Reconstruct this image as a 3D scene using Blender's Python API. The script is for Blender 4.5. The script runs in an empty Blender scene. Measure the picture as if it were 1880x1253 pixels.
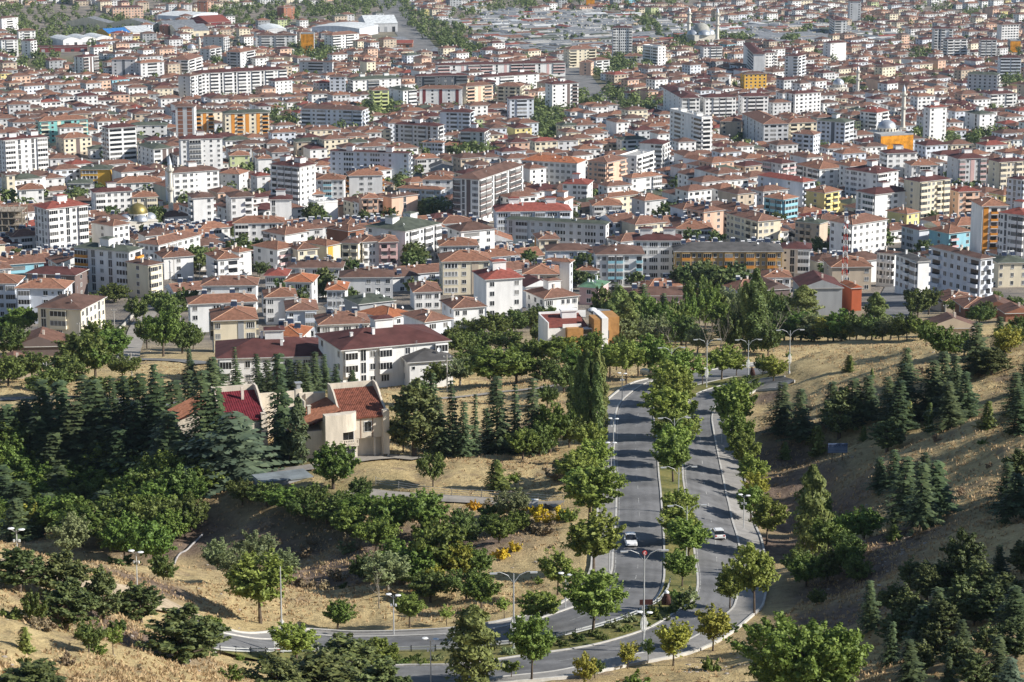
import bpy, bmesh, math, random
import numpy as np
from mathutils import Vector, Matrix
rnd = random.Random(7)
nrg = np.random.default_rng(7)
SC = bpy.context.scene
COL = SC.collection

# ---------------------------------------------------------------- camera, sky, sun, exposure
F, CX, CY, CAMZ = 4390.0, 940.0, 626.5, 110.0
P0 = math.atan((CY + 366.0) / F)
cd = bpy.data.cameras.new('camera')
cam = bpy.data.objects.new('camera', cd)
COL.objects.link(cam)
cd.sensor_width = 36.0
cd.lens = 36.0 * F / 1880.0
cd.clip_start, cd.clip_end = 5.0, 20000.0
cam.location = (0, 0, CAMZ)
cam.rotation_euler = (math.pi / 2 - P0, 0, 0)
SC.camera = cam

SUN_AZ, SUN_EL = math.radians(-13.0), math.radians(31.0)     # azimuth from +X, towards the camera side
SUNV = Vector((math.cos(SUN_EL) * math.cos(SUN_AZ), math.cos(SUN_EL) * math.sin(SUN_AZ), math.sin(SUN_EL)))
W = bpy.data.worlds.new('World')
SC.world = W
W.use_nodes = True
wn, wl = W.node_tree.nodes, W.node_tree.links
sky = wn.new('ShaderNodeTexSky')
sky.sky_type = 'NISHITA'
sky.sun_disc = False
sky.sun_elevation = SUN_EL
sky.sun_rotation = math.radians(90.0) - SUN_AZ
sky.altitude = 900
sky.dust_density = 0.6
bg = wn['Background']
bg.inputs['Strength'].default_value = 0.085
wl.new(sky.outputs[0], bg.inputs['Color'])
sd = bpy.data.lights.new('sun', 'SUN')
sd.energy = 5.0
sd.angle = math.radians(0.53)
sd.color = (1.0, 0.955, 0.88)
sun = bpy.data.objects.new('sun', sd)
COL.objects.link(sun)
sun.rotation_euler = SUNV.to_track_quat('Z', 'Y').to_euler()
SC.view_settings.view_transform = 'Standard'
SC.view_settings.look = 'None'
SC.view_settings.exposure = 0.52
SC.view_settings.gamma = 1.0
SC.view_settings.use_curve_mapping = False
SC.cycles.use_denoising = True
SC.cycles.max_bounces = 6
SC.cycles.diffuse_bounces = 3
SC.cycles.glossy_bounces = 2
SC.cycles.transmission_bounces = 2
SC.cycles.transparent_max_bounces = 4
SC.cycles.volume_bounces = 0

# ---------------------------------------------------------------- projection helpers (photo pixels, 1880 x 1253)
FWD = np.array([0, math.cos(P0), -math.sin(P0)])
UPV = np.array([0, math.sin(P0), math.cos(P0)])
def unproj(px, py, d):
    return np.array([0, 0, CAMZ]) + d * (FWD + np.array([(px - CX) / F, 0, 0]) - UPV * (py - CY) / F)
def proj(p):
    q = np.asarray(p, float) - np.array([0, 0, CAMZ])
    d = q @ FWD
    return CX + F * q[0] / d, CY - F * (q @ UPV) / d, d

# ---------------------------------------------------------------- terrain height
PROF = [(1253, 235), (1100, 314), (980, 360), (840, 430), (770, 480), (690, 590), (637, 700), (604, 760), (560, 815),
        (472, 1000), (398, 1189), (330, 1400), (272, 1630), (189, 2000), (99, 2588), (0, 3400), (-60, 4300), (-110, 6000)]
_pp = np.array([unproj(CX, a, b) for a, b in PROF])
PY_, PZ_ = np.concatenate([[0], _pp[:, 1], [30000]]), np.concatenate([[60], _pp[:, 2], [_pp[-1, 2] - 200]])
CTRL = """
1190 700 500;1160 760 465;1240 760 465;1165 830 425;1260 830 425;1170 900 390;1290 900 390;1175 980 360;1310 980 360;1170 1060 330;1310 1060 330
1150 1110 310;1280 1110 312;1040 1140 305;1130 1185 291;900 1165 301;960 1205 287;720 1178 300;740 1245 276;410 1170 302;540 1180 301;560 1235 278;850 1235 279
1300 1180 291;1200 1220 281;1100 1250 272;1300 690 512;1400 682 530;1330 720 492;1400 700 505;1500 668 560;1300 640 590;1220 660 580
1440 660 500;1520 645 500;1620 640 495;1740 630 485;1880 615 475;1450 700 478;1560 700 460;1700 700 440;1880 700 415;1660 760 420;1780 780 395;1880 800 375
1530 800 405;1600 830 390;1485 762 432;1420 760 468;1700 860 380;1820 880 352;1400 850 428;1400 950 385;1395 1050 345;1400 1130 312
1470 880 428;1500 950 400;1450 1000 385;1560 900 405;1480 1050 352;1640 965 335;1590 1030 320;1540 1100 300;1700 1020 310;1820 1010 300;1600 1130 282;1720 1130 270;1860 1130 258
1400 1200 285;1480 1240 270;1600 1245 248;1740 1250 238;1880 1250 230;1330 1230 281
0 1000 292;100 1020 290;250 1075 295;330 1110 297;380 1140 300;0 1080 250;150 1120 252;250 1150 262;350 1190 272;420 1230 268;0 1180 215;150 1200 222;300 1240 236;0 1250 198;150 1252 204;450 1252 258
200 1000 402;300 1010 396;380 1050 352;100 960 450;200 930 462;300 950 454;60 900 470;0 880 474;200 860 470;330 1080 318
460 890 412;540 870 415;600 905 402;680 915 398;560 945 392;470 970 392;430 930 409;520 1020 388;450 1060 352;400 1020 396;600 1010 384;620 1080 346;700 960 383;780 985 368;720 1040 352;800 1060 342
850 880 408;1000 880 404;760 860 418;860 925 392;1000 930 390;900 980 372;1000 990 362;960 1060 335;840 1110 322;640 1140 318;540 1130 316;700 1130 319;1080 900 394;1080 980 362;1080 1060 332;1060 1110 313
640 835 432;560 845 430;720 835 434;440 850 434;340 840 446;480 870 424;800 830 446;930 820 452;1040 810 450;700 800 455;520 790 458;400 780 470;1090 760 468
0 800 480;120 800 482;250 800 475;60 745 525;200 740 520;100 690 585;230 700 570;330 720 550;450 710 570;620 710 565;760 720 545;900 705 560;1020 720 520;1090 690 530
0 650 660;150 640 680;300 640 690;450 660 640;600 665 640;760 670 620;900 650 650;1050 650 640;1150 640 640;1250 625 680;1380 640 640;1500 610 720
1640 600 680;1700 575 760;1780 600 690;1880 590 690;1620 540 850;1560 610 690;1450 590 760;0 560 850;200 560 850;400 560 840;700 560 830;1000 560 820;1250 550 840;1450 540 860
"""
_c = np.array([[float(v) for v in t.split()] for t in CTRL.replace('\n', ';').split(';') if t.strip()])
_cp = np.array([unproj(*r) for r in _c])
_anch = [(sx * y, y) for y in (900, 1000, 1100) for sx in (-.3, -.15, 0, .15, .3)]
_anch += [(sx * y, y) for y in (600, 800) for sx in (-.45, .45)] + [(-130, 150), (0, 150), (130, 150)]
_ctl = np.vstack([_cp[:, :2], np.array(_anch)])
_res = np.concatenate([_cp[:, 2] - np.interp(_cp[:, 1], PY_, PZ_), np.zeros(len(_anch))])
def _phi(r2):
    return r2 * np.log(r2 + 1e-6) * 0.5
_S = 100.0
_X = _ctl / _S
_n = len(_X)
_K = _phi(((_X[:, None] - _X[None]) ** 2).sum(-1)) + np.eye(_n) * 0.012
_P = np.hstack([np.ones((_n, 1)), _X])
_A = np.block([[_K, _P], [_P.T, np.zeros((3, 3))]])
_w = np.linalg.solve(_A, np.concatenate([_res, np.zeros(3)]))
NOISE_WAVES = [(nrg.uniform(0, 6.28), 2 * math.pi / L, nrg.uniform(0, 6.28), a) for L, a in
               ((37, .35), (31, .3), (23, .25), (17, .22), (13, .16), (9.5, .13), (7, .1), (5.2, .08), (4.1, .06), (3.3, .05))]
def relief(x, y):
    z = np.zeros_like(x)
    for th, k, ph, a in NOISE_WAVES:
        z = z + a * np.sin((x * math.cos(th) + y * math.sin(th)) * k + ph + 1.3 * np.sin(x * k * .31 + y * k * .23))
    return z
ROADPTS = None
def hbase(x, y):
    x = np.atleast_1d(np.asarray(x, float)); y = np.atleast_1d(np.asarray(y, float))
    z = np.interp(y, PY_, PZ_)
    near = (y < 1150) & (y > 60)
    if near.any():
        q = np.stack([x[near], y[near]], 1) / _S
        out = np.empty(len(q))
        for i in range(0, len(q), 40000):
            s = q[i:i + 40000]
            out[i:i + 40000] = _phi(((s[:, None] - _X[None]) ** 2).sum(-1)) @ _w[:_n] + _w[_n] + s @ _w[_n + 1:]
        fade = np.clip((1150 - y[near]) / 200, 0, 1) * np.clip((0.75 - np.abs(x[near] / y[near])) / .2, 0, 1)
        z[near] += out * fade
        # unseen ridge on the east side beyond the frame, raised to shade the slope
        z[near] += 33 * np.exp(-((x[near] - 128) / 26) ** 2) * np.clip((y[near] - 60) / 60, 0, 1) * np.clip((335 - y[near]) / 50, 0, 1)
    return z
def hit(px, py, off=0.0, dmin=150.0, dmax=6500.0):
    """first point where the ray through a photo pixel meets the terrain raised by off"""
    ray = FWD + np.array([(px - CX) / F, 0, 0]) - UPV * (py - CY) / F
    lo, hi = dmin, dmax
    d = np.geomspace(dmin, dmax, 420)
    for k in range(3):
        P = np.array([0, 0, CAMZ]) + d[:, None] * ray
        below = P[:, 2] < hbase(P[:, 0], P[:, 1]) + off
        i = int(np.argmax(below)) if below.any() else len(d) - 1
        i = max(i, 1)
        d = np.linspace(d[i - 1], d[i], 24)
    return np.array([0, 0, CAMZ]) + d[12] * ray
def ground(x, y):
    return float(hbase([x], [y])[0])

# ---------------------------------------------------------------- object helpers
def link(o, parent=None):
    COL.objects.link(o)
    if parent is not None:
        o.parent = parent
    return o
class MB:
    """collects polygons with material slots; build() links them as one mesh object"""
    def __init__(self):
        self.v, self.f, self.m = [], [], []
    def poly(self, pts, m=0):
        b = len(self.v)
        self.v.extend(tuple(p) for p in pts)
        self.f.append(tuple(range(b, b + len(pts))))
        self.m.append(m)
    def box(self, x0, x1, y0, y1, z0, z1, m=0, M=None, bottom=True):
        b = len(self.v)
        c = [(x0, y0, z0), (x1, y0, z0), (x1, y1, z0), (x0, y1, z0), (x0, y0, z1), (x1, y0, z1), (x1, y1, z1), (x0, y1, z1)]
        if M is not None:
            c = [tuple(M @ Vector(p)) for p in c]
        self.v.extend(c)
        fs = [(4, 5, 6, 7), (0, 1, 5, 4), (1, 2, 6, 5), (2, 3, 7, 6), (3, 0, 4, 7)]
        if bottom:
            fs.append((3, 2, 1, 0))
        for f in fs:
            self.f.append(tuple(b + i for i in f)); self.m.append(m)
    def tube(self, pts, rads, m=0, n=6, cap=True):
        pts = [Vector(p) for p in pts]
        if not hasattr(rads, '__len__'):
            rads = [rads] * len(pts)
        b = len(self.v)
        for i, p in enumerate(pts):
            t = (pts[min(i + 1, len(pts) - 1)] - pts[max(i - 1, 0)]).normalized()
            a = t.orthogonal().normalized() if abs(t.z) < .95 else Vector((1, 0, 0))
            a = (a - t * a.dot(t)).normalized()
            c = t.cross(a)
            for k in range(n):
                an = 2 * math.pi * k / n
                self.v.append(tuple(p + (a * math.cos(an) + c * math.sin(an)) * rads[i]))
        for i in range(len(pts) - 1):
            for k in range(n):
                k2 = (k + 1) % n
                self.f.append((b + i * n + k, b + i * n + k2, b + (i + 1) * n + k2, b + (i + 1) * n + k)); self.m.append(m)
        if cap:
            self.f.append(tuple(b + (len(pts) - 1) * n + k for k in range(n))); self.m.append(m)
            self.f.append(tuple(b + k for k in reversed(range(n)))); self.m.append(m)
    def lathe(self, prof, m=0, n=16, c=(0, 0, 0), a0=0.0, a1=2 * math.pi):
        b = len(self.v)
        full = abs(a1 - a0 - 2 * math.pi) < 1e-6
        nn = n if full else n + 1
        for r, z in prof:
            for k in range(nn):
                an = a0 + (a1 - a0) * k / n
                self.v.append((c[0] + r * math.cos(an), c[1] + r * math.sin(an), c[2] + z))
        for i in range(len(prof) - 1):
            for k in range(n):
                k2 = (k + 1) % nn if full else k + 1
                self.f.append((b + i * nn + k, b + i * nn + k2, b + (i + 1) * nn + k2, b + (i + 1) * nn + k)); self.m.append(m)
    def mesh(self, name, mats, smooth=False):
        me = bpy.data.meshes.new(name)
        me.from_pydata(self.v, [], self.f)
        for q in mats:
            me.materials.append(q)
        if len(mats) > 1:
            me.polygons.foreach_set('material_index', self.m)
        if smooth:
            me.polygons.foreach_set('use_smooth', [True] * len(self.f))
        me.update()
        return me
    def build(self, name, mats, parent=None, smooth=False, **props):
        mats = mats if isinstance(mats, (list, tuple)) else [mats]
        o = bpy.data.objects.new(name, self.mesh(name, mats, smooth))
        for k, q in props.items():
            o[k] = q
        return link(o, parent)
def empty(name, loc, rz=0.0):
    o = bpy.data.objects.new(name, None)
    o.empty_display_size = 0.5
    o.location = loc
    o.rotation_euler = (0, 0, rz)
    return link(o)
def tag(o, label, cat, group=None):
    o['label'] = label; o['category'] = cat
    if group:
        o['group'] = group
    return o
THINGS = []          # (object, kind noun, description, category, group, position): labelled at the end
def later(o, desc, cat, group, pos, noun=None):
    THINGS.append((o, desc, cat, group, tuple(pos), noun or cat))

# ---------------------------------------------------------------- materials
MATS = {}
def mat(name, col, rough=0.8, amp=0.12, scale=0.6, bump=0.0, spec=0.25, metal=0.0, obj_amp=0.0, streak=False, col2=None):
    if name in MATS:
        return MATS[name]
    m = bpy.data.materials.new(name)
    m.use_nodes = True
    N, Lk = m.node_tree.nodes, m.node_tree.links
    b = N['Principled BSDF']
    b.inputs['Roughness'].default_value = rough
    b.inputs['Metallic'].default_value = metal
    b.inputs['Specular IOR Level'].default_value = spec
    tc = N.new('ShaderNodeTexCoord')
    mp = N.new('ShaderNodeMapping')
    mp.inputs['Scale'].default_value = (scale, scale, scale * (0.25 if streak else 1.0))
    Lk.new(tc.outputs['Object'], mp.inputs['Vector'])
    nz = N.new('ShaderNodeTexNoise')
    nz.inputs['Detail'].default_value = 5
    nz.inputs['Roughness'].default_value = .62
    nz.inputs['Scale'].default_value = 1.0
    Lk.new(mp.outputs[0], nz.inputs['Vector'])
    mix = N.new('ShaderNodeMix'); mix.data_type = 'RGBA'
    c2 = col2 or tuple(c * (1 - 1.6 * amp) for c in col)
    mix.inputs['A'].default_value = (*c2, 1)
    mix.inputs['B'].default_value = (*[min(1, c * (1 + amp * .5)) for c in col], 1)
    ra = N.new('ShaderNodeMapRange')
    ra.inputs['From Min'].default_value = .32; ra.inputs['From Max'].default_value = .62
    Lk.new(nz.outputs['Fac'], ra.inputs['Value'])
    Lk.new(ra.outputs['Result'], mix.inputs['Factor'])
    out = mix.outputs['Result']
    if obj_amp:
        oi = N.new('ShaderNodeObjectInfo')
        hs = N.new('ShaderNodeHueSaturation')
        r2 = N.new('ShaderNodeMapRange')
        r2.inputs['To Min'].default_value = 1 - obj_amp; r2.inputs['To Max'].default_value = 1 + obj_amp
        Lk.new(oi.outputs['Random'], r2.inputs['Value'])
        Lk.new(r2.outputs['Result'], hs.inputs['Value'])
        Lk.new(out, hs.inputs['Color'])
        out = hs.outputs['Color']
    Lk.new(out, b.inputs['Base Color'])
    if bump:
        n2 = N.new('ShaderNodeTexNoise'); n2.inputs['Scale'].default_value = 6 * scale; n2.inputs['Detail'].default_value = 6
        Lk.new(tc.outputs['Object'], n2.inputs['Vector'])
        bp = N.new('ShaderNodeBump'); bp.inputs['Strength'].default_value = bump; bp.inputs['Distance'].default_value = .3
        Lk.new(n2.outputs['Fac'], bp.inputs['Height'])
        Lk.new(bp.outputs[0], b.inputs['Normal'])
    MATS[name] = m
    return m
def leafmat(name, dark, light, trans=.25, rough=.6):
    """foliage: colour varies per leaf clump and per tree, with some light passing through"""
    if name in MATS:
        return MATS[name]
    m = bpy.data.materials.new(name); m.use_nodes = True
    N, Lk = m.node_tree.nodes, m.node_tree.links
    b = N['Principled BSDF']
    b.inputs['Roughness'].default_value = rough
    b.inputs['Specular IOR Level'].default_value = .3
    g = N.new('ShaderNodeNewGeometry')
    mix = N.new('ShaderNodeMix'); mix.data_type = 'RGBA'
    mix.inputs['A'].default_value = (*dark, 1); mix.inputs['B'].default_value = (*light, 1)
    Lk.new(g.outputs['Random Per Island'], mix.inputs['Factor'])
    oi = N.new('ShaderNodeObjectInfo')
    hs = N.new('ShaderNodeHueSaturation')
    r1 = N.new('ShaderNodeMapRange'); r1.inputs['To Min'].default_value = .475; r1.inputs['To Max'].default_value = .515
    r2 = N.new('ShaderNodeMapRange'); r2.inputs['To Min'].default_value = .78; r2.inputs['To Max'].default_value = 1.2
    mul = N.new('ShaderNodeMath'); mul.operation = 'FRACT'
    m7 = N.new('ShaderNodeMath'); m7.operation = 'MULTIPLY'; m7.inputs[1].default_value = 7.31
    Lk.new(oi.outputs['Random'], r1.inputs['Value'])
    Lk.new(oi.outputs['Random'], m7.inputs[0]); Lk.new(m7.outputs[0], mul.inputs[0]); Lk.new(mul.outputs[0], r2.inputs['Value'])
    Lk.new(r1.outputs[0], hs.inputs['Hue']); Lk.new(r2.outputs[0], hs.inputs['Value'])
    Lk.new(mix.outputs['Result'], hs.inputs['Color'])
    Lk.new(hs.outputs[0], b.inputs['Base Color'])
    tr = N.new('ShaderNodeBsdfTranslucent')
    Lk.new(hs.outputs[0], tr.inputs['Color'])
    ms = N.new('ShaderNodeMixShader'); ms.inputs[0].default_value = trans
    Lk.new(b.outputs[0], ms.inputs[1]); Lk.new(tr.outputs[0], ms.inputs[2])
    Lk.new(ms.outputs[0], N['Material Output'].inputs['Surface'])
    MATS[name] = m
    return m
# ---------------------------------------------------------------- roads: edges traced as points on the ground
def smooth_path(pts, step=1.5):
    """Catmull-Rom through ground points, resampled"""
    P = [np.array(p[:2]) for p in pts]
    P = [2 * P[0] - P[1]] + P + [2 * P[-1] - P[-2]]
    out = []
    for i in range(1, len(P) - 2):
        p0, p1, p2, p3 = P[i - 1:i + 3]
        n = max(2, int(np.linalg.norm(p2 - p1) / step))
        for k in range(n):
            t = k / n
            out.append(.5 * ((2 * p1) + (-p0 + p2) * t + (2 * p0 - 5 * p1 + 4 * p2 - p3) * t * t + (-p0 + 3 * p1 - 3 * p2 + p3) * t ** 3))
    out.append(P[-2])
    return np.array(out)
def path_px(s):
    return [hit(*[float(v) for v in t.split()]) for t in s.split(';')]
def resample(path, n):
    d = np.concatenate([[0], np.cumsum(np.linalg.norm(np.diff(path, axis=0), axis=1))])
    t = np.linspace(0, d[-1], n)
    return np.stack([np.interp(t, d, path[:, 0]), np.interp(t, d, path[:, 1])], 1)
def offset(path, w):
    t = np.gradient(path, axis=0)
    t /= np.linalg.norm(t, axis=1)[:, None] + 1e-9
    return path + np.stack([-t[:, 1], t[:, 0]], 1) * w        # positive: to the left of travel
RIBBONS = []
class Ribbon:
    def __init__(self, left, right, step=1.5):
        a, b = smooth_path(path_px(left), step), smooth_path(path_px(right), step)
        n = max(len(a), len(b))
        self.a, self.b, self.n = resample(a, n), resample(b, n), n
        RIBBONS.append(self)
    def at(self, v):
        return self.a * (1 - v) + self.b * v
# main carriageway on the far side of the median, running from the lower bend up to the crest
R_UP = Ribbon('390 1160;545 1169;625 1171;720 1170;816 1166;890 1158;960 1145;1010 1131;1070 1110;1105 1085;1124 1050;1127 1015;1132 960;1133 900;1129 840;1130 793;1131 765;1139 741;1161 720;1190 703;1230 693;1280 684;1336 675;1425 668',
              '390 1192;545 1197;625 1198;722 1196;816 1193;906 1186;1007 1173;1094 1151;1161 1127;1201 1101;1216 1070;1218 1034;1217 984;1213 925;1208 870;1204 806;1199 766;1200 740;1214 724;1240 715;1273 709;1322 698;1360 692;1425 685')
R_DN = Ribbon('620 1226;739 1223;826 1222;893 1215;977 1203;1050 1193;1102 1183;1179 1160;1219 1140;1255 1117;1279 1091;1283 1063;1278 1028;1270 964;1260 908;1255 865;1256 806;1259 765;1266 735;1284 722;1310 713;1345 704;1395 697;1440 692',
              '620 1263;739 1262;870 1250;930 1243;1010 1235;1060 1225;1121 1211;1212 1192;1270 1172;1318 1140;1352 1095;1358 1040;1351 982;1340 943;1332 908;1319 844;1310 798;1306 768;1312 748;1330 734;1352 724;1380 713;1420 704;1460 699')
def near_road(x, y):
    """distance in metres from points to the road corridors"""
    allp = np.vstack([r.at(v) for r in RIBBONS for v in (-.02, .25, .5, .75, 1.02)])
    best = np.full(len(x), 1e9)
    for i in range(0, len(x), 4000):
        q = np.stack([x[i:i + 4000], y[i:i + 4000]], 1)
        best[i:i + 4000] = np.sqrt(((q[:, None] - allp[None, ::2]) ** 2).sum(-1).min(1))
    return best
# smaller paths and lanes: centre lines with width
LANES = [('villa_lane', '430 886;480 872;540 862;600 853;660 842;720 838;770 842', 6.0, 'path'),
         ('garden_lane', '640 900;700 908;760 912;830 916;900 920;960 926;1030 926', 4.0, 'path'),
         ('field_path', '760 738;830 730;900 722;960 716;1020 708;1060 700', 3.5, 'path'),
         ('village_road', '0 733;70 731;140 730;210 735;260 742;330 742', 6.0, 'asphalt'),
         ('park_walk', '235 665;240 640;250 615;262 590;285 565;300 548', 6.0, 'path'),
         ('side_street', '60 668;200 664;260 660;330 662;380 668', 7.0, 'asphalt'),
         ('back_street', '1624 600;1640 575;1648 545;1660 520;1662 490', 13.0, 'asphalt'),
         ('hill_track', '0 1030;60 1048;140 1066;210 1086;260 1098;330 1112', 7.0, 'gravel'),
         ('city_street', '300 540;350 525;390 510;440 498', 7.0, 'asphalt'),
         ('ring_street', '800 440;840 434;890 428;930 420;985 412', 14.0, 'asphalt'),
         ('tower_street', '88 300;130 303;190 306;250 310', 14.0, 'asphalt'),
         ('north_boulevard', '712 0;728 24;742 46;758 68;775 90;800 106', 34.0, 'asphalt'),
         ('east_boulevard', '1048 112;1058 140;1070 158;1085 178;1110 205', 30.0, 'asphalt'),
         ('school_street', '1100 345;1130 338;1170 322;1200 312', 12.0, 'path')]
LANE_GEO = []
for nm, s, w, k in LANES:
    c = smooth_path(path_px(s), 3.0)
    LANE_GEO.append((nm, c, w, k))

# ---------------------------------------------------------------- terrain sheet
TY = np.geomspace(110, 9000, 760)
TU = np.concatenate([np.linspace(-.62, -.25, 40)[:-1], np.linspace(-.25, .25, 380), np.linspace(.25, .62, 40)[1:]])
GX = (TU[None] * TY[:, None]).ravel(); GY = np.repeat(TY, len(TU))
GZ = hbase(GX, GY)
DR = np.full(len(GX), 1e9)
_m = (GY < 640) & (GY > 200) & (np.abs(GX) < 160)
DR[_m] = near_road(GX[_m], GY[_m])
LM = np.full(len(GX), 1e9)
for nm, c, w, k in LANE_GEO:
    y0, y1 = c[:, 1].min() - 40, c[:, 1].max() + 40
    x0, x1 = c[:, 0].min() - 40, c[:, 0].max() + 40
    s = np.nonzero((GY > y0) & (GY < y1) & (GX > x0) & (GX < x1))[0]
    for i in range(0, len(s), 6000):
        j = s[i:i + 6000]
        d = np.sqrt(((np.stack([GX[j], GY[j]], 1)[:, None] - c[None]) ** 2).sum(-1).min(1)) - w / 2
        LM[j] = np.minimum(LM[j], d)
DA = np.minimum(DR - 2.5, LM)
rel = relief(GX, GY) * np.clip((700 - GY) / 200, 0, 1) * np.clip((DA - 2.0) / 8, 0, 1)
rel += .25 * np.clip(1 - GY / 3000, 0, 1) * np.sin(GX * .11) * np.sin(GY * .09) * np.clip((DA - 2) / 8, 0, 1)
GZ = GZ + rel - .35 * np.clip((1.5 - DA) / 1.5, 0, 1)
_grid = GZ.reshape(len(TY), len(TU))
def gz(x, y):
    """height of the built terrain sheet"""
    i = np.interp(y, TY, np.arange(len(TY))); j = np.interp(x / y, TU, np.arange(len(TU)))
    i0, j0 = min(int(i), len(TY) - 2), min(int(j), len(TU) - 2)
    a, b = i - i0, j - j0
    return float(_grid[i0, j0] * (1 - a) * (1 - b) + _grid[i0 + 1, j0] * a * (1 - b) + _grid[i0, j0 + 1] * (1 - a) * b + _grid[i0 + 1, j0 + 1] * a * b)
def build_terrain():
    nr, nc = len(TY), len(TU)
    me = bpy.data.meshes.new('terrain')
    me.vertices.add(nr * nc)
    me.vertices.foreach_set('co', np.stack([GX, GY, GZ], 1).astype(np.float32).ravel())
    i = np.arange(nr - 1)[:, None] * nc + np.arange(nc - 1)[None]
    q = np.stack([i, i + 1, i + nc + 1, i + nc], -1).reshape(-1, 4)
    me.loops.add(q.size); me.loops.foreach_set('vertex_index', q.ravel().astype(np.int32))
    me.polygons.add(len(q))
    me.polygons.foreach_set('loop_start', (np.arange(len(q)) * 4).astype(np.int32))
    me.polygons.foreach_set('use_smooth', np.ones(len(q), bool))
    me.update()
    # ground cover by place: dry grass, bare soil, town ground, gardens
    urban = np.clip((GY - 640 - 40 * np.sin(GX * .02)) / 120, 0, 1)
    soil = np.zeros(len(GX))
    def spot(px, py, r, arr, a=1.0, d=None):
        p = hit(px, py)
        arr[:] = np.maximum(arr, a * np.clip(1.4 - np.hypot(GX - p[0], (GY - p[1])) / r, 0, 1))
    for px, py, r in ((750, 1000, 22), (860, 1000, 14), (1490, 950, 16), (1450, 900, 13), (1425, 850, 11), (1600, 1010, 14), (1560, 1060, 12), (640, 1040, 20), (320, 990, 16),
                      (250, 1175, 10), (200, 1150, 9), (1435, 780, 6), (500, 1000, 16), (560, 980, 14), (1540, 1130, 12), (1400, 1000, 14), (280, 1080, 8), (1405, 730, 5), (200, 870, 40), (100, 860, 40), (1320, 700, 8)):
        spot(px, py, r, soil)
    lush = np.zeros(len(GX))
    for px, py, r in ((560, 860, 9), (500, 885, 7), (640, 925, 12), (700, 940, 10), (270, 610, 20), (150, 120, 130), (230, 125, 130), (60, 135, 120), (860, 85, 180), (1120, 140, 90), (560, 100, 110), (640, 930, 10)):
        spot(px, py, r, lush, .8)
    col = me.color_attributes.new('cover', 'FLOAT_COLOR', 'POINT')
    arr = np.stack([urban, soil, lush, np.ones(len(GX))], 1).astype(np.float32)
    col.data.foreach_set('color', arr.ravel())
    m = bpy.data.materials.new('ground_cover'); m.use_nodes = True
    N, Lk = m.node_tree.nodes, m.node_tree.links
    b = N['Principled BSDF']; b.inputs['Roughness'].default_value = .95; b.inputs['Specular IOR Level'].default_value = .1
    at = N.new('ShaderNodeVertexColor'); at.layer_name = 'cover'
    sp = N.new('ShaderNodeSeparateColor'); Lk.new(at.outputs['Color'], sp.inputs[0])
    tc = N.new('ShaderNodeTexCoord')
    def noise(s, det=6, rough=.6):
        n = N.new('ShaderNodeTexNoise'); n.inputs['Scale'].default_value = s; n.inputs['Detail'].default_value = det; n.inputs['Roughness'].default_value = rough
        Lk.new(tc.outputs['Object'], n.inputs['Vector']); return n.outputs['Fac']
    def ramp(v, a, b_, lo=.35, hi=.65):
        r = N.new('ShaderNodeValToRGB')
        r.color_ramp.elements[0].position = lo; r.color_ramp.elements[0].color = (*a, 1)
        r.color_ramp.elements[1].position = hi; r.color_ramp.elements[1].color = (*b_, 1)
        Lk.new(v, r.inputs[0]); return r.outputs[0]
    def mx(f, a, b_):
        n = N.new('ShaderNodeMix'); n.data_type = 'RGBA'
        Lk.new(f, n.inputs['Factor']); Lk.new(a, n.inputs['A']); Lk.new(b_, n.inputs['B']); return n.outputs['Result']
    def mth(op, a, b_):
        n = N.new('ShaderNodeMath'); n.operation = op; n.use_clamp = True
        for k, q in enumerate((a, b_)):
            if hasattr(q, 'links'): Lk.new(q, n.inputs[k])
            else: n.inputs[k].default_value = q
        return n.outputs[0]
    straw = ramp(noise(.9, 8, .75), (.30, .215, .10), (.68, .54, .28))
    straw2 = ramp(noise(.2, 7, .7), (.34, .25, .13), (.62, .49, .26))
    grass = mx(noise(.07, 3), straw, straw2)
    dirt = ramp(noise(.7, 8, .7), (.12, .085, .065), (.27, .20, .15))
    patch = ramp(noise(.11, 6, .65), (0, 0, 0), (1, 1, 1), .56, .68)
    psep = N.new('ShaderNodeSeparateColor'); Lk.new(patch, psep.inputs[0])
    bare = mth('MULTIPLY', psep.outputs[0], .75)
    g1 = mx(bare, grass, dirt)
    sn = mth('MULTIPLY', mth('ADD', sp.outputs[1], mth('SUBTRACT', noise(.25, 5), .5)), 1.1)
    g2 = mx(mth('MULTIPLY', sp.outputs[1], sn), g1, dirt)
    weeds = ramp(noise(.33, 7, .7), (0, 0, 0), (1, 1, 1), .55, .64)
    wsep = N.new('ShaderNodeSeparateColor'); Lk.new(weeds, wsep.inputs[0])
    wcol = ramp(noise(2.2, 6), (.10, .085, .05), (.24, .20, .12))
    g2 = mx(mth('MULTIPLY', wsep.outputs[0], .6), g2, wcol)
    town = ramp(noise(.06, 6, .7), (.13, .12, .115), (.33, .28, .22))
    lushc = ramp(noise(.3, 6), (.045, .065, .02), (.16, .15, .06))
    g3 = mx(sp.outputs[0], g2, town)
    g4 = mx(sp.outputs[2], g3, lushc)
    Lk.new(g4, b.inputs['Base Color'])
    bp = N.new('ShaderNodeBump'); bp.inputs['Strength'].default_value = .9; bp.inputs['Distance'].default_value = .5
    Lk.new(noise(1.6, 9, .72), bp.inputs['Height']); Lk.new(bp.outputs[0], b.inputs['Normal'])
    me.materials.append(m)
    o = bpy.data.objects.new('terrain', me); o['kind'] = 'structure'
    link(o)
build_terrain()

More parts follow.
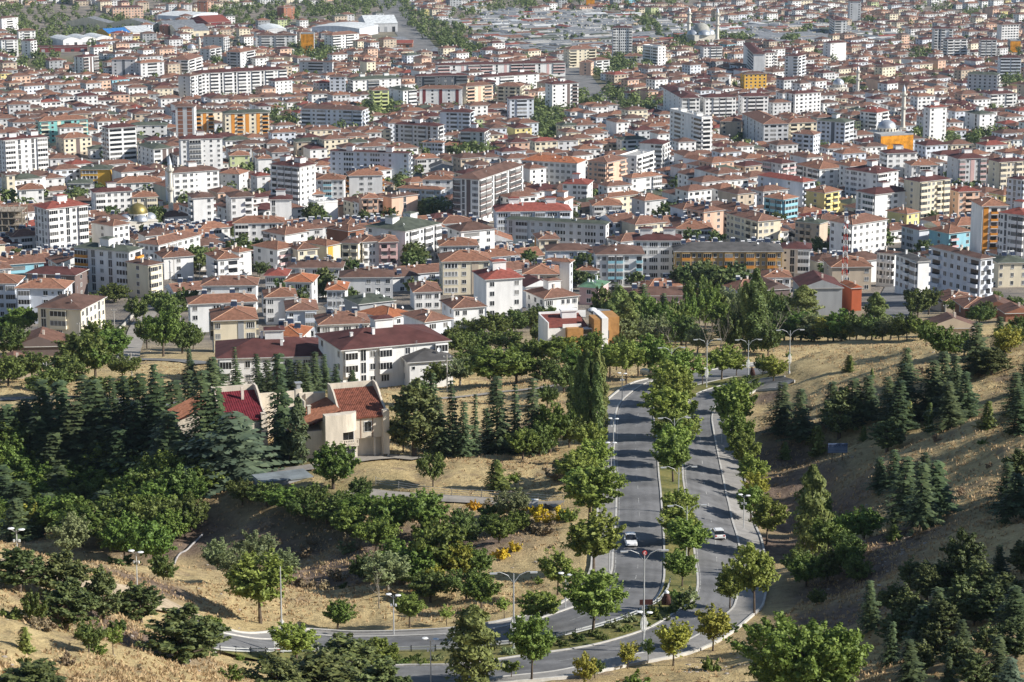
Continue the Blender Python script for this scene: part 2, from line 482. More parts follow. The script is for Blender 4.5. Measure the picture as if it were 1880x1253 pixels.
# ---------------------------------------------------------------- road surfaces, kerbs, pavements, markings
M_ASPH = mat('asphalt', (.18, .178, .178), .9, .24, .16, .25)
M_ASPH2 = mat('old_asphalt', (.19, .185, .18), .9, .2, .12, .25)
M_PATH = mat('concrete_path', (.33, .30, .26), .9, .18, .3, .2)
M_GRAV = mat('gravel_track', (.44, .35, .24), .95, .25, .5, .5)
M_PAVE = mat('paving', (.30, .285, .265), .9, .14, .5, .15)
M_KERB = mat('kerb_stone', (.52, .50, .46), .85, .12, .8, .1)
M_LINE = mat('road_paint', (.34, .335, .32), .7, .4, 1.5)
M_WALL = mat('low_wall_concrete', (.50, .47, .42), .9, .2, .5, .2)
def zz(x, y):
    return hbase(x, y)
def sheet(name, rows, m, lift, **kw):
    """rows: list of equal-length paths; a sheet draped over the ground between them"""
    k, n = len(rows), len(rows[0])
    P = np.stack(rows, 0)
    z = zz(P[..., 0].ravel(), P[..., 1].ravel()) + lift
    v = np.column_stack([P[..., 0].ravel(), P[..., 1].ravel(), z])
    me = bpy.data.meshes.new(name)
    f = [(i * n + j, i * n + j + 1, (i + 1) * n + j + 1, (i + 1) * n + j) for i in range(k - 1) for j in range(n - 1)]
    me.from_pydata(v.tolist(), [], f)
    if len(f):
        nz_ = me.polygons[len(f) // 2].normal.z
        if nz_ < 0:
            me.flip_normals()
    me.materials.append(m)
    o = bpy.data.objects.new(name, me)
    for a, b in kw.items():
        o[a] = b
    return link(o)
def strip(name, path, w0, w1, h, m, base=-.5, parent=None, **kw):
    """a kerb or low wall: a box section swept along a path, from offset w0 to w1, rising h above the ground"""
    a, b = offset(path, w0), offset(path, w1)
    za, zb = zz(a[:, 0], a[:, 1]), zz(b[:, 0], b[:, 1])
    zt = np.maximum(za, zb) + h
    n = len(path)
    v = []
    for i in range(n):
        v += [(a[i, 0], a[i, 1], za[i] + base), (a[i, 0], a[i, 1], zt[i]), (b[i, 0], b[i, 1], zt[i]), (b[i, 0], b[i, 1], zb[i] + base)]
    f = []
    for i in range(n - 1):
        for k in range(3):
            f.append((i * 4 + k, i * 4 + k + 1, i * 4 + 5 + k, i * 4 + 4 + k))
    f += [(0, 1, 2, 3), tuple((n - 1) * 4 + k for k in (3, 2, 1, 0))]
    me = bpy.data.meshes.new(name); me.from_pydata(v, [], f); me.materials.append(m)
    bm = bmesh.new(); bm.from_mesh(me); bmesh.ops.recalc_face_normals(bm, faces=bm.faces); bm.to_mesh(me); bm.free()
    o = bpy.data.objects.new(name, me)
    for q, r in kw.items():
        o[q] = r
    return link(o, parent)
ST = dict(kind='structure')
def road_wear(o, k, n):
    c = o.data.color_attributes.new('across', 'FLOAT_COLOR', 'POINT')
    v = np.repeat(np.linspace(0, 1, k), n)
    c.data.foreach_set('color', np.stack([v, v, v, np.ones(len(v))], 1).astype(np.float32).ravel())
def wheel_tracks(m):
    N, Lk = m.node_tree.nodes, m.node_tree.links
    b = N['Principled BSDF']; src = b.inputs['Base Color'].links[0].from_socket
    at = N.new('ShaderNodeVertexColor'); at.layer_name = 'across'
    cr = N.new('ShaderNodeValToRGB'); e = cr.color_ramp.elements
    e[0].position, e[0].color = 0.0, (1.25, 1.18, 1.08, 1); e[1].position, e[1].color = 1.0, (1.2, 1.14, 1.05, 1)
    for p, q in ((.06, 1.08), (.15, .88), (.22, 1.04), (.33, .86), (.42, 1.06), (.5, 1.1), (.58, 1.04), (.67, .86), (.78, 1.05), (.85, .88), (.94, 1.06)):
        k = e.new(p); k.color = (q, q, q, 1)
    nz = N.new('ShaderNodeTexNoise'); nz.inputs['Scale'].default_value = .06; nz.inputs['Detail'].default_value = 6
    tc = N.new('ShaderNodeTexCoord'); Lk.new(tc.outputs['Object'], nz.inputs['Vector'])
    r = N.new('ShaderNodeMapRange'); r.inputs['From Min'].default_value = .35; r.inputs['From Max'].default_value = .65; r.inputs['To Min'].default_value = .2
    Lk.new(nz.outputs['Fac'], r.inputs['Value'])
    Lk.new(at.outputs['Color'], cr.inputs[0])
    mx = N.new('ShaderNodeMix'); mx.data_type = 'RGBA'; mx.blend_type = 'MULTIPLY'
    Lk.new(r.outputs[0], mx.inputs['Factor']); Lk.new(src, mx.inputs['A']); Lk.new(cr.outputs[0], mx.inputs['B'])
    Lk.new(mx.outputs['Result'], b.inputs['Base Color'])
wheel_tracks(M_ASPH)
for R, nm in ((R_UP, 'road'), (R_DN, 'road')):
    road_wear(sheet(nm, [R.at(v) for v in np.linspace(0, 1, 25)], M_ASPH, .03, **ST), 25, R.n)
    strip('kerb', R.a, 0, .28, .15, M_KERB, **ST)
    strip('kerb', R.b, 0, -.28, .15, M_KERB, **ST)
# pavements
pv_l = sheet('pavement', [offset(R_UP.a, .29 + w) for w in np.linspace(0, 2.6, 4)], M_PAVE, .13, **ST)
strip('kerb', offset(R_UP.a, 2.9), 0, .35, .32, M_KERB, **ST)
pr = R_DN.b[:]
sheet('pavement', [offset(pr, -.29 - w) for w in np.linspace(0, 3.4, 4)], M_PAVE, .13, **ST)
strip('kerb', offset(pr, -3.7), 0, -.3, .3, M_KERB, **ST)
# painted lines
def marks(R, v, dash, gap, w, name='lane_marking'):
    c = R.at(v)
    d = np.concatenate([[0], np.cumsum(np.linalg.norm(np.diff(c, axis=0), axis=1))])
    mb = MB()
    t = 0.0
    while t < d[-1] - dash:
        s = np.linspace(t, t + dash, max(2, int(dash / 1.5) + 1))
        x, y = np.interp(s, d, c[:, 0]), np.interp(s, d, c[:, 1])
        p = np.stack([x, y], 1)
        a, b = offset(p, w / 2), offset(p, -w / 2)
        za, zb = zz(a[:, 0], a[:, 1]) + .045, zz(b[:, 0], b[:, 1]) + .045
        for i in range(len(s) - 1):
            mb.poly([(b[i, 0], b[i, 1], zb[i]), (b[i + 1, 0], b[i + 1, 1], zb[i + 1]), (a[i + 1, 0], a[i + 1, 1], za[i + 1]), (a[i, 0], a[i, 1], za[i])])
        t += dash + gap
    mb.build(name, M_LINE, None, **ST)
for R in (R_UP, R_DN):
    marks(R, .5, 3.0, 6.0, .14)
    marks(R, .045, 30.0, 0.0, .15)
# median planting strip between the carriageways: soil with lawn on the straight
def median():
    b, a = R_UP.b, R_DN.a
    # pair points by nearest
    rows0, rows1 = [], []
    for p in offset(b, -.3):
        j = np.argmin(((a - p) ** 2).sum(1))
        q = offset(a, .3)[j]
        if np.linalg.norm(q - p) < 26:
            rows0.append(p); rows1.append(q)
    rows0, rows1 = np.array(rows0), np.array(rows1)
    o = sheet('median_bed', [rows0 * (1 - t) + rows1 * t for t in np.linspace(0, 1, 8)], mat('median_lawn', (.17, .15, .05), .95, .5, .35, .5, col2=(.07, .09, .025)), .11, **ST)
median()
LM_ = {'path': M_PATH, 'asphalt': M_ASPH2, 'gravel': M_GRAV}
for nm, c, w, k in LANE_GEO:
    sheet(nm, [offset(c, t) for t in np.linspace(-w / 2, w / 2, 7)], LM_[k], .05 if c[:, 1].mean() < 700 else .12, **ST)
strip('low_wall', smooth_path(path_px('300 548;285 563;268 580;252 598;240 612;226 628;205 640'), 2), -4.0, -4.3, 1.1, M_WALL, label='pale low wall running down beside the park walk', category='wall')
# ---------------------------------------------------------------- buildings
WALLC = {'W': ((.80, .79, .77), 'white'), 'w': ((.60, .60, .60), 'pale grey'), 'B': ((.66, .69, .74), 'bluish white'), 'C': ((.74, .66, .50), 'cream'), 'G': ((.36, .37, .38), 'grey'),  # B: bluish paint, also shade put into the colour of some pale blocks
         'Y': ((.72, .42, .07), 'orange yellow'), 'y': ((.72, .62, .28), 'pale yellow'), 'H': ((.50, .34, .15), 'ochre'), 't': ((.22, .50, .48), 'teal'), 'u': ((.28, .52, .60), 'light blue'),
         'o': ((.62, .26, .05), 'orange'), 'E': ((.42, .11, .05), 'orange red'), 'p': ((.62, .42, .40), 'pink'), 'P': ((.68, .46, .34), 'peach'), 'T': ((.52, .43, .33), 'tan'),
         'b': ((.30, .14, .09), 'brick'), 'g': ((.55, .60, .33), 'yellow green'), 'k': ((.08, .085, .09), 'charcoal'), 'm': ((.20, .05, .05), 'maroon'), 'n': ((.17, .13, .12), 'dark brown'),
         'l': ((.62, .66, .30), 'lime green'), 'D': ((.13, .14, .155), 'dark grey')}
ROOFC = {'R': ((.10, .04, .036), 'maroon'), 'O': ((.255, .125, .08), 'orange tile'), 'o': ((.34, .125, .06), 'bright orange'), 'N': ((.135, .078, .060), 'brown'), 'K': ((.085, .098, .075), 'dark green'),
         'k': ((.10, .095, .092), 'charcoal'), 'r': ((.24, .07, .052), 'red'), 'F': ((.42, .41, .39), 'flat'), 'M': ((.20, .21, .225), 'grey metal'), 'V': ((.62, .64, .64), 'white metal'),
         'X': ((.27, .03, .04), 'crimson'), 'U': ((.05, .22, .55), 'blue'), 'g': ((.12, .23, .14), 'green'), 'A': ((.19, .10, .071), 'weathered tile')}
def wallm(c):
    return mat('plaster_' + WALLC[c][1].replace(' ', '_'), WALLC[c][0], .9, .10, .35, 0, .15, streak=True)
def roofm(c):
    k = c in 'OoArX'
    return mat('roof_' + ROOFC[c][1].replace(' ', '_'), ROOFC[c][0], .85, .22, .8 if k else .3, .25 if k else 0, .2, metal=.0, obj_amp=.2 if k else .1)
M_GLASS = mat('window_glass', (.03, .035, .042), .12, .4, .5, 0, .6, obj_amp=.5)
M_GLASS2 = mat('balcony_glass', (.028, .03, .034), .2, .4, .4, 0, .5, obj_amp=.4)
M_CURT = mat('curtained_glass', (.24, .235, .225), .3, .3, .8, 0, .4, obj_amp=.4)
M_FRAME = mat('window_frame', (.70, .70, .69), .6, .1, 1)
M_RIDGE = mat('ridge_tile', (.46, .27, .18), .9, .2, 1)
M_CHIM = mat('chimney_plaster', (.62, .54, .46), .9, .2, .6)
M_TANK = mat('tank_white', (.74, .75, .75), .4, .1, 1)
M_PANEL = mat('solar_panel', (.03, .04, .07), .15, .2, 1, 0, .6)
M_STEEL = mat('galvanised_steel', (.42, .43, .44), .5, .1, 1, 0, .4, .4)
M_SHOP = mat('shop_front', (.05, .052, .055), .3, .4, .5)
M_SOFF = mat('eave_soffit', (.55, .54, .52), .8, .1, 1)
# nominal width, unit meshes: x in -.5..+.5 (scaled to width), y outward negative, z from the floor level
NOM = {'w': 1.4, 'd': 2.1, 's': .75, 'b': 3.0, 'B': 3.2, 'D': 3.2, 'v': 1.5, 'P': 2.2, '-': 1.8, 'X': 3.2, 'S': 3.0}
PARTN = {'w': 'window', 'd': 'window', 's': 'window', 'b': 'balcony', 'B': 'balcony', 'D': 'window', 'v': 'stair_window', 'P': 'panel', 'X': 'panel', 'S': 'shop_front'}
def unit(mb, t, wl, ac, M=None, sx=1.0, sz=1.0, simple=False):
    """adds one facade piece to mb. slots: 0 wall colour, 1 frame, 2 glass, 3 accent"""
    def bx(x0, x1, y0, y1, z0, z1, m):
        mb.box(x0 * sx, x1 * sx, y0, y1, z0 * sz, z1 * sz, m, M)
    def qd(x0, x1, y, z0, z1, m):
        p = [(x0 * sx, y, z0 * sz), (x1 * sx, y, z0 * sz), (x1 * sx, y, z1 * sz), (x0 * sx, y, z1 * sz)]
        mb.poly([tuple(M @ Vector(q)) for q in p] if M is not None else p, m)
    def win(z0, z1, mull=1, x0=-.5, x1=.5):
        if simple:
            qd(x0 - .05, x1 + .05, -.03, z0 - .1, z1 + .08, 1); qd(x0 + .02, x1 - .02, -.05, z0, z1, 2); return
        t_ = .07 / max(sx, .4) if sx != 1 else .06
        bx(x0, x1, -.07, .0, z0 - .07, z0, 1); bx(x0, x1, -.07, 0, z1, z1 + .06, 1)
        bx(x0, x0 + t_, -.07, 0, z0, z1, 1); bx(x1 - t_, x1, -.07, 0, z0, z1, 1)
        for k in range(mull):
            c = x0 + (x1 - x0) * (k + 1) / (mull + 1)
            bx(c - t_ / 2, c + t_ / 2, -.06, 0, z0, z1, 1)
        qd(x0 + t_, x1 - t_, -.02, z0, z1, 2)
        bx(x0 - .03, x1 + .03, -.13, 0, z0 - .13, z0 - .07, 1)
    if t == 'w': win(.95, 2.35, 1)
    elif t == 'd': win(.9, 2.35, 2)
    elif t == 's': win(1.35, 2.1, 0)
    elif t == 'D': win(.85, 2.4, 3)
    elif t == 'v': win(.25, 2.75, 1)
    elif t == 'b':
        qd(-.42, .42, -.02, .1, 2.3, 2)
        bx(-.5, .5, -1.15, -.0, -.14, .02, 0)
        bx(-.5, .5, -1.15, -1.05, .02, .95, 3)
        bx(-.5, -.5 + .1 / max(sx, .5), -1.05, 0, .02, .95, 3); bx(.5 - .1 / max(sx, .5), .5, -1.05, 0, .02, .95, 3)
    elif t == 'B':
        bx(-.5, .5, -.85, 0, -.14, .9, 3)
        bx(-.49, .49, -.82, 0, .9, 2.45, 2)
        bx(-.5, .5, -.85, 0, 2.45, 2.76, 0)
        if not simple:
            for k in range(5):
                c = -.49 + .98 * k / 4
                bx(c - .012, c + .012, -.85, -.8, .9, 2.45, 1)
    elif t == 'X':
        qd(-.47, .47, -.04, .2, 2.75, 3)
    elif t == 'S':
        bx(-.46, .46, -.08, 0, .1, 2.5, 2); bx(-.5, .5, -.5, 0, 2.5, 2.7, 3)
UNITS = {}
def unit_mesh(t, w, ac, cu=False):
    k = (t, w, ac, cu)
    if k not in UNITS:
        mb = MB(); unit(mb, t, w, ac)
        UNITS[k] = mb.mesh(PARTN[t], [wallm(w), M_FRAME, M_CURT if cu else (M_GLASS2 if t in 'bBD' else M_GLASS), wallm(ac)])
    return UNITS[k]
HEATER = None
def heater_mesh():
    global HEATER
    if HEATER is None:
        mb = MB()
        mb.tube([(-.75, .35, 1.5), (.75, .35, 1.5)], .3, 0, 8)
        mb.poly([(-.9, -1.0, .25), (.9, -1.0, .25), (.9, .25, 1.25), (-.9, .25, 1.25)], 1)
        mb.poly([(-.9, .25, 1.2), (.9, .25, 1.2), (.9, -1.0, .2), (-.9, -1.0, .2)], 0)
        for x in (-.7, .7):
            mb.tube([(x, .35, -.6), (x, .35, 1.3)], .04, 2, 4); mb.tube([(x, -.95, -.6), (x, -.95, .3)], .04, 2, 4)
        HEATER = mb.mesh('solar_heater', [M_TANK, M_PANEL, M_STEEL])
    return HEATER
HAND = []            # what the listed blocks show: px from, px to, eave y, base y, depth
DISH = None
def dish_mesh():
    global DISH
    if DISH is None:
        mb = MB(); mb.tube([(0, 0, -.3), (0, 0, .7)], .035, 0, 4)
        M = Matrix.Translation((0, -.1, .9)) @ Matrix.Rotation(math.radians(62), 4, 'X')
        i = len(mb.v); mb.lathe([(.02, -.16), (.25, -.1), (.42, .02)], 0, 12)
        mb.v[i:] = [tuple(M @ Vector(q)) for q in mb.v[i:]]
        DISH = mb.mesh('satellite_dish', [M_TANK])
    return DISH
FOOT = []            # occupied footprints: centre x, y, half sizes, yaw
NUMW = ['zero', 'single', 'two', 'three', 'four', 'five', 'six', 'seven', 'eight', 'nine', 'ten', 'eleven', 'twelve']
def hip_roof(mb, R, L, H, ov, sl, m=0, gable=None, thick=.22):
    """hip (or gable) roof over 0..R x 0..L; slots m tile, 1 soffit, 2 ridge"""
    x0, x1, y0, y1 = -ov, R + ov, -ov, L + ov
    w, l = x1 - x0, y1 - y0
    zb, zt = H - .05, H - .05 + thick
    h = sl * min(w, l) / 2
    E = [(x0, y0, zt), (x1, y0, zt), (x1, y1, zt), (x0, y1, zt)]
    if gable == 'x' or (gable is None and w >= l):
        ins = 0 if gable else l / 2 * .96
        a, b = (x0 + ins, (y0 + y1) / 2, zt + (sl * l / 2)), (x1 - ins, (y0 + y1) / 2, zt + (sl * l / 2))
        mb.poly([E[0], E[1], b, a], m); mb.poly([E[2], E[3], a, b], m)
        ends = [([E[3], E[0], a], 3 if gable else m), ([E[1], E[2], b], 3 if gable else m)]
    else:
        ins = 0 if gable else w / 2 * .96
        a, b = ((x0 + x1) / 2, y0 + ins, zt + (sl * w / 2)), ((x0 + x1) / 2, y1 - ins, zt + (sl * w / 2))
        mb.poly([E[1], E[2], b, a], m); mb.poly([E[3], E[0], a, b], m)
        ends = [([E[0], E[1], a], 3 if gable else m), ([E[2], E[3], b], 3 if gable else m)]
    for p, k in ends:
        mb.poly(p, k)
    B = [(q[0], q[1], zb) for q in E]
    for i in range(4):
        j = (i + 1) % 4
        mb.poly([B[i], B[j], E[j], E[i]], 1)
    mb.poly(B[::-1], 1)
    return a, b, E
def building(x, y, z, yaw, R, L, n, wall='W', roof='O', left='ww', front='www', sh=2.95, acc=None, heads=0, heaters=0, chim=2, near=False, gable=None, name='apartment_building', desc=None,
             ov=.7, sl=.34, base=None, group=None, noun=None, right=None, back=None, shops=False, bands=None, fmat=None, simple_roof=False, lbl=True):
    acc = acc or wall
    root = empty(name, (x, y, z), yaw)
    H = n * sh + .25
    wm = wallm(wall)
    mb = MB()
    mb.box(0, R, 0, L, -4, H, 0)
    if base:
        mb.box(-.04, R + .04, -.04, L + .04, -4, sh * .95, 1)
    if fmat:                                           # a front wall finished differently from the rest
        mb.box(.0, R, -.05, 0, -3, H - .02, 2)
    mb.build('wall', [wm, wallm(base or wall), wallm(fmat or wall)], root)
    # facades
    faces = [(front, R, Matrix.Translation((0, 0, 0))), (left, L, Matrix.Translation((0, L, 0)) @ Matrix.Rotation(-math.pi / 2, 4, 'Z')),
             (right if right is not None else left[::-1], L, Matrix.Translation((R, 0, 0)) @ Matrix.Rotation(math.pi / 2, 4, 'Z')),
             (back if back is not None else front[::-1], R, Matrix.Translation((R, L, 0)) @ Matrix.Rotation(math.pi, 4, 'Z'))]
    gb = MB(); rv = random.Random(int(abs(x * 3 + y)))
    for fi, (pat, ln, M) in enumerate(faces):
        if not pat:
            continue
        tot = sum(NOM[c] + 1.0 for c in pat)
        k = ln / tot
        kk = min(1.15, max(.45, k))
        u = 0.0
        for c in pat:
            wd = (NOM[c] + 1.0) * k
            uc = u + wd / 2
            u += wd
            if c == '-':
                continue
            sx = NOM[c] * kk
            if c in 'BDb': sx = wd - .9 * kk
            if c == 'P':
                mm = M @ Matrix.Translation((uc, 0, 0))
                if near and fi < 2:
                    pb = MB(); pb.box(-sx / 2, sx / 2, -.12, 0, .1, H - .35, 0, mm); pb.build('panel', wallm(acc), root)
                else:
                    gb.box(-sx / 2, sx / 2, -.12, 0, .1, H - .35, 3, mm)
                continue
            for f in range(n):
                cc = c
                if f == 0 and (shops or c in 'bB'):
                    cc = 'S' if shops else ('d' if c in 'bB' else c)
                mm = M @ Matrix.Translation((uc, 0, f * sh + .05))
                s2 = sx if cc == c else min(sx, NOM[cc])
                if near and fi < 2:
                    o = bpy.data.objects.new(PARTN[cc], unit_mesh(cc, wall, acc, rv.random() < .28))
                    o.matrix_local = mm @ Matrix.Diagonal((s2, 1, sh / 2.95, 1))
                    link(o, root)
                else:
                    b0 = len(gb.m); unit(gb, cc, wall, acc, mm, s2, sh / 2.95, True)
                    if rv.random() < .22: gb.m[b0:] = [4 if q == 2 else q for q in gb.m[b0:]]
    if gb.v:
        gb.build('facade_openings', [wm, M_FRAME, M_GLASS2, wallm(acc), M_CURT], root, kind='stuff')
    if bands:
        bb = MB()
        for f in range(1, n):
            bb.box(-.09, R + .09, -.09, L + .09, f * sh - .12, f * sh + .12, 0)
        bb.build('floor_band', wallm(bands), root)
    # roof
    rb = MB()
    if roof in 'F':
        rb.box(-.1, R + .1, -.1, L + .1, H, H + .12, 0)
        for a in ((-.1, R + .1, -.1, .1), (-.1, R + .1, L - .1, L + .1), (-.1, .1, .1, L - .1), (R - .1, R + .1, .1, L - .1)):
            rb.box(*a, H + .12, H + .95, 1)
        ro = rb.build('roof', [roofm('F'), wm], root)
        rz = lambda u, v: H + .12
    else:
        a, b, E = hip_roof(rb, R, L, H, ov, sl, 0, gable)
        if roof in 'OoA' and not simple_roof:
            for p, q in ((a, b),) + (((E[0], a), (E[1], b if R >= L else a), (E[2], b), (E[3], a if R >= L else b)) if gable is None else ()):
                rb.tube([Vector(p) + Vector((0, 0, .02)), Vector(q) + Vector((0, 0, .02))], .13, 2, 4, False)
        ro = rb.build('roof', [roofm(roof), M_SOFF, M_RIDGE, wm], root)
        rz = lambda u, v: H + .15 + sl * (min(u + ov, R + ov - u, v + ov, L + ov - v) if gable is None else (min(v + ov, L + ov - v) if gable == 'x' else min(u + ov, R + ov - u)))
    r = random.Random(int(abs(x * 7 + y * 13)) + n)
    for k in range(chim):
        u, v = r.uniform(.12, .88) * R, r.uniform(.25, .8) * L
        cb = MB(); zc = rz(u, v)
        cb.box(u - .32, u + .32, v - .32, v + .32, zc - .6, zc + r.uniform(.8, 1.5), 0)
        t = cb.v[-4][2]
        cb.box(u - .4, u + .4, v - .4, v + .4, t, t + .12, 1)
        cb.build('chimney', [M_CHIM if roof in 'OoAN' else wallm('W'), M_SOFF], ro)
    for k in range(heads):
        u = R * (k + .5) / heads if R >= L else R * .5
        v = L * .55 if R >= L else L * (k + .5) / heads
        hb = MB(); zt = rz(u, v)
        ws, wl_ = 2.2, 1.9
        hb.box(u - ws, u + ws, v - wl_, v + wl_, H, zt + 2.0, 0)
        hd = hb.build('stair_head', wallm('W'), root)
        hr = MB(); hip_roof(hr, 2 * ws, 2 * wl_, 0, .35, .22)
        for i, p in enumerate(hr.v):
            hr.v[i] = (p[0] + u - ws, p[1] + v - wl_, p[2] + zt + 2.05)
        hr.build('cap', [roofm(roof), M_SOFF, M_SOFF, wm], hd)
    for k in range(heaters):
        u, v = R * (k + .5 + r.uniform(-.3, .3)) / heaters, L * r.uniform(.45, .75)
        o = bpy.data.objects.new('solar_heater', heater_mesh())
        o.location = (u, v, rz(u, v) + .15); o.rotation_euler = (0, 0, -yaw + r.uniform(-.2, .2))
        link(o, ro)
    if near:
        for k in range(r.choice((0, 1, 2))):
            o = bpy.data.objects.new('satellite_dish', dish_mesh()); u, v = r.uniform(.1, .9) * R, r.uniform(.1, .5) * L
            o.location = (u, v, rz(u, v)); o.rotation_euler = (0, 0, r.uniform(-.6, .6)); link(o, ro)
        if r.random() < .6:
            am = MB(); u, v = r.uniform(.2, .8) * R, L * .5; zc = rz(u, v)
            am.tube([(u, v, zc - .3), (u, v, zc + 2.6)], .035, 0, 4)
            for q in range(3): am.box(u - .55 + q * .12, u + .55 - q * .12, v - .02, v + .02, zc + 1.9 + q * .3, zc + 1.94 + q * .3, 0)
            am.build('aerial', M_STEEL, ro)
    c, s_ = math.cos(yaw), math.sin(yaw)
    ctr = (x + c * R / 2 - s_ * L / 2, y + s_ * R / 2 + c * L / 2, z + H * .6)
    FOOT.append((ctr[0], ctr[1], R / 2 + ov, L / 2 + ov, yaw))
    if lbl:
        later(root, desc or f"{NUMW[n]} storey {WALLC[fmat or wall][1]} {'block' if n > 3 else 'house'}, {'flat' if roof == 'F' else ROOFC[roof][1]} roof", 'apartment block' if n > 3 else 'house', group or 'buildings of the town', ctr, noun or ('block' if n > 3 else 'house'))
    return root
def place(xL, xC, yC, xR, yR, n, sh=2.95, dep=None):
    """corner of a block from where its eaves show: returns corner, yaw, right length, left length"""
    H = n * sh + .1
    P = hit(xC, yC, H)
    g = ground(P[0], P[1])
    ray = FWD + np.array([(xR - CX) / F, 0, 0]) - UPV * (yR - CY) / F
    t = (P[2] - CAMZ) / ray[2]
    Q = np.array([0, 0, CAMZ]) + t * ray
    v = Q[:2] - P[:2]
    yaw = math.atan2(v[1], v[0])
    if abs(xR - xC) > abs(xC - xL) * .9:
        yaw = max(-.35, min(yaw, 1.15))
    else:
        yaw = max(-.2, min(yaw, 1.35))
    # right length: stop where the face reaches the bearing of xR
    def reach(dirv, xp):
        best = None
        # solve proj x = xp along P + l*dir
        k = (xp - CX) / F
        # X = k * depth ; depth = (q . FWD)
        q0 = P - np.array([0, 0, CAMZ])
        den = dirv[0] - k * (dirv[1] * FWD[1])
        num = k * (q0 @ FWD) - q0[0]
        return num / den if abs(den) > 1e-4 else 12.0
    R = reach((math.cos(yaw), math.sin(yaw)), xR)
    L = reach((-math.sin(yaw), math.cos(yaw)), xL) if xL < xC - .4 else 0
    s = F / proj(P)[2]
    if not 3 < R < 130: R = max(4, (xR - xC) / s)
    if dep: L = dep
    elif not 7 <= L < 110: L = 11.5 if L < 7 else 40
    if not dep and xR - xC > 1.2 * (xC - xL) and L > 15: L = 13 + 2 * math.sin(xC)
    if not dep and L > 16 and n < 4: L = 13.5
    if not dep and xC - xL > 2 * (xR - xC) and R > 16: R = 14
    return P[0], P[1], g, yaw, R, L, s
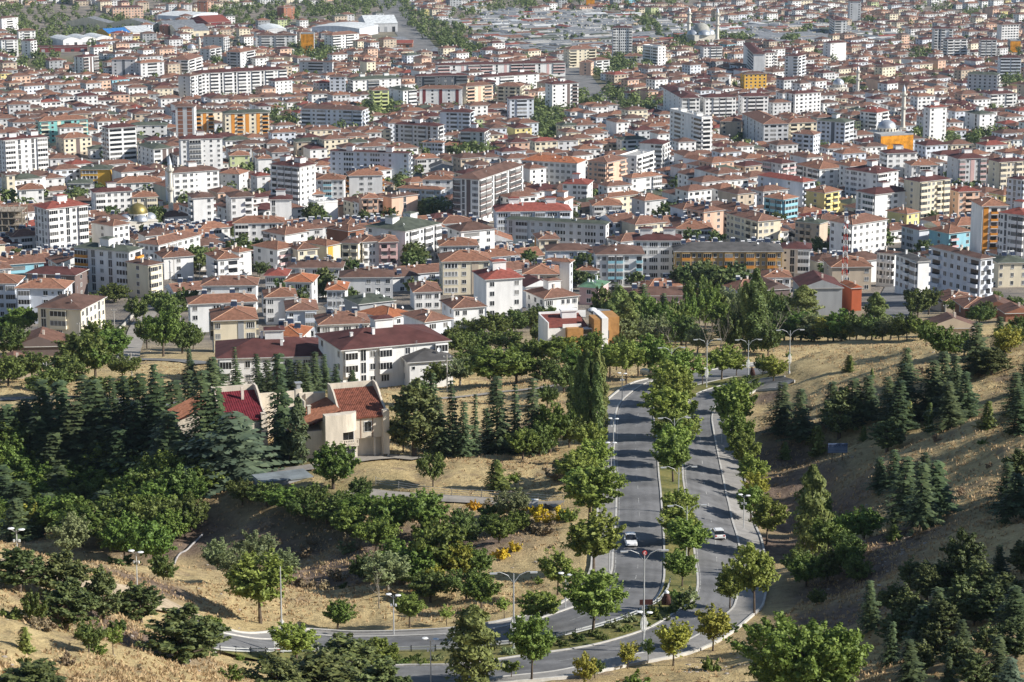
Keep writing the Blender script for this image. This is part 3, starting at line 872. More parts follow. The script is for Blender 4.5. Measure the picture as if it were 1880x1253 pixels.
# xL xC yC xR yR storeys wall roof left front options
TABLE = """
-3 7 258.7 87 252 8 W R vw BvwvB heads2 chim0 baseG
56 73 224 161 219 6 t O bw bwPbwb accC
102 117.5 256 168 252 4 C O ww wwPww accn baseT
168 199 236.6 250 233 8 W R bvD DD heads0 shops
238 240 231.5 306 230.5 3 W K ww wwww
252 282 275 318 272 4 W K wwww DPP accn
129 148 312 202 312 4 Y K w D- 
11 12 323 27 322 5 C N w w
17 35 350 80 348 3 W O w d-w
88 126 338 168 337 3 w K bb bwb
199 214 338 297 335 3 W O w wdwwB
167 173.6 355 242 351.5 4 W R w Bwwww heads1
41 86 385.5 161 377 7 W r vwvw BwvwB heads1
242 243 364 289 362 3 C O w wwB
322 331.5 257 408 254.5 7 W R w wBsww heads1 accD
320 322 197 356 197 9 w N w XX accb
357 358 208.5 393 207 6 C K w bPb acco gables
412 413 210 494 207 6 C K w wPbPwPb acco
553 665 203.5 676 199 5 B N BwBwwwBB bb
303 318 319 402 313 6 W N w ddws-wd heads1
335 355 365 392 363 5 W N vb -w
393 424 363.5 465 361.5 5 W N s w-b
473.6 496 367.6 535 367 4 W R wv v-- heads1
496.6 550 308 579 302 8 W R bBBB www heads2 accW
421 422.5 287 458 286 3 g O w w-w
473 474 293 499 292 3 W O w -
460 472 325 496 323 3 w r w w
403 404 319 439 321 3 W O w sw
544 545 262 605 259.6 4 T K w w-w-w
580 581 331 631 331 4 W O w wBww accu
564 565 359 596 357 3 w O w wb
581 582.6 375 620 372 3 W F w w-
724 804 233 815 229.8 5 w R vwBwBvd b heads1
808 863 207.6 870.6 201 6 B R -wBwB b heads1
845 889 243.4 907 232 5 w R Bwv bbb heads1
741 813 263 814.5 261 3 B O dBwwB w heaters2
812 813.6 268 876 268 2 C O w w-w
606 750.6 282.5 754 280 6 B R wsDwwDsw-w b heads2
631 641 324 702 322.6 4 w O b -dd- heaters3 acco
763 764 293 806 291 3 w O w Bww
775 776 331 831.5 331 3 W O w wdw
732 809.4 350 816 347 4 B O -wBwBw b
703 719 364 767 358 4 P N -- -v-
642.5 664.7 366 694.5 365 4 P O -- bBb
833 879 331 960.4 300.4 7 W N BvPD BBvBBvBBv accn chim4 sh3.0
958 1059 301 1079.6 293 4 w o dddddddddd -- chim4 sh3.4
999 1079 340 1092 329 3 W r d-dwB dd heads1
1174 1216.6 266 1231.5 259.6 5 W R --wB bbb
1121 1142 258 1188 256 3 W K w wBww heaters2
1079.6 1114.5 300 1150 292 4 P A wwB b-b heaters2
1138 1169 290 1201 280 4 W F -w bBb
1143 1160 328.5 1215 322.5 3 W O w w-dB heaters2
1100 1116 364 1179 356.6 3 C O w --wwP accb
1064 1089 378.7 1142 378 2 W O ww BwB
1183 1184 370 1223 366 3 w O w w-w
903 912 390 1048 388 5 B r w DBDBDB heads2
990 1036 370 1052 364 4 W O wwww w heads2
930 1112 413 1118 409 4 w K vBwwwDwwDw w heads0
968 990 441 1026 440 3 C A PD wb acco
1004 1005.5 462 1084 461 3 B N w --wB
1084 1095 468.5 1181 468 4 W N -- wdBBd-b accu
1119 1166 443 1252 443 5 W R --w wwDDD heads2
805 813 482 901 480 4 C O ww DwPw accT
859 893 515 959 511 5 W r -- w-w heads1 sh3.1
966 1000 550 1061 544 3 W A www D-wwd accw heads1
961 962 505 1024 505 3 T O w bwb heaters3
1002 1046 483 1051.5 480 4 B O -w- w
1059 1060 498 1097 498 2 w O w w
1149 1150 544 1293 544 2 p N w wwwwwww heaters4 chim5
1060 1064 528 1098 531 2 p g w w
1232 1240 463 1436 463 4 H k ww wBwwBwwBwwBwwBw acco heaters6 chim0 gables5
1411 1436.6 458 1487.7 459 4 W R ww svB
1234 1240 422 1307 422 2 W O w wdB heaters2
1334 1392 408 1433 404 4 C A wwDwbb wdw- heaters3
1460 1504.7 412 1520 407 4 T K wbb-w -
1400 1402.5 511 1452 511 2 W O w wBw
1506 1528 492 1600 491 3 T O w -w-w chim3
1610 1643 468 1648 466 4 W N wbwbb -
1645 1686 481.7 1709 480 4 W k wwbB -- 
1710 1800.8 476.6 1822.5 474 5 B N bwwwwb db chim3 sh3.1
1824 1834 484 1885 483 3 C K - w-w-w heaters2 accY
1728 1737 556 1795 555 1 T A - w chim1
1836.5 1882 397 1915 388 8 W r wvwBB BB heads1
1776 1804 380 1851 379 8 W O - Pbb acco sh2.9
1850.6 1876 331 1890 328 7 B R wvw BB
1649.5 1689 335.4 1744.5 329.3 7 C R w BwwbB heads1
1572 1607 358.6 1675 350.6 5 W R vB --dd-b heads1
1552.5 1610 320 1649.5 314 5 W R wDww-w Bww heads1
1615 1629 283 1683 281 5 W R wB dddd heads1
1642.5 1674 305 1722 304 3 W O w wBw
1739.5 1760 293 1812 291 6 w R w BwPwB accp heads1
1815 1835.5 299 1885 296 6 C R w BwwBw heads1
1500 1551.5 226 1568 222 6 B K wdwPwd DD accD heads1
1579 1610 208 1632 204 5 W r wwB wb
1696 1708 199 1738.5 197 9 W r w w-w heads1
1772 1799 211 1826 209 4 W K wv ww heads1
1801 1819 174 1867 172 4 W R w BwwBw heads1
1759 1777 136.4 1831.5 139 6 w K b wwwwww
1835 1836.6 107 1875 107 7 B R w BB
1694 1715 53.5 1749.6 53.5 10 W R vv bvB-b heads1
1733 1739.5 72.8 1776 72 7 W R B bbb
1784 1801 74 1830.5 74 7 W R D BBb
1827.5 1839.6 46.5 1871 45.5 7 W N - dddddd
1551 1560.6 3 1581 3 9 w R w w-w
1519 1525 80 1553.6 78 7 W R w w--
1506 1532 38.4 1554.6 38.4 6 W R BB bw
1277 1292 86.8 1326 86 5 W R ww wwBB heads1
1365 1384 100 1404 100 8 W R wb - 
1404 1405 98 1428 97 6 W R w bwwb baseD
1442 1465.5 104 1479 100.5 8 W R w-b bb heads1 accB
1364 1367 137 1407.6 136 5 Y N w wwwww
1218 1252 181 1285 180.4 6 W R wwww DBw heads1
1284 1295 180.4 1351.5 178.7 6 W R w wwBBBw heads1
1353 1364 178 1411 177 6 W R w wBBw heads1
1442 1460 173.6 1507 170 6 W R vv wdwdww heads1
1230 1288.5 218 1307 217 9 W F wDw-wB b heads2 sh2.9
1363 1402.5 229 1447.7 228 5 w A wvwvww dDdd
1455 1493.6 248.5 1506 245 5 B A wbbw www
1449 1450 227 1501 225 4 C A w bwbw
1323 1324 224 1362 224 4 T A w w-w
1401 1435 302 1461 298.7 5 w R Bww bb accp
1463 1504.7 312 1549 308 4 W O BvbB ddd
1392 1474 336 1496 332.7 5 B r w--w- bb
1404 1438 367.7 1464 363 4 u O bBB B accu
1495 1514 355.6 1541 350.6 4 y O w bb
1629 1665 394 1688 390 4 y O -s ww
1524 1565 414 1628 404 5 W A w-B wwwsww heaters3 chim3
1655.6 1688 424 1708 422 3 B R wD- -
1706 1742.5 430 1782 425 3 u O w b-w accp
1744.5 1760 353.6 1799 351.6 5 P r w wbw
136 236.6 464 260.4 456.6 5 W K BvwvD wb heads1 sh3.1 acco
260 272 489 298 484 4 C N w Bw
69 148 569.8 192 533 3 C N vB- wvwwvw chim3 sh3.0
30 30.6 530.6 117.5 531.5 4 B O w B-wsw heaters2 chim3
-40 -39 522 30 522 4 B O w wBwB
256 291 451.5 367 432 4 W A wwww bBdwdw chim3
48 49 503 137 507 3 n R w -w
167.6 207.6 416.6 237 411.5 4 W A w www
429 523 433 564 426 3 W A Bww-w -w chim3
428 429 411.5 520 410 3 W O w BwwD
411 438.7 465 461 461 3 W O - w-
347.7 400.4 478 439.6 474.5 3 W O --b wb
465 509.4 460 545 453 3 W O ww bwp_ accp
545 547 460 582.6 456.6 3 C A w wb
559 599.6 453 625 448 3 C O -- P- accY
527 528 493 627 493 2 w N w wwwww heaters5 chim4
486 487 507.7 525 508 2 w r w DD
523 524 518.7 572 519.6 3 w o w wdw
481 488 547.7 543 546 3 w O B d-B
503 528 572 581 570.6 3 B A w-w w-B chim3
345 349 560 470 555 3 W O w w-Ddb chim3 heaters2
371 371.5 526 470 525 3 W A w w-ww chim3
594 600 534 634 534 4 W o - DwDw
645 660 560 722.5 553 3 G K - - chim2
624 626 511 721 510 3 w N w --www chim3
661 710.6 586 757 577 2 W o dwd wwd chim3
733 781 593 828 587 2 B A - dw chim1
799 833 568 890 564 3 W A ww ww-w
733 761 538 808.5 536.6 2 W A - ddw
808 808.5 453 876 452 3 w O w wDw
671.5 744 426 809 411 5 W K w-w- wBwwBwB heads2
665 666 446 697 444 4 W A w bww-
696 697 446 730 445 4 p A w bb
626 627 447 657 448 4 C N w bb
600 639 426 668 421 3 b A - b-
359 392 590.6 470 588 3 C O BBw d--PD accG heaters1
376.6 400 660 610 654.5 2 W R Dw B-w---w-d-- heads1 chim3 sh3.2 dep18
613 629 644.7 823 627 3 W R w-w BvwB-w--B heads1 chim4 sh3.0 dep18
724 752 667 831.5 661.7 2 W k w s-w- chim0
491 492 618 552 620 2 W o w ww heaters3
543 587.6 598 678 594.5 2 W A wB dwdD heaters3 chim3
201 207 15 263 13.6 4 P R w wwwwwwwwww sh3.4
2 3 35 33 32 5 W N w wbw
-10 2 74 33 73 6 W R w wBw heads1
31 34 58 65 57 5 W A w wbw
54 56 76 67 73 6 W R w bb
136 152 106 181 103 6 W R vw BPB accn heads1
203 205 110 248 110 6 w A w wPw accD
257 258 117 301 114 5 w O w wDw
312 346 111 371 104 5 W A wwb bb
348 349 141 371 118 7 w N w bwb
373 410 69 424 66 6 w A www bbb heads1
380 385 91 406 84 5 w A ww bb
416 441 97 468 90 6 w A wBw wb heads1
355 425 62 426 62 1 W N w w
434 469 66 543 66 5 W N w- wBwBww
580 610 66 659 62 6 W A ww BwBw
549 610 115 611 114 4 w N wBw w
347 360 136 527 128 7 W R ww BwBvBvBwBvBwB heads4
787 803 121 1038 116 4 W R ww BvPBBvPBBvPB accp heads3
560 605 142 634 142 5 B N wDw wdw
625 648 148 736 144 4 W K DD wwBwww accD heads2 baseW
738 765 141 858 139 4 D R w wBwwwB heads2
838 872 152 909 152 4 D R w ww
870 886 143 990 136 4 W R w wwBwww heads2
663 685 167 714 166 6 l A bw bb
713 740 167 765 165 5 W K ww wB
765 770 164 848 164 5 W A w PwPwP accm
852 856 160 905 156 5 C A w bPb accP
913 955 160 963 154 6 C A bwbw bb
1011 1014 156 1062 153 8 W R w w-wPb heads1 accn
934 936 183 980 182 6 B R w wBw
1033 1045 92 1095 90 6 C A w bwwb
1108 1125 52 1161 52 11 W R - BwvwwwwB heads1
1180 1208 88 1222 87 7 W F wBwB ww
1064 1085 116 1090 114 4 P A w ww
1092 1094 112 1119 110 4 W A w bb
1130 1147 104 1180 104 3 w A - ww
305 308 48 312 46 4 b r w w
361 362 3 380 3 6 b A w ww
520 521 15 541 13 5 b A w ww
1770 1772 567 1832 566 1 b A w ww chim1
"""
def build_table():
    for ln in TABLE.strip().split('\n'):
        t = ln.split()
        xL, xC, yC, xR, yR = map(float, t[:5])
        n = int(t[5]); wall, roof, left, front = t[6:10]
        kw = {'chim': 2}
        sh, dep = 2.95, None
        for o in t[10:]:
            if o.startswith('heads'): kw['heads'] = int(o[5:])
            elif o.startswith('heaters'): kw['heaters'] = int(o[7:])
            elif o.startswith('chim'): kw['chim'] = int(o[4:])
            elif o.startswith('acc'): kw['acc'] = o[3:]
            elif o.startswith('base'): kw['base'] = o[4:]
            elif o.startswith('sh') and o != 'shops': sh = float(o[2:])
            elif o.startswith('dep'): dep = float(o[3:])
            elif o == 'shops': kw['shops'] = True
            elif o.startswith('gables'): kw['group'] = None
        left, front = [''.join(c for c in s if c in NOM) for s in (left, front)]
        x, y, z, yaw, R, L, s = place(xL, xC, yC, xR, yR, n, sh, dep)
        if n <= 3 and 'chim' not in ln and roof in 'OA': kw['chim'] = 3
        pb = proj((x, y, z)); HAND.append((min(xL, xC), xR, yC, pb[1], pb[2]))
        building(x, y, z, yaw, R, L, n, wall, roof, left, front, sh, near=s > 3.0, name='apartment_building' if n > 3 else 'town_house', sl=.34 if roof in 'OoAr' else .28, **kw)
build_table()
# ---------------------------------------------------------------- trees: a few grown prototypes of each kind, copied one by one
def quad_mesh(name, C, Nn, sx, sy, m, bend=.0):
    """one small four-sided leaf clump per centre C, facing Nn, with half sizes sx, sy"""
    n = len(C)
    Nn = Nn / (np.linalg.norm(Nn, axis=1)[:, None] + 1e-9)
    r = nrg.normal(size=(n, 3))
    a = np.cross(Nn, r); a /= np.linalg.norm(a, axis=1)[:, None] + 1e-9
    b = np.cross(Nn, a)
    sx = np.broadcast_to(np.asarray(sx, float), (n,))[:, None]; sy = np.broadcast_to(np.asarray(sy, float), (n,))[:, None]
    V = np.stack([C - a * sx - b * sy * .35, C + a * sx * .1 - b * sy, C + a * sx + b * sy * .2, C - a * sx * .15 + b * sy], 1).reshape(-1, 3)
    return raw_mesh(name, V, m)
def raw_mesh(name, V, m):
    n = len(V) // 4
    me = bpy.data.meshes.new(name)
    me.vertices.add(len(V)); me.vertices.foreach_set('co', V.astype(np.float32).ravel())
    me.loops.add(len(V)); me.loops.foreach_set('vertex_index', np.arange(len(V), dtype=np.int32))
    me.polygons.add(n); me.polygons.foreach_set('loop_start', np.arange(0, len(V), 4, dtype=np.int32))
    me.update(); me.validate()
    me.materials.append(m)
    return me
def rdir(n):
    v = nrg.normal(size=(n, 3)); return v / np.linalg.norm(v, axis=1)[:, None]
def leafy(name, m, R, Hc, z0, clumps, per, size, up=.3, flat=1.0, cr=.3, top=1.0, shape='round'):
    """crown of leaf sprays: uneven lobes around a core, each spray pointing outwards and up, with gaps between"""
    d = rdir(clumps)
    d[:, 2] = d[:, 2] * .9 + .1
    lobes = rdir(7); amp = nrg.uniform(.12, .34, 7)
    rad = 1 + (np.maximum(0, d @ lobes.T) ** 3 * amp[None]).sum(1) - .22
    rr = nrg.uniform(.25, 1.0, clumps) ** .5 * rad
    cen = d * rr[:, None]
    zt = np.clip((cen[:, 2] + 1) / 2, 0, 1)
    taper = 1 - (1 - top) * zt
    if shape == 'pine':
        taper = 1.12 - .82 * zt
    cen = np.stack([cen[:, 0] * R * taper, cen[:, 1] * R * taper, z0 + Hc / 2 + cen[:, 2] * Hc / 2], 1)
    C, Nn, S = [], [], []
    for c, dd in zip(cen, d):
        k = max(6, int(per * 1.7 * nrg.uniform(.5, 1.5)))
        ax = dd * np.array([1, 1, .5]) + np.array([0, 0, .55]) + rdir(1)[0] * .35
        ax /= np.linalg.norm(ax)
        ln = R * cr * nrg.uniform(.7, 1.5)
        t = nrg.uniform(-.6, 1.0, k)
        wd = ln * .62 * (1 - .65 * np.clip(t, 0, 1))
        q = rdir(k)
        C.append(c + ax * (t * ln)[:, None] + q * (wd * nrg.uniform(.3, 1.0, k))[:, None] * np.array([1, 1, flat]))
        nn = q * .55 + ax * .35 + rdir(k) * .8; nn[:, 2] += up
        Nn.append(nn); S.append(size * .78 * nrg.uniform(.55, 1.45, k))
    C, Nn, S = np.vstack(C), np.vstack(Nn), np.concatenate(S)
    return quad_mesh(name, C, Nn, S, S * .66, m)
def columnar(name, m, R, H, z0, n, size, pw=.55):
    t = nrg.uniform(0, 1, n) ** .85
    prof = R * np.clip(np.sin(np.pi * np.clip(t * .86 + .14, 0, 1)) ** pw, .03, 1) * (1 - .25 * t)
    lump = 1 + .22 * np.sin(t * 31 + 3 * nrg.uniform(0, 1)) 
    th = nrg.uniform(0, 2 * np.pi, n)
    lump *= 1 + .25 * np.sin(th * 3 + t * 17)
    rr = prof * lump * nrg.uniform(.35, 1.05, n) ** .5
    C = np.stack([rr * np.cos(th), rr * np.sin(th), z0 + t * H], 1)
    Nn = np.stack([np.cos(th), np.sin(th), np.full(n, .5)], 1) + rdir(n) * .8
    S = size * nrg.uniform(.6, 1.4, n)
    return quad_mesh(name, C, Nn, S, S * .6, m)
def coniferous(name, m, R, H, levels, nb, droop, size, pw=.85, z0=.06, flat=.3):
    V = []
    for i in range(levels):
        t = i / (levels - 1)
        z = H * (z0 + (1 - z0) * t)
        r = R * (1 - t) ** pw * nrg.uniform(.62, 1.2) + .1
        off = nrg.uniform(0, 6.28)
        k = max(3, int(nb * (1 - .45 * t)))
        for b in range(k):
            an = off + 2 * math.pi * b / k + nrg.normal() * .25
            ln = r * nrg.uniform(.5, 1.25)
            dx, dy = math.cos(an), math.sin(an)
            n = max(2, int(ln / (size * .62)))
            for j in range(n):
                u = (j + .6) / n
                zc = z - droop * ln * u ** 1.6 + .12 * ln * u
                w = size * (1.15 - .55 * u) * nrg.uniform(.7, 1.25)
                for sgn in (-1, 1):
                    px_, py_ = dx * ln * u, dy * ln * u
                    tx, ty = dx * .75 - sgn * dy * .75, dy * .75 + sgn * dx * .75
                    L_ = w * 1.25
                    zt = zc - .32 * L_ * nrg.uniform(.2, 1.3)
                    hx, hy = -ty * w * .36, tx * w * .36
                    V += [(px_ - hx, py_ - hy, zc + .06), (px_ + tx * L_ * .55 - hx, py_ + ty * L_ * .55 - hy, (zc + zt) / 2 - .08), (px_ + tx * L_, py_ + ty * L_, zt), (px_ + tx * L_ * .45 + hx, py_ + ty * L_ * .45 + hy, zc + .1)]
    for j in range(int(10)):
        V += [(-.06, 0, H - .5), (.06, 0, H - .5), (nrg.normal() * .12, nrg.normal() * .12, H + .15), (-.08, .06, H - .3)]
    return raw_mesh(name, np.array(V), m)
M_BARK = mat('bark', (.13, .10, .075), .95, .3, 2)
M_BARKP = mat('pale_bark', (.30, .27, .22), .95, .3, 2)
def trunk_mesh(H, r, limbs=5, reach=1.5, z0=.35, m=None, lean=.15):
    mb = MB()
    a = rnd.uniform(0, 6.28)
    top = (math.cos(a) * lean, math.sin(a) * lean, H)
    mb.tube([(0, 0, -.8), (0, 0, 0.05), (top[0] * .4, top[1] * .4, H * .5), top], [r * 1.5, r * 1.1, r * .75, r * .3], 0, 7)
    for k in range(limbs):
        t = rnd.uniform(z0, .85); an = a + k * 2.4
        p = Vector((top[0] * t, top[1] * t, H * t))
        q = p + Vector((math.cos(an) * reach * .5, math.sin(an) * reach * .5, reach * .45))
        e = p + Vector((math.cos(an + .3) * reach, math.sin(an + .3) * reach, reach * rnd.uniform(.6, 1.0)))
        mb.tube([p, q, e], [r * .5, r * .35, r * .12], 0, 5)
    return mb.mesh('trunk', [m or M_BARK])
L_PLANE = leafmat('plane_leaves', (0.121, 0.177, 0.033), (0.331, 0.414, 0.092), .3)
L_WALN = leafmat('walnut_leaves', (0.071, 0.119, 0.023), (0.199, 0.278, 0.056), .28)
L_GARD = leafmat('orchard_leaves', (0.061, 0.095, 0.023), (0.171, 0.225, 0.056), .25)
L_GREY = leafmat('willow_leaves', (0.121, 0.154, 0.066), (0.276, 0.319, 0.143), .25)
L_YELL = leafmat('autumn_leaves', (0.183, 0.207, 0.030), (0.415, 0.403, 0.073), .3)
L_CEDAR = leafmat('cedar_needles', (0.034, 0.054, 0.026), (0.111, 0.148, 0.061), .1)
L_BLUE = leafmat('blue_cedar_needles', (0.055, 0.078, 0.051), (0.155, 0.195, 0.117), .1)
L_PINE = leafmat('pine_needles', (0.046, 0.069, 0.023), (0.160, 0.189, 0.061), .12)
L_YOUNG = leafmat('young_conifer_needles', (0.077, 0.107, 0.025), (0.210, 0.254, 0.061), .15)
L_POPL = leafmat('poplar_leaves', (0.094, 0.130, 0.039), (0.254, 0.314, 0.092), .28)
L_TOWN = leafmat('town_leaves', (0.055, 0.086, 0.026), (0.155, 0.201, 0.061), .2)
L_FLOW = leafmat('broom_flowers', (0.512, 0.366, 0.024), (0.756, 0.549, 0.037), .2)
L_DRY = leafmat('dry_shrub', (0.195, 0.159, 0.098), (0.342, 0.268, 0.146), .15)
# kind -> list of (trunk mesh, crown mesh, height, width)
PROTO = {}
def proto(kind, n, f):
    PROTO[kind] = []
    for i in range(n):
        t, c, h, w = f(i)
        co = np.empty(len(c.vertices) * 3, np.float32); c.vertices.foreach_get('co', co); co = co.reshape(-1, 3)
        PROTO[kind].append((t, c, float(np.percentile(co[:, 2], 99.5)), 2 * float(np.percentile(np.hypot(co[:, 0], co[:, 1]), 86 if 'need' in c.materials[0].name else 95))))
proto('plane', 5, lambda i: (trunk_mesh(4.6, .14, 6, 1.5, .45), leafy('crown', L_PLANE, 2.55, 4.9, 2.0, 95, 40, .21, cr=.3, top=.7), 7.3, 6.2))
proto('walnut', 4, lambda i: (trunk_mesh(4.4, .2, 7, 1.9, .3), leafy('crown', L_WALN, 2.85, 4.8, 1.2, 90, 42, .23, cr=.3, top=.85), 6.6, 6.9))
proto('great_walnut', 1, lambda i: (trunk_mesh(6.5, .4, 9, 3.4, .3), leafy('crown', L_WALN, 5.4, 7.5, 1.2, 210, 60, .24, cr=.22, top=.85), 9.2, 11.5))
proto('orchard', 4, lambda i: (trunk_mesh(3.4, .15, 6, 1.6, .25), leafy('crown', L_GARD, 2.4, 3.7, .8, 75, 38, .21, cr=.32, top=.85), 5.0, 6.0))
proto('willow', 3, lambda i: (trunk_mesh(3.8, .18, 7, 1.7, .25, M_BARKP), leafy('crown', L_GREY, 2.5, 4.3, 1.0, 85, 40, .18, cr=.32, top=.75), 5.7, 6.3))
proto('yellow', 3, lambda i: (trunk_mesh(3.2, .1, 5, 1.4, .3), leafy('crown', L_YELL, 2.0, 3.5, 1.2, 60, 28, .19, cr=.34, top=.7), 5.0, 5.3))
proto('sapling', 3, lambda i: (trunk_mesh(3.2, .06, 5, .9, .45), leafy('crown', L_PLANE, 1.15, 2.8, 1.4, 34, 18, .17, cr=.42, top=.6), 4.4, 3.2))
proto('poplar', 3, lambda i: (trunk_mesh(13, .2, 0, 1, .3, M_BARKP, .3), columnar('crown', L_POPL, 1.5, 14.5, .8, 4200, .25, .38), 15.6, 3.6))
proto('broad_poplar', 2, lambda i: (trunk_mesh(7, .16, 5, 1.6, .25, M_BARKP, .2), columnar('crown', L_POPL, 2.1, 8.3, .8, 4400, .22, .45), 9.2, 4.8))
proto('cypress', 2, lambda i: (trunk_mesh(5, .12, 0), columnar('crown', L_CEDAR, 1.0, 8.5, .2, 1900, .24, .5), 8.8, 2.2))
proto('cedar', 5, lambda i: (trunk_mesh(11, .2, 0, 1, .3, None, .1), coniferous('crown', L_CEDAR, 3.2, 12, 19, 10, .14, .6, 1.0), 12.2, 6.4))
proto('spruce', 4, lambda i: (trunk_mesh(11.5, .16, 0, 1, .3, None, .1), coniferous('crown', L_CEDAR, 2.3, 12, 22, 9, .3, .5, 1.05), 12.2, 4.3))
proto('blue_cedar', 3, lambda i: (trunk_mesh(8, .2, 0, 1, .3, None, .1), coniferous('crown', L_BLUE, 3.5, 9.0, 16, 12, .1, .55, .75), 9.2, 6.8))
proto('young', 4, lambda i: (trunk_mesh(3.4, .08, 0), coniferous('crown', L_YOUNG, 1.05, 3.9, 15, 9, -.05, .3, .8, .02), 4.0, 2.2))
def pine_crown(i):
    return leafy('crown', L_PINE, 2.2, 5.6, .25, 105, 44, .17, up=.5, cr=.27, shape='pine', flat=.7)
proto('pine', 5, lambda i: (trunk_mesh(4.8, .17, 6, 1.4, .2), pine_crown(i), 6.2, 5.0))
proto('town', 5, lambda i: (trunk_mesh(3.4, .16, 3, 1.2, .3), leafy('crown', L_TOWN, 2.6, 5.3, 1.0, 40, 18, .46, cr=.4, top=.8), 6.8, 6.3))
proto('bush', 5, lambda i: (None, leafy('crown', (L_GARD, L_WALN, L_GREY, L_GARD, L_PLANE)[i], 1.3, 1.7, -.2, 22, 42, .19, cr=.4), 1.7, 3.0))
proto('dry_bush', 2, lambda i: (None, leafy('crown', L_DRY, 1.1, 1.3, -.2, 18, 34, .16, cr=.4), 1.3, 2.5))
proto('broom', 2, lambda i: (None, leafy('crown', L_FLOW, 1.1, 1.2, -.2, 20, 36, .15, cr=.4), 1.2, 2.5))
proto('palm', 1, lambda i: (trunk_mesh(1.4, .16, 0), raw_mesh('crown', np.array([p for k in range(60) for p in (lambda a, e, l: [(math.cos(a) * .1 - .05 * math.sin(a), math.sin(a) * .1 + .05 * math.cos(a), 1.3), (math.cos(a) * .1 + .05 * math.sin(a), math.sin(a) * .1 - .05 * math.cos(a), 1.3), (math.cos(a) * l * math.cos(e) * .6 + .08 * math.sin(a), math.sin(a) * l * math.cos(e) * .6, 1.3 + l * math.sin(e) * .75), (math.cos(a) * l * math.cos(e), math.sin(a) * l * math.cos(e), 1.3 + l * math.sin(e) - .3)])(nrg.uniform(0, 6.28), nrg.uniform(.1, 1.3), nrg.uniform(1.8, 2.8))]), L_GREY), 4.0, 4.6))
def bare_mesh():
    mb = MB()
    def grow(p, d, l, r, dep):
        e = p + d * l
        mb.tube([p, (p + e) / 2 + Vector((rnd.uniform(-.05, .05) * l, rnd.uniform(-.05, .05) * l, 0)), e], [r, r * .8, r * .55], 0, 4 if dep else 6, False)
        if dep >= 4: return
        for k in range(3 if dep < 3 else 2):
            nd = (d + Vector((rnd.uniform(-.75, .75), rnd.uniform(-.75, .75), rnd.uniform(-.05, .5)))).normalized()
            grow(p + d * l * rnd.uniform(.55, 1), nd, l * rnd.uniform(.55, .75), r * .5, dep + 1)
    grow(Vector((0, 0, -.5)), Vector((0, 0, 1)), 3.4, .13, 0)
    return mb.mesh('trunk', [M_BARKP])
PROTO['bare'] = [(bare_mesh(), None, 7.5, 4.5) for i in range(3)]
TREEN = {'plane': ('plane_tree', 'leafy light green tree', 'trees along the road'), 'walnut': ('walnut_tree', 'full dark green tree', 'broad leaved trees'), 'great_walnut': ('walnut_tree', 'very large spreading walnut tree', 'broad leaved trees'), 'orchard': ('fruit_tree', 'low dark green tree', 'broad leaved trees'),
         'willow': ('willow_tree', 'silvery green tree', 'broad leaved trees'), 'yellow': ('young_ash_tree', 'yellowish green tree', 'broad leaved trees'), 'sapling': ('sapling_tree', 'thin young tree', 'trees along the road'),
         'poplar': ('poplar_tree', 'tall slender poplar', 'poplars'), 'broad_poplar': ('poplar_tree', 'broad upright poplar', 'poplars'), 'cypress': ('cypress_tree', 'narrow dark green cypress', 'conifers'),
         'cedar': ('cedar_tree', 'broad dark cedar', 'conifers'), 'spruce': ('spruce_tree', 'slim dark spruce', 'conifers'), 'blue_cedar': ('cedar_tree', 'wide bluish cedar', 'conifers'),
         'young': ('conifer_sapling', 'small bright green conifer', 'conifers'), 'pine': ('pine_tree', 'rounded bushy pine', 'conifers'), 'town': ('town_tree', 'green tree', 'trees in the town'),
         'bush': ('bush', 'green bush', 'bushes'), 'dry_bush': ('dry_bush', 'dry brown bush', 'bushes'), 'broom': ('broom_bush', 'yellow flowering bush', 'bushes'), 'bare': ('bare_tree', 'leafless pale tree', 'bare trees'), 'palm': ('yucca_plant', 'spiky fan leaved plant', 'bushes')}
def plant(kind, x, y, H, W=None, z=None, lbl=True, noun=None):
    P = PROTO[kind]
    tm, cm, h0, w0 = P[rnd.randrange(len(P))]
    nm, desc, grp = TREEN[kind]
    sz = H / h0
    sx = sz if W is None else W / w0
    z = gz(x, y) if z is None else z
    root = empty(nm, (x, y, z - .05), rnd.uniform(0, 6.28))
    root.scale = (sx * rnd.uniform(.92, 1.08), sx * rnd.uniform(.92, 1.08), sz)
    root.rotation_euler = (rnd.gauss(0, .028), rnd.gauss(0, .028), rnd.uniform(0, 6.28))
    if tm is not None:
        link(bpy.data.objects.new('trunk', tm), root)
    if cm is not None:
        link(bpy.data.objects.new('crown', cm), root)
    if lbl:
        later(root, desc, 'bush' if 'bush' in kind or kind in ('broom', 'palm') else 'tree', grp, (x, y, z + H * .55), 'bush' if 'bush' in kind else 'tree')
    return root
def plant_px(kind, px, by, ty, w=None):
    p = hit(px, by)
    s = F / proj(p)[2]
    plant(kind, p[0], p[1], max(.4, (by - ty) / s / .965), w / s if w else None)
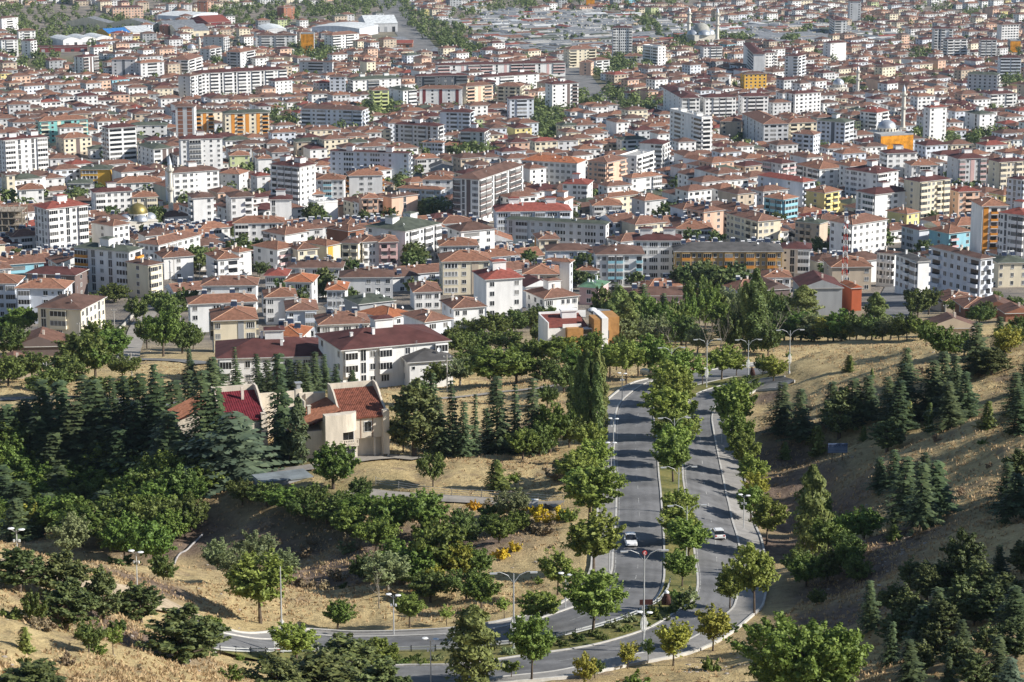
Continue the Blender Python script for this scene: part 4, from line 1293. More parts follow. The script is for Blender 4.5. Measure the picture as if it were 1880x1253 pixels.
# ---------------------------------------------------------------- trees of the foreground: kind, px, base y, top y, width
FG = """
plane 1088 1168 1043 102;plane 1090 1053 946 108;plane 1082 968 857 112;plane 1062 905 838 75;plane 1090 885 812 66;plane 1078 845 780 60;plane 1068 930 860 70;poplar 1062 812 650 28;poplar 1078 812 642 30;poplar 1092 812 640 30;poplar 1106 808 655 26;poplar 1051 800 675 26;poplar 1070 816 662 24;poplar 1098 815 665 24;plane 1150 705 632 62;plane 1195 697 618 72;plane 1120 700 640 60;plane 1172 690 630 55;plane 1225 690 632 58;orchard 1132 680 630 55;walnut 1098 705 650 50;plane 1236 886 798 72;plane 1236 838 752 84;plane 1233 800 712 100;plane 1242 772 690 80;plane 1238 745 665 76;plane 1246 716 645 70;plane 1236 862 778 66;plane 1243 968 895 62;plane 1246 1002 928 74;plane 1264 1030 955 76;plane 1252 1078 1010 68;plane 1238 990 915 60;plane 1345 806 706 78;plane 1366 872 795 64;plane 1376 905 838 56;yellow 1388 925 868 52;plane 1352 845 760 60;plane 1407 1000 915 64;plane 1385 1130 998 86;plane 1340 1118 1038 58;yellow 1309 1195 1110 66;plane 1335 760 705 60;orchard 1365 722 690 62;plane 1378 960 890 56;yellow 1236 1226 1140 62;sapling 1190 1215 1168 26;yellow 1152 1228 1178 42;yellow 1073 1262 1195 46;orchard 1092 1245 1210 34;plane 976 1252 1128 70;plane 992 1150 1080 84;broad_poplar 866 1256 1105 92;sapling 939 1245 1205 36;plane 478 1143 1022 118;walnut 620 1156 1103 58;plane 752 1153 1090 56;sapling 820 1147 1110 30;walnut 884 1122 1056 66;sapling 926 1136 1098 30;plane 1024 1092 1015 62;great_walnut 1478 1290 1138 205;walnut 1412 1262 1185 80;bare 1440 1200 1140 40;pine 36 1090 1010 80;pine 112 1110 1020 78;pine 122 1155 1062 84;pine 190 1146 1045 64;pine 258 1140 1068 74;pine 335 1225 1112 116;orchard 62 1142 1080 48;young 45 1187 1140 30;orchard 163 1202 1148 62;sapling 208 1212 1160 38;pine 60 1290 1212 112;pine 575 1290 1182 130;pine 640 1285 1172 110;plane 545 1222 1150 84;plane 695 1235 1165 76;bush 425 1250 1225 50;plane 395 1185 1125 44;pine 700 1300 1200 100;pine 510 1300 1200 90;pine 360 1205 1150 70;yellow 48 992 928 62;willow 126 1027 945 76;bush 220 1045 1018 60;sapling 285 1050 1028 22;bush 180 1060 1044 30;walnut 150 1000 925 90;walnut 230 1025 945 84;walnut 282 1042 952 78;orchard 196 985 915 80;walnut 100 970 905 90;walnut 40 940 885 100;orchard 300 1062 1010 50;walnut 165 950 890 90;orchard 70 900 850 90;walnut 250 975 905 70;walnut 15 975 920 70;orchard 120 905 850 80;willow 400 1050 985 64;willow 470 1050 972 90;willow 440 1075 1010 70;willow 520 1065 1010 60;willow 712 1095 1022 92;walnut 770 1080 1000 90;walnut 812 1070 962 120;yellow 842 1072 1004 63;orchard 856 1098 1040 86;walnut 735 1050 985 90;orchard 790 1100 1045 80;yellow 800 1090 1044 42;walnut 880 1065 1010 60;willow 690 1060 1010 60;orchard 668 1070 1015 50;walnut 790 1040 975 80;bare 697 1122 1045 50;walnut 786 978 895 92;walnut 712 988 910 70;walnut 612 897 815 86;orchard 661 918 876 44;orchard 795 893 830 58;young 912 895 838 46;sapling 946 888 858 30;palm 531 852 804 58;willow 1042 885 838 50;dry_bush 1025 880 850 60;walnut 660 960 910 80;orchard 628 950 905 70;orchard 575 935 890 70;walnut 530 945 900 76;orchard 490 930 885 70;orchard 445 925 880 60;orchard 600 968 925 60;walnut 640 985 930 66;orchard 845 975 930 46;walnut 950 985 945 50;orchard 700 965 925 60;walnut 740 965 915 60;orchard 560 960 915 60;bush 905 955 930 50;bush 770 985 962 40;spruce 514 848 648 66;cypress 548 852 728 30;blue_cedar 428 882 755 150;spruce 370 862 690 84;spruce 328 868 695 92;cedar 296 850 690 88;spruce 400 850 720 70;cedar 262 830 688 80;spruce 345 815 680 60;cedar 310 890 760 90;spruce 430 800 700 50;cedar 250 880 740 90;cedar 170 850 700 100;spruce 110 835 705 86;spruce 78 820 700 70;cedar 155 810 690 80;spruce 190 840 715 70;cedar 135 875 740 100;spruce 205 800 690 50;orchard 45 840 780 100;orchard 20 800 745 80;cedar 225 905 790 90;walnut 20 870 815 90;cedar 70 870 770 80;orchard 330 930 860 90;walnut 380 905 850 80;cedar 285 800 670 60;spruce 232 815 690 55;spruce 390 800 670 60;walnut 270 935 870 80;spruce 434 722 638 26;spruce 508 718 648 32;spruce 470 745 650 40;cedar 545 735 660 60;spruce 575 728 648 42;spruce 596 718 652 26;spruce 645 722 678 34;cedar 388 712 655 52;spruce 662 712 668 28;spruce 530 728 655 40;spruce 615 722 668 24;cedar 492 760 668 54;spruce 350 700 640 26;spruce 560 745 665 40;pine 760 838 698 84;spruce 796 828 680 50;spruce 832 838 698 38;spruce 870 832 716 28;spruce 915 838 692 62;spruce 945 835 705 34;spruce 975 835 694 44;walnut 1010 832 740 74;orchard 1045 825 770 70;spruce 895 835 745 40;orchard 740 830 760 50;cedar 810 840 730 50;spruce 850 842 740 36;orchard 990 838 780 60;walnut 960 845 790 60;willow 738 696 618 82;willow 775 672 628 44;walnut 912 712 638 100;orchard 870 690 640 70;walnut 948 706 650 70;orchard 1000 700 655 60;willow 845 712 660 60;orchard 800 715 668 50;orchard 1005 745 705 50;orchard 770 750 700 50;spruce 905 742 700 30;orchard 1035 720 670 60;walnut 970 670 625 80;walnut 1020 668 620 80;orchard 930 648 605 66;orchard 880 650 605 60;orchard 845 655 612 54;orchard 905 620 575 60;orchard 940 615 570 60;orchard 975 610 570 60;orchard 865 620 585 50;walnut 1060 690 640 70;orchard 1000 600 560 50;walnut 1085 660 610 50;orchard 830 640 600 40;yellow 1045 665 620 44;orchard 990 640 595 50;orchard 1140 660 620 50;willow 1140 640 580 60;orchard 1175 635 575 66;willow 1205 640 580 64;orchard 1240 636 590 50;walnut 1150 605 540 50;cedar 1130 600 520 56;cedar 1180 600 525 44;spruce 1215 600 540 40;orchard 1260 640 585 60;willow 1280 650 600 50;bare 1296 655 568 44;bare 1323 655 566 36;bare 1232 650 590 40;orchard 1345 650 575 56;cedar 1330 620 560 44;poplar 1384 650 500 36;poplar 1368 650 520 22;poplar 1398 648 535 20;bare 1420 650 560 40;orchard 1410 655 600 50;orchard 1440 655 600 60;walnut 1470 650 590 64;willow 1495 640 585 60;yellow 1520 645 595 50;walnut 1545 640 580 66;orchard 1572 642 590 60;broad_poplar 1608 622 538 46;orchard 1600 650 600 60;willow 1635 650 600 54;orchard 1665 648 590 54;walnut 1690 640 595 60;yellow 1560 655 610 44;orchard 1490 660 618 60;orchard 1530 668 622 60;walnut 1455 690 635 62;yellow 1420 700 650 50;orchard 1400 690 650 44;plane 1325 698 636 58;sapling 1290 708 655 40;plane 1352 690 655 40;orchard 1620 665 615 50;willow 1590 672 625 50;orchard 1650 668 622 46;orchard 1685 585 535 46;orchard 1705 578 530 50;orchard 1670 560 530 30;orchard 1798 600 565 46;orchard 1810 590 555 44;orchard 1860 580 545 50;cedar 1835 640 575 36;orchard 1855 640 590 60;orchard 1770 648 605 50;walnut 1735 660 600 66;cedar 1790 690 598 76;yellow 1845 672 612 50;orchard 1870 620 585 40;orchard 1700 640 600 40;orchard 1828 560 535 30;orchard 1750 575 550 30;spruce 1660 705 636 44;cedar 1725 745 640 70;cedar 1752 750 648 60;cedar 1658 775 668 76;cedar 1702 762 655 74;spruce 1590 775 698 56;cedar 1560 790 700 64;spruce 1430 795 702 56;cedar 1466 808 716 62;pine 1540 808 718 64;spruce 1525 780 700 50;cedar 1645 800 700 66;cedar 1740 790 700 70;cedar 1870 800 720 60;young 1546 792 766 14;young 1558 678 648 22;young 1664 786 738 24;young 1704 797 742 20;young 1760 768 745 14;pine 1628 835 776 52;young 1500 838 782 36;young 1475 805 780 18;young 1585 808 780 14;young 1600 700 680 10;pine 1820 690 640 60;cedar 1880 720 640 60;young 1440 850 818 20;young 1812 790 740 30;cedar 1655 958 835 78;cedar 1690 968 848 70;spruce 1612 905 842 40;pine 1872 905 828 56;cedar 1640 900 830 50;cedar 1700 915 822 66;orchard 1560 1030 985 60;walnut 1585 1000 940 70;orchard 1520 1060 1000 60;broad_poplar 1490 1030 855 66;broad_poplar 1506 1010 905 40;orchard 1460 1060 1010 60;walnut 1540 1010 950 60;orchard 1575 1060 1015 50;dry_bush 1542 985 945 30;young 1640 990 960 30;spruce 1595 1172 1080 44;pine 1638 1135 1074 50;spruce 1632 1222 1140 42;pine 1660 1160 1092 50;spruce 1668 1262 1172 56;pine 1712 1215 1145 50;pine 1772 1090 980 66;pine 1760 1150 1060 60;cedar 1720 1150 1080 60;pine 1700 1125 1060 50;pine 1812 1205 1145 50;blue_cedar 1850 1275 1180 90;pine 1850 1110 1048 60;cedar 1860 1165 1090 60;pine 1790 1150 1090 50;cedar 1690 1190 1115 60;spruce 1740 1260 1200 36;pine 1876 1050 990 50;young 1615 1110 1080 20;cedar 1830 1060 1000 44;orchard 1500 1110 1080 40;cedar 1765 1205 1145 46;pine 1670 1075 1020 40;orchard 210 555 522 54;orchard 270 640 585 50;walnut 300 655 570 66;orchard 310 595 540 50;orchard 335 650 590 60;walnut 185 650 590 76;orchard 150 690 610 90;orchard 120 715 650 90;walnut 40 620 565 70;orchard 20 655 600 70;orchard 60 700 650 80;orchard 15 710 655 70;orchard 90 730 675 80;walnut 175 690 630 70;orchard 225 700 655 60;walnut 205 665 605 70;orchard 250 590 545 40;orchard 285 570 535 50;orchard 5 620 585 40;orchard 235 735 690 60;walnut 60 775 740 60;orchard 355 640 600 40;orchard 170 575 540 40;orchard 340 570 530 40;orchard 15 560 530 40;orchard 135 575 545 50;orchard 180 730 690 60;bush 1245 1100 1078 40;bush 1268 1100 1075 40;bush 1255 1118 1095 40;bush 1225 1125 1105 40;bush 1195 1132 1108 40;bush 1160 1142 1122 36;bush 1130 1153 1135 34;bush 1150 1160 1143 30;bush 1090 1168 1150 30;bush 1060 1178 1160 30;bush 1030 1187 1170 30;bush 1005 1190 1173 28;bush 1185 1150 1134 28;bush 1105 1176 1160 28;bush 1215 1138 1122 30;bush 970 1198 1180 30;bush 930 1203 1184 30;bush 890 1208 1190 30;bush 850 1212 1195 30;bush 800 1213 1197 30;bush 760 1214 1197 30;bush 720 1214 1197 30;bush 680 1214 1198 30;bush 640 1214 1198 30;bush 590 1214 1198 30;bush 540 1214 1200 26;bush 480 1212 1200 24;bush 440 1208 1196 24;bush 905 1218 1202 26;bush 780 1220 1205 26;bush 740 1220 1206 26;bush 700 1221 1207 26;broom 1000 960 938 40;broom 1030 955 930 36;broom 985 945 925 30;broom 920 1020 1002 34;broom 945 1012 995 30;broom 870 940 924 26;broom 960 938 922 24;dry_bush 900 935 915 50;dry_bush 940 940 915 60;dry_bush 975 985 962 50;dry_bush 650 1010 985 50;dry_bush 670 1040 1015 40;dry_bush 1000 985 960 40;bush 1045 960 935 40;bush 1340 1160 1140 30;bush 1305 1235 1205 36;dry_bush 620 1060 1040 40;dry_bush 600 1085 1066 40;bush 1160 1268 1230 90;walnut 25 845 783 90;walnut 60 905 839 90;walnut 105 935 869 90;walnut 140 905 841 84;walnut 185 915 851 90;walnut 220 945 879 86;walnut 195 975 911 80;walnut 255 940 874 80;walnut 290 955 891 76;cedar 40 815 729 80;cedar 15 835 745 80;cedar 100 900 800 90;cedar 210 890 780 90;cedar 180 880 780 84;walnut 320 965 905 70;walnut 350 940 880 70;walnut 310 1000 942 66;walnut 125 980 914 84;walnut 80 950 886 84;walnut 10 925 859 80;walnut 60 990 934 70;orchard 215 1010 950 70;cedar 330 900 810 80;cedar 360 885 795 80;cedar 255 860 760 84;cedar 300 870 770 84;walnut 340 980 924 60;cedar 1680 935 839 76;cedar 1715 950 846 80;cedar 1845 925 839 66;cedar 1860 960 870 70;pine 1645 1185 1119 56;pine 1680 1160 1094 56;pine 1730 1180 1110 60;pine 1755 1230 1164 60;pine 1790 1260 1190 60;pine 1820 1150 1080 60;pine 1865 1220 1150 60;pine 1690 1235 1175 50;pine 1735 1100 1040 56;pine 1800 1100 1036 56;pine 1705 1075 1025 44;cedar 1830 1245 1165 60;walnut 1480 1075 1015 70;walnut 1520 1030 966 66;walnut 1555 1050 990 60;walnut 1500 985 929 60;cedar 1630 770 690 60;cedar 1770 770 684 64;cedar 1860 770 690 60;orchard 1105 603 529 42;broad_poplar 1118 622 553 41;broad_poplar 1137 614 526 42;broad_poplar 1149 639 549 45;broad_poplar 1164 605 536 55;bare 1184 637 575 47;walnut 1194 609 542 42;walnut 1214 636 557 40;broad_poplar 1222 629 559 50;orchard 1238 624 550 45;walnut 1251 633 572 53;walnut 1265 622 546 43;orchard 1284 601 508 53;walnut 1294 614 527 53;orchard 1308 612 522 45;walnut 1328 625 558 59;willow 1338 599 528 58;willow 1359 630 536 46;broad_poplar 1367 605 522 59;orchard 1385 634 565 58;orchard 1396 609 528 47;broad_poplar 1408 600 536 56;orchard 1432 623 548 48;orchard 1439 601 541 52;bare 1461 625 546 45;broad_poplar 1475 603 525 60;bush 636 1015 995 41;dry_bush 742 1035 1021 28;dry_bush 553 1078 1054 49;orchard 849 1005 950 69;dry_bush 920 982 966 32;walnut 917 1007 963 54;willow 942 956 900 69;orchard 909 981 947 43;dry_bush 535 1074 1055 38;walnut 835 1051 1001 63;bush 895 969 946 47;walnut 691 1007 946 77;dry_bush 482 1056 1034 45;dry_bush 678 985 961 49;bush 797 977 954 46;bush 484 1077 1054 45;bush 855 993 979 28;dry_bush 836 993 979 30;dry_bush 691 1046 1024 44;bush 758 1059 1038 42;orchard 848 1069 1022 60;dry_bush 556 1014 995 40;bush 511 1026 1006 40;dry_bush 732 1077 1063 28;walnut 201 938 870 92;walnut 212 994 938 88;cedar 38 961 895 92;walnut 269 958 903 92;cedar 86 977 904 92;cedar 13 948 877 80;walnut 26 895 824 72;cedar 11 951 883 71;walnut 287 913 839 82;cedar 166 889 825 91;walnut 39 915 855 75;walnut 82 884 826 79;orchard 274 931 863 92;walnut 30 871 797 70;cedar 94 949 870 71;walnut 93 981 911 86;walnut 252 887 831 94;orchard 291 987 909 94;orchard 35 911 850 82;walnut 128 979 914 72;cedar 111 931 853 81;walnut 69 922 859 78;walnut 10 897 833 94;cedar 32 997 918 75;cedar 201 914 858 82;walnut 321 912 836 82;walnut 1 989 929 70;walnut 341 875 817 87;cedar 189 973 908 80;orchard 217 983 915 79;walnut 100 912 847 90;orchard 288 893 834 87;cedar 7 932 856 93;cedar 279 905 847 82;orchard 368 893 835 89;walnut 19 906 843 83;orchard 352 969 903 75;walnut 201 987 927 91;walnut 210 871 802 93;cedar 265 935 878 92
"""
def foreground_trees():
    for t in FG.replace('\n', ';').split(';'):
        t = t.split()
        if t:
            k = t[0]; v = [float(q) for q in t[1:]]
            if k in ('orchard', 'walnut', 'willow', 'yellow', 'broad_poplar') and 1430 < v[0] < 1700 and 632 < v[1] < 700: v[2] -= (v[1] - 627) * .6; v[1] = 627
            if k == 'plane': v[2] -= 3; v[3] *= 1.02
            plant_px(k, *v)
foreground_trees()
# low scrub dotted over the slopes
def scrub():
    r = random.Random(3)
    c = 0
    while c < 70:
        px, py = r.choice(((r.uniform(1420, 1880), r.uniform(650, 860)), (r.uniform(1600, 1880), r.uniform(860, 1240)), (r.uniform(0, 420), r.uniform(1100, 1250)), (r.uniform(560, 1050), r.uniform(930, 1080))))
        p = hit(px, py)
        if near_road(np.array([p[0]]), np.array([p[1]]))[0] < 9: continue
        h = r.uniform(.5, 1.3)
        plant(r.choice(('bush', 'dry_bush', 'dry_bush')), p[0], p[1], h, h * r.uniform(1.4, 2.2)); c += 1
scrub()

# ---------------------------------------------------------------- landmark buildings of their own shape
def dome(mb, r, m, squash=1.0, n=20, c=(0, 0, 0)):
    mb.lathe([(r * math.cos(a), r * math.sin(a) * squash) for a in np.linspace(0, math.pi / 2 - .02, 9)] + [(.02, r * squash)], m, n, c)
M_LEAD = mat('dome_sheet', (.46, .49, .53), .45, .15, .4, 0, .5, .5)
M_GOLD = mat('dome_gilt', (.26, .21, .07), .45, .3, .3, 0, .5, .5)
M_STONE = mat('mosque_stone', (.66, .62, .54), .9, .12, .4)
def minaret(px, by, ty, balc=2, desc='', mw=1.25):
    p = hit(px, by); s = F / proj(p)[2]; H = (by - ty) / s / .98
    HAND.append((px - 5, px + 5, ty, by, proj(p)[2]))
    root = empty('minaret', (p[0], p[1], ground(p[0], p[1])))
    b = MB(); b.box(-mw * 1.5, mw * 1.5, -mw * 1.5, mw * 1.5, -3, H * .14, 0); b.build('base', M_STONE, root)
    sh = MB(); sh.lathe([(mw * 1.2, H * .14), (mw, H * .2), (mw * .95, H * .8), (mw * .9, H * .86)], 0, 12); sh.build('shaft', M_STONE, root, True)
    for k in range(balc):
        z = H * (.52 + .26 * k)
        bb = MB(); bb.lathe([(mw, z - 1.2), (mw * 1.7, z), (mw * 1.7, z + 1.0), (mw * 1.55, z + 1.0), (mw * 1.55, z + .1), (mw * .9, z + .1)], 0, 12); bb.build('balcony', M_STONE, root)
    cp = MB(); cp.lathe([(mw * 1.0, H * .86), (mw * .5, H * .93), (.03, H * .985), (.03, H)], 0, 12); cp.build('cap', M_LEAD, root, True)
    later(root, desc, 'minaret', 'minarets', (p[0], p[1], p[2] + H * .5))
def mosque(px, by, r, body, hb, domem, desc, yaw=.4, halves=True, dm=1.0):
    p = hit(px, by); g = ground(p[0], p[1])
    HAND.append((px - 20, px + 20, by - 45, by + 6, proj(p)[2]))
    root = empty('mosque', (p[0], p[1], g), yaw)
    w = body / 2
    b = MB(); b.box(-w, w, -w, w, -4, hb, 0); b.box(-w - .2, w + .2, -w - .2, w + .2, hb, hb + .4, 0); b.build('wall', M_STONE, root)
    d = MB(); d.lathe([(r * 1.02, hb + .4), (r * 1.02, hb + 3.2)], 0, 20); d.build('drum', M_STONE, root)
    for k in range(16):
        a = 2 * math.pi * k / 16
        wb = MB(); M = Matrix.Rotation(a, 4, 'Z') @ Matrix.Translation((r * 1.03, 0, hb + 1)); wb.box(-.05, .06, -.4, .4, 0, 1.6, 0, M); wb.build('window', M_GLASS, root)
    t = MB(); dome(t, r, 0, dm, 24, (0, 0, hb + 3.2)); o = t.build('dome', domem, root, True)
    f = MB(); f.tube([(0, 0, hb + 3.0 + r * dm), (0, 0, hb + 4.6 + r * dm)], [.2, .05], 0, 6); f.build('finial', M_GOLD, o)
    if halves:
        for k in range(4):
            a = k * math.pi / 2
            hd = MB(); dome(hd, r * .72, 0, .8, 16, (math.cos(a) * w * .72, math.sin(a) * w * .72, hb + .4)); hd.build('half_dome', M_LEAD, root, True)
    for k in range(4):
        for u in (-.5, 0, .5):
            M = Matrix.Rotation(k * math.pi / 2, 4, 'Z') @ Matrix.Translation((w + .02, u * body * .55, 1.2))
            wb = MB(); wb.box(-.05, .08, -.7, .7, 0, 3.0, 0, M); wb.build('window', M_GLASS, root)
    FOOT.append((p[0], p[1], w + 3, w + 3, yaw))
    later(root, desc, 'mosque', 'mosques', (p[0], p[1], g + hb))
mosque(254, 425, 4.6, 15, 5.5, M_GOLD, 'pale mosque under a gilded dome with silver half domes')
mosque(1627, 258, 6.6, 20, 6.0, M_LEAD, 'mosque under one big shining silver dome', halves=False, dm=.8)
mosque(1287, 78, 10.0, 26, 9.0, mat('grey_dome', (.36, .35, .31), .7, .15, .4), 'grand grey domed mosque between two tall minarets', .3)
mosque(1539, 172, 5.0, 13, 5.0, M_LEAD, 'little white mosque with a rounded silver roof', halves=False)
mosque(352, 103, 4.5, 14, 5.0, M_LEAD, 'low old mosque with a small pale dome among apartment blocks', halves=False)
minaret(315, 417, 285, 2, 'white stone minaret with two balconies beside the gilded dome', 1.15)
minaret(1657, 247, 156, 2, 'cream minaret beside the silver dome', 1.5)
minaret(1264.5, 74, 14, 2, 'pale minaret standing on the town side of the grand grey mosque', 2.0)
minaret(1316.5, 82, 15, 2, 'pale minaret in front of the grand grey mosque', 2.0)
minaret(1574, 175, 122, 2, 'slim white minaret near the little white mosque', 1.4)
minaret(367, 100, 68, 1, 'slim white minaret above the low old mosque', 1.2)

M_VILLA = mat('villa_render', (.62, .55, .45), .92, .14, .7, .12, .15, streak=True)
M_TILE = mat('villa_tile', (.23, .082, .052), .85, .35, 1.4, .2, .2)
M_TILE2 = mat('villa_tile_light', (.34, .15, .09), .85, .25, 1.4, .2, .2)
def profile_wall(mb, prof, t, M, m=0, z0=-3.0):
    """wall whose top follows a profile [(y, z)] along depth, thickness t in x"""
    n = len(prof)
    b = len(mb.v)
    for x in (0, t):
        for y, z in prof:
            mb.v.append(tuple(M @ Vector((x, y, z0)))); mb.v.append(tuple(M @ Vector((x, y, z))))
    for s in (0, 1):
        o = b + s * 2 * n
        for i in range(n - 1):
            q = (o + 2 * i, o + 2 * i + 1, o + 2 * i + 3, o + 2 * i + 2)
            mb.f.append(q if s == 0 else q[::-1]); mb.m.append(m)
    for i in range(n - 1):
        mb.f.append((b + 2 * i + 1, b + 2 * n + 2 * i + 1, b + 2 * n + 2 * i + 3, b + 2 * i + 3)); mb.m.append(m)
    mb.f.append((b, b + 2 * n, b + 2 * n + 1, b + 1)); mb.m.append(m)
    e = 2 * (n - 1)
    mb.f.append((b + e + 1, b + 2 * n + e + 1, b + 2 * n + e, b + e)); mb.m.append(m)
def tiled_plane(parent, O, U, V, nu, m, name='roof', rib=.16, m2=None):
    """tiled slope: O corner, U along the eave, V up the slope; raised ribs of tile run up it"""
    O, U, V = Vector(O), Vector(U), Vector(V)
    N = U.cross(V).normalized()
    mb = MB()
    mb.poly([O, O + U, O + U + V, O + V], 0)
    mb.poly([O + V - N * .3, O + U + V - N * .3, O + U - N * .3, O - N * .3], 0)
    mb.poly([O - N * .3, O + U - N * .3, O + U, O], 0)
    r = mb.build(name, m, parent)
    for k in range(nu):
        u = U * ((k + .5) / nu)
        h = U / nu * .28
        tb = MB()
        p = [O + u - h, O + u + h]
        tb.poly([p[0] + N * .01, p[0] + h + N * rib, p[0] + h + V + N * rib, p[0] + V + N * .01], 0)
        tb.poly([p[0] + h + N * rib, p[1] + N * .01, p[1] + V + N * .01, p[0] + h + V + N * rib], 0)
        tb.poly([p[0] + N * .01, p[1] + N * .01, p[0] + h + N * rib], 0)
        tb.build('tile_row', m2 or M_TILE2, r)
    return r
def gable_wing(root, x0, w, y0, D, zf, zb, m_roof, ribs, over=3.3, recess=1.3):
    """wing with a roof falling towards the front between two raised stepped side walls"""
    I = Matrix.Identity(4)
    pr = lambda y_, z_: [(y_, z_ + .9), (y_ + D * .16, z_ + .9), (y_ + D * .34, z_ + 1.5), (y_ + D * .6, zb + .1), (y_ + D * .8, zb + 1.0), (y_ + D, zb + 1.0)]
    a = MB(); profile_wall(a, pr(y0, zf), .3, Matrix.Translation((x0, 0, 0))); a.build('side_wall', M_VILLA, root)
    a = MB(); profile_wall(a, [(y0 - .2, zf + 1.0)] + pr(y0, zf)[1:], .34, Matrix.Translation((x0 + w - .3, 0, 0))); a.box(x0 + w - 1.1, x0 + w + .03, y0 - .5, y0 + .6, .2, zf + 1.0, 0); a.build('side_wall', M_VILLA, root)
    b = MB()
    b.box(x0 + .3, x0 + w - .3, y0 + .25, y0 + D - .2, over, zf + .1, 0)
    b.box(x0 + .3, x0 + w - .3, y0 + recess, y0 + D - .2, -3, over, 0)
    b.box(x0, x0 + w, y0 + D - .3, y0 + D, -3, zb + .9, 0)
    b.build('wall', M_VILLA, root)
    tiled_plane(root, (x0 + .3, y0 - .25, zf), (w - .6, 0, 0), (0, D * .93, zb - zf), ribs, m_roof, 'roof', .07, m_roof)
def villa():
    p = hit(592, 843); g = ground(p[0], p[1])
    root = empty('villa', (p[0], p[1], g), .33)
    gable_wing(root, 3.5, 8.7, -.6, 9.8, 7.3, 10.6, M_TILE, 24)
    # front block with a rounded inner corner
    b = MB()
    b.box(0, 3.2, -2.6, -.7, 2.6, 8.5, 0); b.box(0, .3, -.7, 1.5, 2.6, 7.2, 0)
    b.box(.9, 6.2, -1.2, 8.0, -3, 2.6, 0); b.box(.0, .3, -2.6, -2.2, -3, 2.6, 0)
    arc = [(3.2 + 3.0 * math.sin(a), -2.6 + 2.2 * (1 - math.cos(a))) for a in np.linspace(0, math.pi / 2.2, 8)]
    for (xa, ya), (xb, yb) in zip(arc[:-1], arc[1:]):
        b.poly([(xa, ya, 5.2), (xb, yb, 5.2), (xb, yb, 8.5), (xa, ya, 8.5)], 0)
    b.box(3.2, 6.2, -.55, .2, 2.6, 8.3, 0)
    b.poly([(x, y, 8.5) for x, y in arc] + [(6.2, -.3, 8.49), (3.2, -.3, 8.49)], 0)
    b.build('wall', M_VILLA, root)
    bal = MB(); bal.box(3.2, 6.2, -2.2, -.6, 2.5, 2.75, 0); bal.box(3.2, 6.2, -2.2, -2.08, 3.55, 3.7, 0)
    for k in range(9):
        bal.box(3.3 + k * .34, 3.46 + k * .34, -2.19, -2.09, 2.75, 3.55, 0)
    bal.build('balcony', M_VILLA, root)
    for (x, y, z, w, h) in ((4.7, -.57, 2.8, 2.0, 2.3), (8.4, -.36, 4.5, 1.3, 1.8), (1.6, -1.22, .3, 1.1, 2.0), (3.4, -1.22, .3, 1.4, 2.0), (5.0, -1.22, .3, 1.4, 2.0)):
        wb = MB(); M = Matrix.Translation((x, y, z))
        wb.box(-w / 2 - .08, w / 2 + .08, -.06, .02, -.08, h + .08, 0, M)
        for k in (0, 1):
            xx = -w / 2 + k * w / 2
            wb.box(xx + .03, xx + w / 2 - .03, -.09, -.05, .03, h - .03, 1, M)
        wb.build('window', [M_FRAME, M_GLASS], root)
    dv = MB(); dv.box(-.01 + 7.0, 7.2, -.4, -.3, 3.3, 6.9, 0); dv.box(9.2, 9.4, -.4, -.3, 3.3, 6.9, 0); dv.build('pilaster', mat('villa_joint', (.28, .20, .15), .9), root)
    for x in (9.6, 11.1):
        c = MB(); c.box(x - .15, x + .15, -.5, -.2, -3, 3.3, 0); c.build('post', M_VILLA, root)
    # side wing with the ribbed tile roof falling to the left, and its screen walls
    sw = MB(); sw.box(-5.0, .2, -.4, 10.5, -3, 5.4, 0); sw.box(.2, 3.5, .2, 10.5, -3, 6.6, 0); sw.box(-.5, 3.2, 9.6, 10.0, -3, 9.8, 0); sw.build('wall', M_VILLA, root)
    tiled_plane(root, (-5.6, 9.6, 5.4), (0, -10.2, 0), (9.0, 0, 3.5), 17, M_TILE)
    s2 = MB(); profile_wall(s2, [(-6.4, 6.9), (-2.5, 7.4), (-.5, 9.6), (3.2, 9.8)], .3, Matrix.Translation((0, 10.6, 0)) @ Matrix.Rotation(-math.pi / 2, 4, 'Z')); s2.build('screen_wall', M_VILLA, root)
    s3 = MB(); s3.box(-1.6, -1.3, 6.5, 10.5, 5, 9.2, 0); s3.box(-1.6, 2.4, 10.0, 10.3, 5, 9.9, 0); s3.box(-2.2, -.9, 10.3, 11.3, 5, 10.6, 0); s3.build('screen_wall', M_VILLA, root)
    ch = MB(); ch.box(-1.4, -.85, 4.6, 5.1, 6.3, 8.7, 0); ch.box(-1.5, -.75, 4.5, 5.2, 8.7, 8.85, 0); ch.build('chimney', M_VILLA, root)
    ch = MB(); ch.box(-1.9, -1.2, 10.5, 11.2, 10.0, 11.6, 0); ch.box(-2.2, -.9, 10.3, 11.4, 11.6, 11.8, 0); ch.build('chimney', M_STEEL, root)
    FOOT.append((p[0], p[1] + 4, 12, 10, .33))
    later(root, 'cream rendered villa with stepped side walls and red tiled slopes', 'villa', None, (p[0], p[1], g + 5))
    # its red roofed neighbour among the cedars
    p = hit(452, 838); g = ground(p[0], p[1])
    root = empty('villa', (p[0], p[1] + 6, g), .33)
    gable_wing(root, -5.2, 8.4, -.6, 9.5, 5.6, 9.0, mat('villa_crimson', (.15, .018, .026), .8, .25, 1.2, .15), 18)
    tb = MB(); tb.box(-13, -6.5, 1.5, 9, -3, 6.0, 0); tb.build('wall', M_VILLA, root)
    tiled_plane(root, (-13.4, 9.4, 6.0), (0, -8.3, 0), (7.0, 0, 3.0), 15, M_TILE)
    s = MB(); s.box(3.2, 10.5, 7.0, 7.3, -3, 8.4, 0); s.build('screen_wall', M_VILLA, root)
    c = MB(); c.box(-.2, .3, 5.2, 5.7, 7, 10.3, 0); c.build('chimney', M_CHIM, root)
